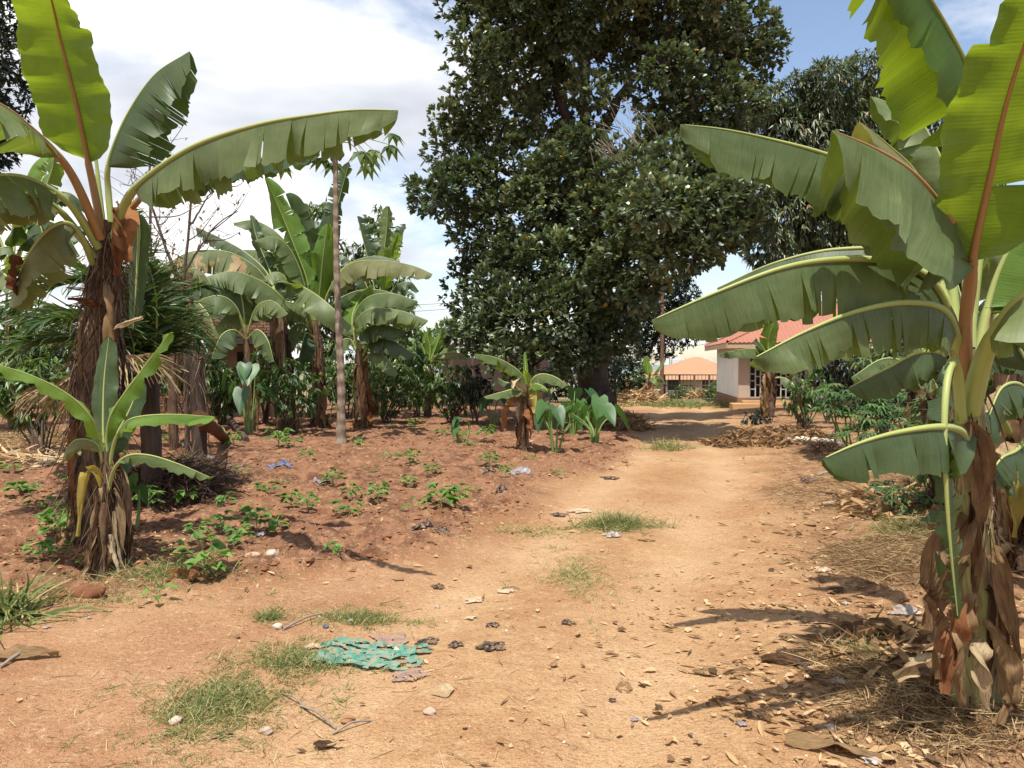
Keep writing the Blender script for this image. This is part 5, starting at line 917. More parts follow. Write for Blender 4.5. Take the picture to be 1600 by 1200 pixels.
simple_tree('mango_tree', 'broad mango tree with drooping brown tipped leaves behind the right banana plant', 1330, 25.0, [(1235, 160, 44), (1290, 140, 46), (1345, 135, 46), (1400, 140, 46), (1440, 150, 44), (1215, 205, 42), (1275, 200, 50), (1335, 195, 50), (1400, 200, 50), (1225, 265, 46), (1290, 270, 52), (1350, 265, 52), (1420, 270, 52), (1195, 330, 36), (1240, 330, 48), (1300, 340, 52), (1370, 345, 52), (1440, 350, 52), (1200, 385, 34), (1250, 400, 44), (1310, 405, 44), (1380, 410, 46), (1440, 420, 46), (1480, 200, 50), (1500, 300, 55), (1520, 400, 55), (1195, 235, 26), (1205, 180, 22)], 'mango_leaf', DROOP, 34, 0.25, 0.066, 0.4, jit=1.0, drop=0.5)
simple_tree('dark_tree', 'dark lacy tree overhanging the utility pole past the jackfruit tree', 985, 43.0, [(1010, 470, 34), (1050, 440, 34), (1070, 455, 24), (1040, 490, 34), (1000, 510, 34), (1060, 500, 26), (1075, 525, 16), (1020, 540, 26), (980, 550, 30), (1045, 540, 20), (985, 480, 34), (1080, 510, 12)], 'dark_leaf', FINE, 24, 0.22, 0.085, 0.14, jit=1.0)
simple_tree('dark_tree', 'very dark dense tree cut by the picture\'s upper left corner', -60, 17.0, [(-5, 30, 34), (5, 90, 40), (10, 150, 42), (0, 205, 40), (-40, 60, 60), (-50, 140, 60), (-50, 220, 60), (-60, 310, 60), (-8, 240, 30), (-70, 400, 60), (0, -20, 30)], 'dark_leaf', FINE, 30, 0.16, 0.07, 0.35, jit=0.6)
simple_tree('leafy_tree', 'slender leafy tree rising behind the papaya trunk', 585, 25.0, [(590, 345, 20), (605, 370, 18), (580, 400, 24), (600, 430, 30), (570, 460, 30), (620, 470, 26), (545, 440, 28), (560, 500, 36), (610, 510, 36), (490, 345, 26), (480, 380, 28), (520, 400, 30), (500, 340, 18), (470, 420, 30), (530, 480, 34)], 'light_leaf', DROOP, 20, 0.22, 0.08, 0.16, jit=1.0, drop=0.4)
simple_tree('leafy_tree', 'tall drooping leafed tree right of the brick house', 478, 22.0, [(500, 440, 26), (470, 470, 30), (510, 500, 34), (455, 510, 30), (480, 545, 34), (520, 555, 30), (600, 560, 34), (640, 560, 30)], 'shrub_leaf', DROOP, 20, 0.2, 0.07, 0.14, jit=0.8, drop=0.5)
# distant trees past the notice board
for px, d, L, lab in ((660, 38, [(640, 530, 26), (665, 540, 28), (690, 545, 26), (615, 545, 26), (650, 560, 26)], 'rounded pale green tree far behind the low banana plant'), (716, 44, [(700, 520, 22), (720, 510, 20), (712, 535, 24), (735, 525, 22), (745, 545, 24)], 'hazy green tree above the notice board'), (770, 40, [(770, 540, 30), (800, 560, 30), (830, 550, 30), (860, 565, 30)], 'green tree seen low through the jackfruit crown'), (1077, 95, [(1070, 570, 7), (1080, 572, 8), (1088, 575, 7)], 'tiny dark tree beside the orange roof'), (1092, 140, [(1085, 578, 6), (1096, 577, 7), (1106, 579, 6)], 'tiny dark trees at the foot of the skyline')):
    simple_tree('far_tree', lab, px, d, L, 'light_leaf' if d < 60 else 'dark_leaf', FINE, 12 if d < 60 else 3, 0.3 * (d / 40) ** 0.5, 0.14 * (d / 40) ** 0.5, 0.2, jit=0.8, group='trees in the distance')
# ------------------------------------------------------------------ bushes
def bush(name, label, px, d, L, mat='shrub_leaf', kind=DROOP, per=26, lL=0.15, lW=0.055, stems=5, group=None, drop=0.4, jit=0.35, bark_='bark_twig', cat='bush'):
    base = gd(px, d); t = thing(name, label, cat, base, group); C, Rd = blobs(L, d, jit=jit); m = MB()
    for c in C:
        for q in range(max(1, stems // 2)): limb(m, [base + np.array((U(-.1, .1), U(-.1, .1), -0.08)), base + (c - base) * 0.5 + randdir(1)[0] * 0.08, c + randdir(1)[0] * 0.15], 0.022, 0.007, 5, 7)
    m.build('stem', bark_, t, base); crown_mesh('foliage', t, base, C, Rd, per, kind, mat, lL, lW, drop=drop); return t
for px, d, L, lab in ((455, 16.6, [(430, 590, 22), (455, 585, 26), (480, 600, 24), (445, 615, 26), (470, 625, 22), (425, 615, 16)], 'coffee bush with drooping leaves left of the papaya trunk'), (600, 19.5, [(595, 600, 24), (620, 590, 26), (640, 610, 26), (610, 625, 24), (590, 580, 20)], 'coffee bush with limp leaves right of the stacked banana plant'), (705, 19.0, [(690, 590, 26), (715, 595, 26), (735, 605, 22), (700, 620, 24), (725, 625, 20), (668, 610, 24)], 'broad sunlit coffee bush left of the jackfruit tree'), (650, 21.5, [(640, 575, 24), (665, 580, 26), (655, 600, 26), (630, 560, 20)], 'taller coffee bush behind the low pale banana plant'), (745, 18.6, [(742, 590, 20), (752, 610, 20), (738, 620, 14)], 'dark narrow coffee bush in the shade of the jackfruit tree'), (545, 21.5, [(520, 590, 26), (550, 600, 28), (575, 590, 24)], 'shaded bush seen between the middle banana stems')):
    bush('coffee_bush', lab, px, d, L, 'dark_leaf' if 'dark' in lab else 'shrub_leaf')
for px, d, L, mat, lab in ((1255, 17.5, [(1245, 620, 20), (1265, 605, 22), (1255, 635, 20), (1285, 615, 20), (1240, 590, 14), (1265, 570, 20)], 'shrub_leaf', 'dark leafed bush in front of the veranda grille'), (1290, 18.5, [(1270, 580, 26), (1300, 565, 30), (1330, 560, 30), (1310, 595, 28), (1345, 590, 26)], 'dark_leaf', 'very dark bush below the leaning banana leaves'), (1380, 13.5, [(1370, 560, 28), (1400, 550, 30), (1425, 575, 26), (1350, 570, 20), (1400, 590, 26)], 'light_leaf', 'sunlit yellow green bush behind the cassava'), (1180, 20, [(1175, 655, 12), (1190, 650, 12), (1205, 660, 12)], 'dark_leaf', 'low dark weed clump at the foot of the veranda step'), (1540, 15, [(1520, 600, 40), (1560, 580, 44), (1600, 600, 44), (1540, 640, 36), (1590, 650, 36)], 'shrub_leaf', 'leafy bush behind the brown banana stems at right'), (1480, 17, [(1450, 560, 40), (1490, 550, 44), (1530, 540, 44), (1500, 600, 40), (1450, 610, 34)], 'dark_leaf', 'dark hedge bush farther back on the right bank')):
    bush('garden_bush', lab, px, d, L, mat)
for px, d, L, mat, lab in ((985, 40, [(960, 600, 12), (985, 597, 12), (1000, 602, 10), (968, 608, 10)], 'light_leaf', 'pale dry bush on the verge left of the utility pole'), (1070, 42, [(1062, 610, 7), (1076, 608, 8), (1068, 616, 6)], 'shrub_leaf', 'small green bush in front of the brown fence'), (1115, 40, [(1108, 610, 10), (1120, 605, 10), (1116, 616, 9)], 'shrub_leaf', 'green bush at the far corner of the pale house')):
    bush('verge_bush', lab, px, d, L, mat, FINE, 20, 0.2, 0.09)
# cassava: palmate leaves of seven drooping lobes
def palmate(C, dirs, size, lobes=7, spread=2.3, w=0.24, droop=0.35):
    n = len(C); q = np.repeat(C, lobes, 0); d = np.repeat(dirs, lobes, 0); h = norm(d * np.array((1, 1, 0)) + 1e-3); s = np.stack([-h[:, 1], h[:, 0], np.zeros(len(h))], 1)
    a = np.tile(np.linspace(-spread, spread, lobes), n) + U(-.12, .12, n * lobes); ax = h * np.cos(a)[:, None] + s * np.sin(a)[:, None]; ax[:, 2] += d[:, 2] * 0.5 - 0.25
    sz = np.repeat(size, lobes) * (1 - 0.18 * np.abs(a) / spread)
    return scatter(q, ax, np.array((0, 0, 1.0)) + randdir(len(q)) * 0.2, sz, sz * w, LANC, LANC_F, droop), lobes * 5
def cassava(label, px, d, tops, n, size=0.17):
    base = gd(px, d); t = thing('cassava_bush', label, 'cassava', base); m = MB(); f = MB()
    for p in tops:
        c = at(*p); b = base + np.array((U(-.25, .25), U(-.25, .25), -0.05)); limb(m, [b, (b + c) / 2 + randdir(1)[0] * 0.1, c], 0.018, 0.009, 6, 8)
        k = n; dd = randdir(k); dd[:, 2] = np.abs(dd[:, 2]) * 0.5; e = c + dd * U(0.12, 0.36, k)[:, None] - np.array((0, 0, 0.04))
        for j in range(k): V, F, uv = tube(np.array([c, (c + e[j]) / 2 + np.array((0, 0, 0.02)), e[j]]), 0.0035, 4); m.add(V, F, uv)
        (V, F), nv = palmate(e, dd, U(0.7, 1.2, k) * size); f.add(V, F, None, np.repeat(U(0, 1, k), nv))
    m.build('stem', 'green_stem', t, base); tag(f.build('foliage', 'cassava_leaf', t, base, smooth=False), kind='stuff')
cassava('dense cassava bush with hand shaped leaves beside the white pole', 1345, 12.6, [(1290, 610, 12.4), (1315, 620, 12.2), (1345, 615, 12.3), (1370, 630, 12.2), (1395, 620, 12.4), (1330, 650, 11.9), (1365, 660, 11.8), (1400, 650, 12), (1345, 640, 12.0), (1420, 620, 12.5), (1300, 635, 12.2), (1385, 640, 12.1), (1425, 645, 12.2), (1340, 675, 11.8)], 22)
cassava('low cassava sprout under the hanging dark leaf on the bank', 1420, 7.8, [(1395, 770, 7.7), (1420, 765, 7.8), (1440, 775, 7.7), (1405, 785, 7.6)], 7, 0.13)
cassava('young cassava with light leaves by the brick house pillar', 520, 20.5, [(520, 560, 20.5), (535, 575, 20.5), (510, 580, 20.5)], 12, 0.2)
# taro: upright stalks with hanging heart shaped leaves
def heart(c, ax, n, L, W):
    P = np.array([(-0.18, 0), (-0.32, 0.28), (-0.22, 0.46), (0.1, 0.5), (0.45, 0.36), (0.78, 0.15), (1.0, 0), (0.78, -0.15), (0.45, -0.36), (0.1, -0.5), (-0.22, -0.46), (-0.32, -0.28)])
    ax = norm(ax); s = norm(np.cross(ax, n)); n = np.cross(s, ax); V = [c + ax * (0.12 * L) * 0]
    for a, b in P: V.append(c + ax * (a * L) + s * (b * W) + n * (0.22 * abs(b) * W - 0.18 * L * max(a, 0) ** 2))
    mid = [c + ax * (0.4 * L) - n * (0.05 * L)]; V = [V[0]] + V[1:] + mid; k = len(P)
    F = [(0, i + 1, (i + 1) % k + 1) for i in range(k)]; return np.array(V), np.array(F)
def taro(label, px, d, n, ht, size=0.34, spread=0.5, lst=None):
    base = gd(px, d); t = thing('taro_plant', label, 'taro', base)
    for k in range(n):
        a = random.uniform(0, 6.283); o = np.array((math.cos(a), math.sin(a), 0)); hh = ht * random.uniform(0.55, 1.05); tip = base + o * spread * random.uniform(.3, 1) + np.array((0, 0, hh)); b = base + o * 0.05 - np.array((0, 0, .05))
        C = spline([b, b + np.array((0, 0, hh * .6)) + o * .08, tip], 9); V, F, uv = tube(C, np.linspace(.022, .008, 9), 6); m = MB(); m.add(V, F, uv); st = m.build('stalk', 'green_stem', t, base)
        ax = o * 0.6 + np.array((0, 0, -0.75)) + randdir(1)[0] * 0.25; V, F = heart(tip, ax, o * .7 + np.array((0, 0, .7)), size * random.uniform(.8, 1.2), size * random.uniform(.7, 1.0)); q = MB(); q.add(V, F, None, random.random()); q.build('leaf', 'taro_leaf', st, base)
    return t
taro('taro plant with tall pale stalks right of the small dry banana', 868, 13.2, 7, 0.95, 0.3, 0.35)
taro('taro clump with broad hanging leaves at the shaded track edge', 930, 15.0, 9, 0.85, 0.4, 0.6)
taro('taro with dark leaves under the jackfruit crown', 895, 16.5, 8, 0.9, 0.4, 0.6)
taro('taro plant with pale fan of stalks before the brick house', 388, 16.0, 8, 1.35, 0.42, 0.5)
taro('small taro with two hanging leaves beside the banana sucker', 205, 7.2, 5, 0.62, 0.2, 0.22)
taro('small taro at the shaded foot of the boundary wall', 770, 18.5, 6, 0.8, 0.34, 0.5)
taro('low blue green taro on the red soil before the dark coffee bush', 722, 14.6, 6, 0.45, 0.2, 0.25)
# papaya
def papaya():
    base = gp(532, 692); d = base[1]; t = thing('papaya_tree', 'slender papaya tree with bare grey ringed trunk and small top', 'papaya tree', base)
    C = spline([base - np.array((0, 0, .1)), at(533, 600, d), at(526, 420, d), at(524, 230, d)], 50); r = np.interp(np.linspace(0, 1, 50), [0, .03, .1, .5, 1], [.15, .105, .08, .062, .042]); r *= 1 + 0.03 * rng.normal(size=50)
    V, F, uv = tube(C, r, 14); m = MB(); m.add(V, F, uv); m.build('trunk', 'bark_grey', t, base); top = C[-1]
    for k in range(15):
        a = k * 2.399; o = np.array((math.cos(a), math.sin(a), 0)); ln = random.uniform(.6, 1.25); e = top + o * ln + np.array((0, 0, random.uniform(-.25, .4))); 
        P = spline([top + np.array((0, 0, .1)), top + o * ln * .5 + np.array((0, 0, .22)), e], 6); V, F, uv = tube(P, np.linspace(.012, .006, 6), 5); m = MB(); m.add(V, F, uv); st = m.build('stalk', 'green_stem', t, base)
        (V, F), nv = palmate(e[None], (o + np.array((0, 0, -.6)))[None], np.array([random.uniform(.3, .42)]), 7, 2.4, .5, .25); q = MB(); q.add(V, F, None, random.random()); q.build('leaf', 'papaya_leaf', st, base, smooth=False)
    for k in range(6):
        a = k * 1.1; p = top + np.array((math.cos(a) * .12, math.sin(a) * .12, -0.12 - .03 * (k % 3))); s = spline([p + np.array((0, 0, .07)), p, p - np.array((0, 0, .09))], 7); V, F, uv = tube(s, [.01, .035, .05, .055, .05, .03, .006], 8); q = MB(); q.add(V, F, uv); q.build('fruit', 'green_stem', t, base)
papaya()
# young palm behind the tall banana
def palm():
    D = 8.6; base = gd(236, D); t = thing('young_palm', 'young palm with long feather fronds behind the tall banana plant', 'palm', base)
    stem(t, base, [base - np.array((0, 0, .05)), at(236, 640, D), at(234, 580, D)], [.11, .10, .08], 'bark_dark', 3, 'trunk')
    fr = [([(230, 585, D), (205, 500, D - .2), (145, 442, D - .4), (60, 458, D - .6), (5, 500, D - .7)], .55, 0), ([(235, 585, D), (215, 520, D - .3), (190, 478, D - .5), (178, 440, D - .6), (172, 400, D - .6)], .62, 0), ([(225, 590, D), (160, 548, D - .4), (95, 535, D - .6), (20, 546, D - .8), (-50, 575, D - .9)], .6, 0), ([(236, 585, D), (226, 470, D + .2), (212, 380, D + .3), (205, 300, D + .4)], .38, 0), ([(240, 585, D), (262, 505, D + .1), (290, 500, D + .2), (318, 545, D + .2)], .4, 0), ([(232, 585, D), (190, 560, D - .6), (150, 590, D - .9), (120, 640, D - 1)], .45, 1), ([(230, 585, D), (150, 505, D + .5), (80, 490, D + .7), (10, 510, D + .8)], .55, 0), ([(236, 585, D), (245, 500, D - .4), (240, 440, D - .6), (225, 395, D - .7)], .5, 0), ([(232, 585, D), (170, 520, D - .5), (100, 500, D - .8), (30, 520, D - 1)], .5, 0), ([(232, 580, D), (180, 470, D + .3), (110, 410, D + .4), (40, 400, D + .5)], .5, 0), ([(238, 580, D), (275, 490, D + .3), (310, 450, D + .4), (345, 460, D + .5)], .4, 0), ([(234, 590, D), (190, 600, D), (110, 600, D), (40, 620, D)], .5, 1)]
    for p, ll, dry in fr:
        C = spline(P3(p), 70); T = tangents(C); S = norm(np.cross(T, (0, 0, 1.0))); N = np.cross(S, T); u = np.linspace(0, 1, 70); V, F, uv = tube(C[::2], np.interp(u[::2], [0, 1], [.022, .004]), 6); m = MB(); m.add(V, F, uv)
        i = np.repeat(np.arange(8, 70), 2); h_ = len(i); i = np.r_[i, i]; sd = np.r_[np.ones(h_), -np.ones(h_)]; n = len(i); s = (i / 69.0)
        ax = S[i] * sd[:, None] * 0.85 + T[i] * (0.35 + .5 * s[:, None]) + N[i] * 0.35 + randdir(n) * 0.1; L = 1.25 * ll * np.sin(np.clip(0.25 + s * .8, 0, 1) * math.pi) ** .6 * U(.85, 1.1, n)
        V, F, id_ = strands(C[i] + T[i] * U(0, .02, n)[:, None], ax, L, np.full(n, .015), U(.25, .55, n) + .3 * dry, 5); f = MB(); f.add(V, F, None, np.clip(U(0, 1, n)[id_] * .95, 0, 1)); lf = m.build('frond', 'midrib_dry' if dry else 'midrib', t, base); tag(f.build('leaflets', 'palm_dry' if dry else 'palm_leaf', lf, base), kind='stuff')
palm()
# bare shrub with a few dead leaves
def bare(label, base, stems_, n_tw, name='bare_shrub'):
    t = thing(name, label, 'shrub', base); m = MB(); tips = []; pts = []
    for P, r in stems_: C = spline(P, 16); limb(m, C[::3], r, r * .35, 6, 16); pts += list(C[5:])
    pts = np.array(pts)
    for k in range(n_tw):
        s = pts[random.randrange(len(pts))]; e = s + np.array((U(-.8, .8), U(-.5, .5), U(.1, 1.0))) * random.uniform(.4, 1); md = (s + e) / 2 + randdir(1)[0] * .1; limb(m, [s, md, e], .011, .004, 4, 7); tips.append(e)
        for q in range(4): a = s + (e - s) * random.uniform(.3, 1); b = a + np.array((U(-.35, .35), U(-.3, .3), U(0, .35))); limb(m, [a, b], .005, .0025, 3, 3); tips.append(b)
    tag(m.build('branches', 'bark_twig', t, base), kind='stuff'); tips = np.array(tips); tips = tips[U(0, 1, len(tips)) < .5]; n = len(tips)
    V, F = scatter(tips, randdir(n) * .6 + np.array((0, 0, -.8)), randdir(n), U(.05, .11, n), U(.025, .05, n), LANC, LANC_F); f = MB(); f.add(V, F, None, np.repeat(U(0, .5, n), 5)); tag(f.build('dead_leaves', 'litter', t, base, smooth=False), kind='stuff')
Db = 12.0
bare('tall bare shrub with thin forking twigs and few dead leaves against the sky', gd(292, Db), [([gd(292, Db), at(288, 520, Db), at(282, 430, Db), at(300, 350, Db), at(303, 290, Db)], .045), ([at(284, 450, Db), at(265, 400, Db), at(240, 330, Db), at(235, 260, Db)], .03), ([at(286, 430, Db), at(310, 390, Db), at(340, 350, Db), at(372, 330, Db)], .022), ([at(283, 460, Db), at(262, 440, Db), at(235, 390, Db)], .02), ([at(300, 350, Db), at(330, 300, Db), at(350, 285, Db)], .018)], 42)
bare('pale thin dead stem standing beside the palm fronds', gd(238, 11.0), [([gd(238, 11), at(243, 520, 11), at(236, 430, 11), at(236, 300, 11), at(234, 240, 11)], .04)], 8)
# dead banana trunk and logs under the shrub
def dead_trunk():
    D = 11.2; base = gd(312, D); t = thing('dead_banana_trunk', 'dead reddish brown banana trunk with broken stubs near the brick house', 'dead trunk', base)
    stem(t, base, [base - np.array((0, 0, .05)), at(308, 600, D), at(302, 540, D), at(296, 490, D)], [.11, .10, .10, .06], 'bark_dark', 5, 'trunk')
    for k, (a, b) in enumerate((((296, 520), (288, 478)), ((306, 520), (316, 488)), ((302, 500), (300, 462)), ((298, 540), (284, 500)), ((310, 560), (322, 530)))):
        dry_strip(t, base, P3([(a[0], a[1], D), ((a[0] + b[0]) / 2, (a[1] + b[1]) / 2 - 4, D - .1), (b[0], b[1], D - .15)]), .07, random.choice(['dry_leaf', 'dry_rust']), 900 + k)
    fibres(t, base, [base, at(302, 520, D)], [.11, .11], 300, (.15, .4))
dead_trunk()
def log(name, label, a, b, r, mat, cat):
    C = spline([a, (a + b) / 2 + np.array((0, 0, .02)), b], 16); C += rng.normal(size=C.shape) * r * .08; rr_ = np.linspace(r, r * .8, 16) * U(.9, 1.08, 16); V, F, uv = tube(C, rr_, 10); c0, c1 = C[0], C[-1]
    m = MB(); m.add(V, F, uv); n = len(V); m.add(np.vstack([V[:10], [c0]]), [(i, 10, (i + 1) % 10) for i in range(10)]); m.add(np.vstack([V[-10:], [c1]]), [(i, (i + 1) % 10, 10) for i in range(10)]); o = C.mean(0); ob = m.build(name, mat, None, o, loc=o); return tag(ob, label, cat)
log('fallen_log', 'dark rotting log leaning from the heap below the bare shrub', at(312, 655, 10.2), gp(352, 690) + np.array((0, 0, .05)), .11, 'bark_red', 'log')
log('fallen_log', 'charred black log lying on soil left of the papaya', gp(345, 655) + np.array((0, 0, .25)), gp(385, 690) + np.array((0, 0, .04)), .07, 'bark_dark', 'log')

log('white_pole', 'peeled whitish pole lying on the bank in front of the cassava', gp(1228, 692) + np.array((0, 0, .06)), gp(1318, 699) + np.array((0, 0, .06)), .075, 'wood_white', 'pole')
log('thin_post', 'thin dark stick standing in the ground by the white pole', gp(1305, 705), at(1306, 640, gp(1305, 705)[1]), .018, 'bark_dark', 'stick')
log('red_post', 'dark wooden stake left of the far banana at the track bend', gd(962, 24), at(960, 560, 24), .05, 'bark_dark', 'stake')
# trees that close the view behind the houses
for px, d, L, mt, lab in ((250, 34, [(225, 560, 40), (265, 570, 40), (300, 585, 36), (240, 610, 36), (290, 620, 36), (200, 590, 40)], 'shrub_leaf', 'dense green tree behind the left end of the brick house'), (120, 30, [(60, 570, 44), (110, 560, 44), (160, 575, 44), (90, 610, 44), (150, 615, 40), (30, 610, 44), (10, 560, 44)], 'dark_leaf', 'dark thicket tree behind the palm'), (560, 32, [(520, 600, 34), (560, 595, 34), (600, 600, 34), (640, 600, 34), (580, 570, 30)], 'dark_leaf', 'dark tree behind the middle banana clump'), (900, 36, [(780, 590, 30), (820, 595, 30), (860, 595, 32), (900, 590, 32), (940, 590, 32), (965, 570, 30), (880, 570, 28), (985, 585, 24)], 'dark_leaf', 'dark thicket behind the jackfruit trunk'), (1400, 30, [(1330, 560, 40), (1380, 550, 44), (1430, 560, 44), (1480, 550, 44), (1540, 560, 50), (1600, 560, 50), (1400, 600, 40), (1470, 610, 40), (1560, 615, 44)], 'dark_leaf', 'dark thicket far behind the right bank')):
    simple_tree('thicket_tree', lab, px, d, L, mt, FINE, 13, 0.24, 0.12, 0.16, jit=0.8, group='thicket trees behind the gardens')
# more planting in front of the brick house and along the right bank
for px, d, L, lab in ((345, 18.6, [(330, 600, 22), (350, 590, 26), (370, 605, 24), (345, 625, 24), (318, 620, 20)], 'leafy bush in front of the plastered porch wall'), (300, 17.5, [(285, 560, 26), (310, 550, 26), (300, 590, 26), (270, 590, 24), (325, 580, 22)], 'tall bush behind the dead banana trunk'), (415, 18.8, [(405, 570, 20), (420, 545, 20), (430, 580, 22), (400, 600, 22)], 'slim bush before the brick pillar'), (245, 16, [(225, 560, 28), (250, 540, 28), (240, 590, 28), (215, 600, 26)], 'bush filling the gap left of the dead trunk')):
    bush('porch_bush', lab, px, d, L, 'shrub_leaf', DROOP, 26, 0.17, 0.06)
for px, d, L, mt, lab in ((1560, 7.5, [(1530, 690, 40), (1570, 670, 46), (1610, 690, 50), (1550, 730, 40), (1600, 740, 46)], 'shrub_leaf', 'leafy weed bush at the right edge behind the big banana'), (1500, 9.5, [(1460, 640, 34), (1500, 620, 38), (1530, 650, 36), (1480, 680, 34)], 'light_leaf', 'light green bush between the banana stems on the bank'), (1620, 10, [(1590, 560, 60), (1620, 620, 60), (1560, 600, 50)], 'shrub_leaf', 'tall bush cut by the right picture edge')):
    bush('bank_bush', lab, px, d, L, mt, DROOP, 40, 0.13, 0.055)
for px, d, L, mt, lab in ((60, 12.5, [(30, 600, 34), (70, 590, 36), (100, 610, 34), (50, 635, 32), (0, 610, 36)], 'shrub_leaf', 'low leafy bush under the palm fronds at the left'), (165, 13.5, [(150, 560, 36), (185, 545, 36), (170, 595, 36), (130, 600, 34), (200, 590, 34)], 'dark_leaf', 'dark bush behind the stem of the tall left banana'), (20, 15.5, [(0, 520, 44), (40, 510, 44), (80, 530, 44), (20, 560, 44), (110, 560, 40)], 'shrub_leaf', 'tall green bush behind the shaded left banana')):
    bush('yard_bush', lab, px, d, L, mt, DROOP, 28, 0.17, 0.06)
for px, d, L, mt, lab in ((1585, 6.3, [(1550, 650, 44), (1590, 620, 50), (1630, 660, 56), (1560, 700, 44), (1610, 730, 50), (1570, 760, 36)], 'shrub_leaf', 'dense bush crowding the yellow banana stem at the right edge'), (1470, 7.6, [(1440, 690, 34), (1470, 670, 36), (1500, 690, 36), (1455, 720, 30), (1490, 730, 30)], 'shrub_leaf', 'weedy bush behind the hanging broken leaf')):
    bush('bank_bush', lab, px, d, L, mt, DROOP, 60, 0.11, 0.045)
# ------------------------------------------------------------------ things lying on the ground
def ico():
    p = (1 + 5 ** .5) / 2; V = np.array([(-1, p, 0), (1, p, 0), (-1, -p, 0), (1, -p, 0), (0, -1, p), (0, 1, p), (0, -1, -p), (0, 1, -p), (p, 0, -1), (p, 0, 1), (-p, 0, -1), (-p, 0, 1)], float)
    F = np.array([(0, 11, 5), (0, 5, 1), (0, 1, 7), (0, 7, 10), (0, 10, 11), (1, 5, 9), (5, 11, 4), (11, 10, 2), (10, 7, 6), (7, 1, 8), (3, 9, 4), (3, 4, 2), (3, 2, 6), (3, 6, 8), (3, 8, 9), (4, 9, 5), (2, 4, 11), (6, 2, 10), (8, 6, 7), (9, 8, 1)]); return norm(V), F
IV, IF = norm(np.array([(1, 0, .2), (-1, .1, 0), (0, 1, -.1), (.1, -1, .1), (0, .2, 1), (.1, 0, -1)])), np.array([(0, 2, 4), (2, 1, 4), (1, 3, 4), (3, 0, 4), (2, 0, 5), (1, 2, 5), (3, 1, 5), (0, 3, 5)])
def lumps(x, y, r, flat=.6, sink=.3):
    n = len(x); k = 1 + .32 * rng.normal(size=(n, len(IV))).clip(-1.4, 1.4); a = U(0, 6.28, n); ca, sa = np.cos(a)[:, None], np.sin(a)[:, None]; B = IV[None] * k[..., None] * r[:, None, None] * np.array((1, U(.6, 1), flat))
    X = B[..., 0] * ca - B[..., 1] * sa + x[:, None]; Y = B[..., 0] * sa + B[..., 1] * ca + y[:, None]; Z = B[..., 2] + (hgt(x, y) + r * flat * (1 - sink * 2) * .8)[:, None]
    return np.stack([X, Y, Z], -1).reshape(-1, 3), (IF[None] + (np.arange(n) * len(IV))[:, None, None]).reshape(-1, 3)
def where(n, y0, y1, ang=46, power=1.0):
    """random ground spots, thinning with distance"""
    u = U(0, 1, n); y = y0 * (y1 / y0) ** (u ** power); a = np.tan(np.radians(U(-ang, ang, n))); return y * a, y
x, y = where(70000, 3.0, 26, 40); f, b = masks(x, y); patch = fbm(x * 1.1, y * 1.1, 3, 41); keep = (f > .5) & (U(0, 1, len(x)) < .18 + 1.6 * np.clip(patch, 0, 1)); x, y = x[keep], y[keep]
r = np.exp(rng.normal(-4.25, .6, len(x))).clip(.006, .06); V, F = lumps(x, y, r); m = MB(); m.add(V, F, None, np.repeat(U(0, 1, len(x)), len(IV))); tag(m.build('soil_clods', 'clod', None, smooth=False), 'crumbly red soil clods strewn over the dug field', 'soil', kind='stuff')
x, y = where(9000, 1.8, 24, 40); f, b = masks(x, y); keep = (f < .6) & (U(0, 1, len(x)) < .25 + np.clip(fbm(x * .9, y * .9, 3, 61) * 2, 0, 1)); x, y = x[keep], y[keep]
r = np.exp(rng.normal(-5.25, .5, len(x))).clip(.0025, .022); V, F = lumps(x, y, r, .7, .2); m = MB(); m.add(V, F, None, np.repeat(U(0, .97, len(x)) ** 1.3, len(IV))); tag(m.build('pebbles', 'pebble', None, smooth=False), 'small pebbles and crumbs scattered on the pale track', 'pebbles', kind='stuff')
# leaf litter
def litter(name, label, x, y, L, W, var, curl=.5, lift=.012, mat='litter'):
    n = len(x); a = U(0, 6.28, n); D = np.stack([np.cos(a), np.sin(a), rng.normal(0, .18, n)], 1); N = np.array((0, 0, 1.0)) + randdir(n) * .45; V, F = scatter(np.stack([x, y, hgt(x, y) + lift], 1) , D, N, L, W, [(t[0] - .4, t[1], t[2] * 2.4 * curl + .15 * (t[0] - .4) ** 2) for t in OBOV], OBOV_F)
    m = MB(); m.add(V, F, None, np.repeat(var, 7)); return tag(m.build(name, mat, None, smooth=False), label, 'leaf litter', kind='stuff')
x, y = where(26000, 2.2, 24, 40); f, b = masks(x, y); re = right_edge(y); under = np.exp(-(((x - 2.1) / 1.0) ** 2 + ((y - 4.0) / 1.3) ** 2)) + .8 * np.exp(-(((x + 2.9) / 1.0) ** 2 + ((y - 6.3) / .8) ** 2)) + .8 * np.exp(-(((x + 5.0) / 1.6) ** 2 + ((y - 9.0) / 1.6) ** 2)) + .8 * np.exp(-(((x - .6) / 1.4) ** 2 + ((y - 13.4) / 1.0) ** 2)) + .35 * np.exp(-(((x - .4) / .9) ** 2 + ((y - 8.3) / .8) ** 2)) + .5 * np.exp(-(((x + 3.8) / 2.5) ** 2 + ((y - 17.5) / 1.5) ** 2))
verge = np.exp(-((x - re - .25) / .55) ** 2); keep = U(0, 1, len(x)) < (.003 + .06 * f + .20 * b + 1.1 * under + .34 * verge * (y > 3.3)) * (.5 + 1.4 * np.clip(fbm(x * 1.6, y * 1.6, 3, 71) + .3, 0, 1)); x, y = x[keep], y[keep]; n = len(x)
litter('leaf_litter', 'brown and straw coloured leaf litter along the bank and under the plants', x, y, np.exp(rng.normal(-3.0, .42, n)).clip(.015, .13), np.exp(rng.normal(-3.75, .42, n)).clip(.008, .06), U(0, .85, n))
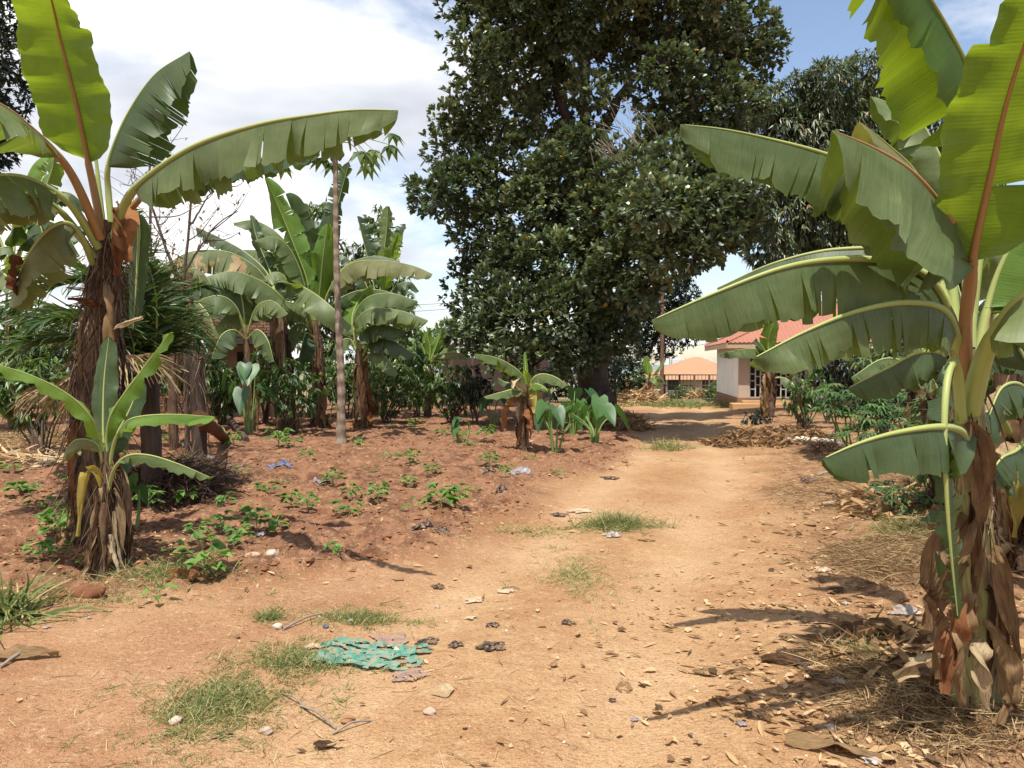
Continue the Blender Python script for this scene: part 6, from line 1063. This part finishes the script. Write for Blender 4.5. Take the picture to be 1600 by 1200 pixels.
# dry leaf and straw shreds on the whole ground
x, y = where(16000, 2.0, 22, 40); f, b = masks(x, y); keep = U(0, 1, len(x)) < .10 + .16 * f + .5 * b; x, y = x[keep], y[keep]; n = len(x); a = U(0, 6.28, n)
V, F, id_ = strands(np.stack([x, y, hgt(x, y) + .006], 1), np.stack([np.cos(a), np.sin(a), U(-.02, .12, n)], 1), U(.03, .16, n), U(.0012, .0035, n), U(0, .1, n), 3); m = MB(); m.add(V, F, None, U(.1, 1, n)[id_]); tag(m.build('straw_shreds', 'straw', None), 'loose shreds of straw and dry stalk on the soil', 'straw', kind='stuff')
# straw heaps on the bank
def heap(name, label, c, rx, ry, h, n, W=(.0012, .0032), L=(.08, .3), mat='straw', vr=(.15, 1), fl=.35):
    u = np.sqrt(U(0, 1, n)); a = U(0, 6.28, n); x = c[0] + u * np.cos(a) * rx; y = c[1] + u * np.sin(a) * ry; z = hgt(x, y) + h * (1 - u ** 2) * U(.1, 1, n) + .01; b = U(0, 6.28, n)
    V, F, id_ = strands(np.stack([x, y, z], 1), np.stack([np.cos(b), np.sin(b), U(-fl, fl, n)], 1), U(*L, n), U(*W, n), U(0, .35, n), 4); V[:, 2] = np.maximum(V[:, 2], hgt(V[:, 0], V[:, 1]) + .003); m = MB(); m.add(V, F, None, U(*vr, n)[id_]); return tag(m.build(name, mat, None), label, 'straw' if 'straw' in name else 'dead leaves', kind='stuff')
heap('straw_heap', 'heap of golden straw left of the big right banana stem', gp(1420, 880), .62, .8, .16, 3600, vr=(0, .85))
heap('straw_heap', 'heap of dry straw behind the big right banana stem', gp(1585, 850), .8, 1.0, .2, 3200)
heap('straw_heap', 'thin straw spread along the upper bank below the cassava', gp(1380, 770), 1.3, 1.5, .07, 3000, vr=(0, .8))
heap('straw_heap', 'straw and grass tangle at the feet of the big right banana', gp(1480, 1110), .55, .42, .07, 2000, vr=(0, .8))
heap('straw_heap', 'straw patch beside the white plastic bag near the track', gp(1350, 1040), .3, .3, .05, 1000)
heap('straw_heap', 'dry stalk tangle under the palm fronds', gp(40, 690), 1.6, 1.1, .22, 2600, L=(.15, .5), W=(.002, .007))
heap('brush_heap', 'tangled grey brown brush heap under the bare shrub', gd(285, 9.9), .7, .6, .32, 1500, (.002, .008), (.15, .55), 'fibre', (0, 1), .9)
heap('brush_heap', 'heap of brown dead stems at the foot of the dark bushes by the house', gp(1200, 692), 1.3, 1.1, .30, 1500, (.008, .035), (.08, .28), 'litter', (0, .42), .9)
heap('brush_heap', 'small round tangle of dark roots beside the white pole', gp(1283, 705), .33, .3, .22, 900, (.002, .005), (.1, .3), 'fibre', (0, .5), .9)
heap('brush_heap', 'pale heap of dry banana trash on the far verge below the utility pole', gd(1003, 35.5), 1.1, .7, .6, 1200, (.01, .05), (.2, .7), 'litter', (.3, 1), .9)
heap('brush_heap', 'dry fringe of dead stems below the far fence', gd(1095, 41), .8, .5, .5, 500, (.01, .04), (.2, .5), 'litter', (.2, .9), .9)
heap('brush_heap', 'shadowed heap of dead leaves around the jackfruit trunk', gd(955, 19.5), 1.0, 1.5, .4, 1400, (.006, .025), (.15, .4), 'litter', (0, .5), .9)
heap('brush_heap', 'dark dead foliage heap under the palm trunk', gd(255, 8.8), .6, .5, .45, 1500, (.003, .012), (.15, .4), 'fibre', (0, .45), .9)
# larger curled leaves one can pick out near the big right banana and on the track
spots = [(1232, 950), (1322, 728), (1255, 962), (1300, 925), (1262, 900), (1345, 915), (1285, 905), (1370, 1010), (1420, 1005), (1395, 985), (1240, 1000), (1310, 1010), (1275, 880), (1330, 870), (1225, 880), (1160, 1050), (1105, 1052), (745, 938), (740, 968), (800, 922), (620, 905), (1010, 845), (1200, 820), (1220, 772), (1285, 770), (1315, 800), (1400, 1100), (1440, 1075), (1360, 1130), (1340, 1090), (1250, 1160), (1290, 1150), (1320, 1165), (1365, 1050), (1445, 1010), (1405, 1045), (1180, 845), (1265, 820), (560, 770), (520, 1165), (340, 1150), (690, 1080), (975, 1075), (1235, 725), (1180, 738), (1140, 752), (300, 780), (395, 720), (250, 720), (330, 690), (120, 745), (60, 755), (20, 760), (90, 775)]
var_me = []
for k in range(6):
    g = np.random.default_rng(k + 40); n, K = 9, 5; s = np.linspace(0, 1, n); v = np.linspace(-1, 1, K); wd = np.sin(np.clip(s * .96 + .04, 0, 1) * math.pi) ** .75; X = np.broadcast_to(((s - .5) * 1.0)[:, None], (n, K)); Y = .27 * wd[:, None] * v[None] * (1 + .15 * g.normal(size=(n, 1))); Z = .012 + .10 * g.uniform(.3, 1) * np.abs(v[None]) ** 1.5 * wd[:, None] + .14 * (s[:, None] - .5) ** 2 * g.uniform(-.3, 1.6) + .02 * g.normal(size=(n, K))
    i = np.arange(n - 1)[:, None] * K; j = np.arange(K - 1)[None]; F = np.stack([i + j, i + j + 1, i + K + j + 1, i + K + j], -1).reshape(-1, 4); uv = np.stack([X * .3, np.broadcast_to(v[None], (n, K))], -1).reshape(-1, 2)
    var_me.append([mesh('dry_leaf', np.stack([X, Y, Z], -1).reshape(-1, 3), F, mt, uv=uv, var=np.full(n * K, g.random())) for mt in ('dry_leaf', 'dry_pale')])
for k, (px, py) in enumerate(spots):
    p = gp(px, py); o = obj('dry_leaf', var_me[k % 6][k % 3 != 0], None, p + np.array((0, 0, -.004))); s = random.uniform(.10, .19); o.scale = (s, s * random.uniform(.8, 1.3), s); o.rotation_euler = (random.uniform(-.15, .15), random.uniform(-.15, .15), random.uniform(0, 6.28))
    near = px > 1150; tag(o, 'curled dry brown leaf lying on the ground at the track\'s right side' if near else 'curled dry brown leaf lying on the open soil left of the track middle', 'dry leaf', 'dry leaves on the right bank' if near else 'dry leaves on open soil')
# big withered leaf pieces by the banana foot
for k, (px, py, L, mt, lab) in enumerate(((1300, 1175, .36, 'dry_leaf', 'long pale withered banana leaf piece at the bottom right of the track'), (1430, 1050, .34, 'dry_pale', 'folded pale withered leaf against the big right banana foot'), (1510, 1060, .3, 'dry_rust', 'rust brown withered sheath lying by the big right banana foot'), (1235, 1040, .3, 'dry_leaf', 'brown rotten leaf strip on the edge of the bank'), (1470, 1060, .36, 'dry_leaf', 'crumpled brown leaf in the shade of the big right banana'), (25, 720, .7, 'dry_pale', 'pale dry banana leaf lying under the palm at the left edge'), (75, 700, .6, 'dry_pale', 'pale dry leaf leaning on the stalk tangle left of the sucker'), (290, 905, .35, 'dry_rust', 'brown strip of sheath on soil right of the sucker foot'), (30, 1030, .4, 'dry_leaf', 'brown dry stalk strip on the bare soil at the left edge'))):
    p = gp(px, py); a = random.uniform(-.5, .5); dv = np.array((math.cos(a), math.sin(a), 0)) * L / 2; o = dry_strip(None, p, [p - dv + np.array((0, 0, .02)), p + np.array((0, 0, .035)), p + dv + np.array((0, 0, .02))], L * .12, mt, 700 + k, 'withered_leaf', .22, .3); o.location = tuple(p); tag(o, lab, 'withered leaf')
# ------------------------------------------------------------------ bean seedlings
bean_me = []
for k in range(7):
    g = np.random.default_rng(k + 90); st = MB(); lf = MB(); nl = [3, 4, 5, 6, 7, 8, 10][k]; hh = .10 + .02 * k
    for j in range(nl):
        a = j * 2.4 + g.uniform(-.4, .4); o = np.array((math.cos(a), math.sin(a), 0)); z = hh * (.45 + .6 * j / nl); e = o * g.uniform(.04, .11) + np.array((0, 0, z)); V, F, uv = tube(np.array([(0, 0, -.03), (0.005, 0, z * .6), e]), .0035, 4); st.add(V, F, uv)
        for q in (-.8, 0, .8):
            if nl < 5 and q: continue
            c, s = math.cos(a + q), math.sin(a + q); ax = np.array((c, s, g.uniform(-.5, .15))); V, F = heart(e + .01 * ax, ax, np.array((0, 0, 1.0)) + .3 * g.normal(size=3), g.uniform(.05, .085), g.uniform(.045, .07)); lf.add(V, F, None, g.random())
    so = st.build('stem', 'green_stem'); lo = lf.build('leaves', 'bean_leaf', smooth=False); bean_me.append((so.data, lo.data)); bpy.data.objects.remove(so); bpy.data.objects.remove(lo)
bp = [(435, 700, 2.6), (95, 838, 1.6), (30, 772, 1.6), (225, 745, 1.8), (228, 770, 1.7), (232, 805, 1.5), (285, 768, 1.6), (290, 788, 1.5), (310, 852, 1.3), (270, 862, 1.2), (345, 832, 1.4), (375, 745, 1.5), (372, 852, 1.2), (402, 832, 1.4), (430, 832, 1.2), (318, 905, 1.5), (245, 938, 1.1), (520, 872, .8), (612, 718, 1.7), (640, 726, 1.6), (655, 800, 1.5), (690, 795, 1.8), (712, 795, 1.5), (545, 808, 1.5), (765, 728, 1.5), (832, 720, 1.5), (550, 780, 1.3), (590, 782, 1.4), (62, 795, 1.4), (85, 828, 1.3), (45, 770, 1.5), (100, 800, 1.2), (440, 750, 1.4), (455, 790, 1.3), (480, 800, 1.2), (560, 700, 1.4), (720, 690, 1.6), (690, 680, 1.7), (648, 672, 1.8), (610, 670, 1.7), (660, 650, 2.2), (700, 655, 2.0), (735, 700, 1.4), (790, 745, 1.2), (870, 745, 1.2), (760, 690, 1.6), (185, 790, 1.3), (15, 740, 1.5), (110, 760, 1.3), (350, 790, 1.2), (520, 760, 1.2), (380, 800, 1.2), (415, 775, 1.2), (355, 860, 1.0), (140, 880, 1.0), (60, 880, 1.0), (90, 870, 1.0), (365, 700, 1.6), (340, 680, 1.7), (460, 700, 1.3), (580, 740, 1.2), (480, 720, 1.2), (640, 760, 1.0), (740, 770, .9), (675, 745, 1.1), (300, 720, 1.5), (270, 740, 1.5), (205, 715, 1.6), (605, 650, 2.0), (570, 655, 2.0), (550, 640, 2.2), (250, 700, 1.6), (190, 825, 1.2)]
for k, (px, py, s) in enumerate(bp):
    p = gp(px, py); zone = 0 if py < 740 else 1 if px < 480 else 2; t = thing('bean_seedling', ('small bean seedling on the far red soil near the papaya and bushes', 'green bean seedling in the near patch around the banana sucker', 'green bean seedling in the open middle of the red field')[zone], 'seedling', p, ('bean seedlings on the far soil', 'bean seedlings round the sucker', 'bean seedlings in mid field')[zone]); so, lo = bean_me[(k * 3 + int(s * 2)) % 7]
    obj('stem', so, t); obj('leaves', lo, t); ss = s * random.uniform(.85, 1.15); ss *= .8; t.scale = (ss, ss, ss); t.rotation_euler = (0, 0, random.uniform(0, 6.28))
# ------------------------------------------------------------------ grass tufts
def grass(label, px, py, rx, ry, n, L=(.05, .14), dry=.4, W=(.0012, .0028), name='grass_patch'):
    c = gp(px, py); k = n // 7; tx = rng.standard_t(3, k).clip(-5, 5) * .36 * rx; ty = rng.standard_t(3, k).clip(-5, 5) * .36 * ry; i = rng.integers(0, k, n); x = c[0] + tx[i] + rng.normal(0, .018, n); y = c[1] + ty[i] + rng.normal(0, .018, n); a = U(0, 6.28, n); el = U(.25, 1.6, n)
    V, F, id_ = strands(np.stack([x, y, hgt(x, y) - .005], 1), np.stack([np.cos(a), np.sin(a), el], 1), U(*L, n), U(*W, n), U(.1, .6, n), 4); V[:, 2] = np.maximum(V[:, 2], hgt(V[:, 0], V[:, 1]) - .01); m = MB(); m.add(V, F, None, np.where(U(0, 1, n) < dry, U(.7, 1, n), U(0, .6, n))[id_]); tag(m.build(name, 'grass', None), label, 'grass', kind='stuff')
grass('short green grass strip in the near foreground', 340, 1100, .32, .42, 5600, (.03, .09)); grass('thin grass strip beside the green torn sheet', 470, 1035, .28, .2, 3200, (.03, .09)); grass('grass tuft with litter above the green torn sheet', 560, 968, .3, .16, 2200, (.03, .10)); grass('small green weed patch left of the tuft above the green sheet', 418, 966, .1, .09, 700, (.03, .1), .2)
grass('bushy grass clump in the middle of the track', 962, 822, .3, .22, 2600, (.08, .24), .35, (.0015, .004)); grass('lone grass tuft on the track before the tree shade', 1045, 700, .35, .5, 900, (.1, .3), .5, (.002, .006)); grass('dry grass on the raised middle of the track', 900, 900, .3, .75, 2400, (.03, .09), .85); grass('sparse dry grass below the grass clump', 830, 830, .7, .35, 1500, (.03, .09), .9)
grass('small green grass by the white plastic bag', 1345, 1030, .12, .1, 700, (.06, .16), .2); grass('bladed grass tuft at the left edge of the soil', 14, 960, .16, .14, 160, (.25, .5), .1, (.006, .012)); grass('green grass verge at the far bend of the track', 1060, 634, 2.4, 1.6, 3200, (.15, .4), .25, (.008, .02)); grass('weedy green verge below the far fence', 1035, 622, 2.0, 2.5, 2200, (.2, .5), .3, (.01, .03)); grass('weeds and grass round the sucker foot', 250, 900, .5, .22, 1500, (.05, .2), .4); grass('grass and weeds on the upper right bank', 1430, 830, .5, .5, 1000, (.08, .22), .4, (.002, .005)); grass('thin dry grass on the soil below the sucker', 150, 935, .7, .25, 900, (.03, .12), .8)
# ------------------------------------------------------------------ rubbish
def scrap(name, label, px, py, w, h, mat, cat, seed, hgt_=.5, rz=0, n=16, holes=0.0, flat=.02):
    """crumpled sheet of plastic or paper"""
    g = np.random.default_rng(seed); p = gp(px, py); u = np.linspace(-1, 1, n); X, Y = np.meshgrid(u, u, indexing='ij'); ex = 1 + .25 * g.normal(size=2); rad = np.sqrt(X ** 2 + Y ** 2); z = np.zeros_like(X)
    for k in range(9):
        a = g.uniform(0, 6.28); fq = g.uniform(1.2, 5.5); z += np.abs(np.sin((X * math.cos(a) + Y * math.sin(a)) * fq + g.uniform(0, 6.28))) * g.uniform(.3, 1) / (1 + .3 * fq)
    z = (z - z.min()) / (z.max() - z.min()); z *= np.clip(1.35 - rad, .1, 1); edge = 1 - .28 * np.clip(rad - .55, 0, 1) * (1 + 1.2 * np.sin(np.arctan2(Y, X) * 5 + seed)); XX = X * w * edge * (.88 + .12 * np.sin(Y * 3 + seed)); YY = Y * w * .8 * edge + .06 * w * g.normal(size=X.shape); i = np.arange(n - 1)[:, None] * n; j = np.arange(n - 1)[None]
    F = np.stack([i + j, i + n + j, i + n + j + 1, i + j + 1], -1).reshape(-1, 4); rc = rad.ravel()[F].mean(1); keep = (rc < 1.15) & (g.random(len(F)) > holes); c, s = math.cos(rz), math.sin(rz); gx = XX * c - YY * s + p[0]; gy = XX * s + YY * c + p[1]; gz = hgt(gx.ravel(), gy.ravel()).reshape(gx.shape) - p[2]
    V = np.stack([gx - p[0], gy - p[1], gz + .008 + z * h], -1).reshape(-1, 3); used, inv = np.unique(F[keep].ravel(), return_inverse=True); o = obj(name, mesh(name, V[used], inv.reshape(-1, 4), mat, smooth=False), None, p); return tag(o, label, cat)
# torn green sheet: strips of one woven bag lying in folds
def green_sheet():
    p = gp(583, 1028); n, K = 60, 38; u = np.linspace(-1, 1, n); v = np.linspace(-1, 1, K); X, Y = np.meshgrid(u, v, indexing='ij')
    gx = p[0] + X * .31 + .03 * Y + .02 * fbm(X * 3, Y * 3, 3, 5); gy = p[1] + Y * .21 - .03 * X + .03 * fbm(X * 3 + 9, Y * 3, 3, 6)
    fold = .020 * np.abs(np.sin(Y * 7 + 1.6 * fbm(X * 1.5, Y * 2, 2, 8) * 4 + X)) * (0.4 + fbm(X * 2, Y * 2, 2, 12) + .4).clip(0, 1) + .012 * np.abs(fbm(X * 7, Y * 9, 3, 9)); Z = hgt(gx.ravel(), gy.ravel()).reshape(gx.shape) + .005 + fold
    V = np.stack([gx, gy, Z], -1).reshape(-1, 3); i = np.arange(n - 1)[:, None] * K; j = np.arange(K - 1)[None]; F = np.stack([i + j, i + K + j, i + K + j + 1, i + j + 1], -1).reshape(-1, 4)
    cx = X.ravel()[F].mean(1); cy = Y.ravel()[F].mean(1); tear = fbm(cx * 2.2, cy * 5.5, 4, 33, .6); edge = np.maximum(np.abs(cx), np.abs(cy * 1.05) + .25 * cx * np.sign(cy)) + .5 * fbm(cx * 3, cy * 3, 3, 34); keep = (tear < .27) & (edge < .86) & (tear > -.42)
    us, inv = np.unique(F[keep].ravel(), return_inverse=True); tag(obj('torn_sheet', mesh('torn_sheet', V[us] - p, inv.reshape(-1, 4), 'plastic_green', smooth=False), None, p), 'torn green plastic sheet half buried in the track', 'plastic sheet')
green_sheet()
SCR = [('plastic_scrap', 'narrow green scrap standing by the torn green sheet', 515, 1010, .06, .05, 'plastic_green', .3), ('plastic_scrap', 'mauve dirty sheet buried at the upper edge of the green sheet', 610, 1003, .16, .02, 'plastic_mauve', .2), ('plastic_scrap', 'mauve dirty sheet below the right end of the green sheet', 640, 1058, .13, .03, 'plastic_mauve', .4), ('plastic_scrap', 'black rag strip lying right of the green sheet', 768, 1012, .11, .04, 'plastic_black', .1), ('plastic_scrap', 'smaller black rag between green sheet and rag strip', 712, 1010, .06, .05, 'plastic_black', .5), ('plastic_scrap', 'grey black smear of plastic nearest the green sheet', 668, 1003, .10, .02, 'plastic_black', .0), ('plastic_scrap', 'black twisted scrap alone in the middle of the track', 887, 975, .06, .05, 'plastic_black', 2.5), ('plastic_scrap', 'black crumpled scrap below the long leaf shadow', 685, 919, .07, .05, 'plastic_black', .3), ('plastic_scrap', 'flat black scrap on the track above the rag strip', 770, 978, .06, .025, 'plastic_black', 2.9), ('plastic_scrap', 'black plastic heap at the field edge, larger one', 660, 824, .13, .11, 'plastic_black', .5), ('plastic_scrap', 'black plastic heap beside the larger one at the field edge', 690, 833, .11, .09, 'plastic_black', 1.5), ('plastic_bag', 'crumpled blue plastic bag on the field near the papaya', 437, 728, .26, .1, 'plastic_blue', .2), ('plastic_bag', 'grey crumpled bag in the middle of the field', 499, 756, .15, .13, 'plastic_grey', .9), ('plastic_bag', 'white crumpled bag below the grass clump on the track', 958, 838, .12, .08, 'plastic_white', .3), ('plastic_bag', 'pale white plastic bag on the litter near the track', 1342, 1002, .095, .06, 'plastic_white', .2), ('plastic_bag', 'dirty white bag half buried left of the banana foot', 1416, 958, .12, .07, 'plastic_white', 1.1), ('plastic_scrap', 'torn white wrapper on the straw at the bank edge', 1310, 1070, .06, .04, 'plastic_white', 1.7), ('plastic_scrap', 'white paper corner at the bottom edge of the bank', 1362, 1190, .06, .02, 'plastic_white', 2.1), ('plastic_scrap', 'small white scrap above the pale bag', 1322, 945, .035, .03, 'plastic_white', .4), ('plastic_scrap', 'tiny white scrap on the track right foreground', 1297, 1140, .03, .02, 'plastic_white', 1.4), ('plastic_scrap', 'pale blue scrap on the track in the right foreground', 1160, 1134, .035, .02, 'plastic_grey', .4), ('plastic_scrap', 'small bluish foil scrap in the lower middle of the track', 992, 1127, .025, .015, 'plastic_grey', .8), ('plastic_scrap', 'black scrap in the lower middle of the track', 957, 1096, .03, .02, 'plastic_black', 1.3), ('plastic_scrap', 'black plastic at the bank below the white pole', 1263, 752, .16, .1, 'plastic_black', .4), ('plastic_scrap', 'dark grey scrap on the field near the small dry banana', 811, 738, .22, .1, 'plastic_grey', .2), ('plastic_scrap', 'black scrap beside the bean row near the small dry banana', 765, 735, .14, .1, 'plastic_black', .2), ('plastic_scrap', 'flat black scrap at the field edge before the grass clump', 955, 748, .18, .05, 'plastic_black', .2), ('plastic_scrap', 'grey black scrap on the field under the words end', 874, 806, .12, .06, 'plastic_black', .6), ('plastic_scrap', 'black scrap on the red field by the dry leaves', 783, 768, .14, .07, 'plastic_black', .3), ('paper_scrap', 'pale brown paper piece at the end of the grass strip', 490, 1012, .06, .03, 'paper', .3), ('paper_scrap', 'pale paper piece under the green sheet corner', 531, 1026, .035, .03, 'paper', 1.2), ('paper_scrap', 'flat tan paper on the track above the black rags', 742, 940, .09, .02, 'paper', .1), ('paper_scrap', 'small tan paper scrap left of the flat black scrap', 735, 967, .05, .02, 'paper', 2.6), ('paper_scrap', 'broad flat tan paper stuck in the track', 790, 925, .09, .015, 'paper', .1), ('paper_scrap', 'white and tan paper on the litter before the grass clump', 905, 800, .18, .04, 'paper', .1), ('plastic_bag', 'white bag scrap on the bank near the end of the white pole', 1170, 692, .2, .09, 'plastic_white', .2), ('plastic_scrap', 'faded grey white plastic on the heap behind the sucker', 322, 715, .16, .14, 'plastic_white', 1.3), ('plastic_scrap', 'black plastic in the heap behind the sucker', 240, 680, .25, .22, 'plastic_black', .4), ('plastic_scrap', 'black plastic below the brush heap', 285, 695, .25, .25, 'plastic_black', 1.4), ('plastic_scrap', 'black plastic under the palm fronds', 110, 690, .25, .12, 'plastic_black', 1.0), ('plastic_scrap', 'bluish grey plastic between bean rows', 408, 838, .07, .06, 'plastic_grey', 1.0), ('plastic_scrap', 'white plastic scrap on the dry sucker litter', 232, 795, .06, .05, 'plastic_white', 1.0), ('plastic_scrap', 'white crumb of plastic on soil below the sucker', 73, 982, .03, .02, 'plastic_white', 1.0), ('plastic_scrap', 'small white crumb on soil right of the one below the sucker', 139, 967, .02, .02, 'plastic_white', .3), ('plastic_scrap', 'white scrap in the grass tuft above the green sheet', 548, 972, .035, .03, 'plastic_white', .3), ('plastic_scrap', 'dark blue scrap in the grass left of the tuft', 509, 981, .03, .03, 'plastic_blue', .3), ('plastic_scrap', 'dark crumpled scrap on the bank of dry straw', 1385, 885, .12, .1, 'dry_dark', .3), ('plastic_scrap', 'brown crumpled scrap alone on the track right side', 1285, 892, .08, .04, 'paper', .3)]
for k, (nm, lab, px, py, w_, h_, mt, rz) in enumerate(SCR): scrap(nm, lab, px, py, w_ * .85, h_ * .6, mt, 'paper scrap' if nm == 'paper_scrap' else 'plastic bag' if nm == 'plastic_bag' else 'plastic scrap', 300 + k, rz=rz, holes=.06 if 'black' in mt or 'mauve' in mt else 0.0)
# stones
def stone(label, px, py, r, seed, mat='stone'):
    g = np.random.default_rng(seed); p = gp(px, py); import bmesh
    b = bmesh.new(); bmesh.ops.create_icosphere(b, subdivisions=3, radius=1.0)
    sx, sy, sz = g.uniform(.8, 1.25), g.uniform(.7, 1), g.uniform(.5, .75); ph = g.uniform(0, 6.28, 6)
    for v in b.verts:
        c = v.co.normalized(); k = 1 + .16 * math.sin(c.x * 3 + ph[0]) * math.sin(c.y * 3 + ph[1]) + .1 * math.sin(c.z * 5 + ph[2] + c.x * 4) + .05 * math.sin(c.x * 11 + ph[3]) * math.cos(c.y * 9 + ph[4]); v.co = Vector((c.x * sx * k * r, c.y * sy * k * r, (c.z * sz * k + .3) * r))
    me = bpy.data.meshes.new('stone'); b.to_mesh(me); b.free(); me.materials.append(M[mat])
    for q in me.polygons: q.use_smooth = True
    o = obj('stone', me, None, p); o.rotation_euler[2] = g.uniform(0, 6.28); return tag(o, label, 'stone')
stone('tan stone on the soil, left one of the pale pair right of the sucker', 394, 876, .055, 1, 'pebble_tan'); stone('white stone, right one of the pale pair on the soil', 425, 876, .05, 2); stone('small tan stone at the top of the grass strip', 434, 982, .035, 3); stone('dark red earth lump in front of the sucker foot', 138, 935, .085, 4, 'clod'); stone('small tan pebble stone in the lower middle of the track', 671, 1115, .026, 5); stone('brownish stone left of the tan track pebble', 543, 1128, .03, 6, 'pebble'); stone('small tan stone on the track above the tan papers', 683, 950, .02, 7); stone('pinkish flat stone on the grass strip', 275, 1130, .03, 8); stone('white lump of chalk at the end of the grass strip', 415, 1145, .03, 9)
# sticks
for a, b, r_s, lab in (((470, 1105), (525, 1140), .006, 'thin straight stick on the track below the green sheet'), ((520, 1148), (580, 1128), .006, 'pale stick crossing toward the lower track middle'), ((442, 985), (512, 958), .007, 'brown stick beside the grass tuft above the green sheet'), ((0, 1045), (60, 1015), .009, 'pale cane lying on the soil at the left edge'), ((1215, 1020), (1290, 1075), .010, 'dark stick at the bank edge below the pale bag'), ((1275, 745), (1330, 735), .02, 'pale stick lying on the bank beside the black plastic'), ((1285, 790), (1420, 775), .02, 'long dry cane on the bank under the hanging leaf'), ((480, 1110), (440, 1085), .004, 'short twig beside the grass strip')):
    log('stick', lab, gp(*a) + np.array((0, 0, r_s)), gp(*b) + np.array((0, 0, r_s)), r_s, 'bark_pale' if 'dark' not in lab else 'bark_twig', 'stick')

heap('dry_trash_heap', 'pale dry banana leaf trash spread on the ground under the palm', gp(70, 715), 1.5, .9, .12, 900, (.008, .035), (.15, .5), 'litter', (.35, 1), .5)
heap('dry_trash_heap', 'brown leaf trash rotting round the foot of the big right banana', gp(1440, 1030), .55, .6, .08, 700, (.008, .03), (.08, .25), 'litter', (0, .6), .5)
heap('dry_trash_heap', 'dead leaf trash along the upper bank behind the straw', gp(1520, 800), 1.2, 1.6, .15, 900, (.01, .04), (.12, .4), 'litter', (0, .7), .5)
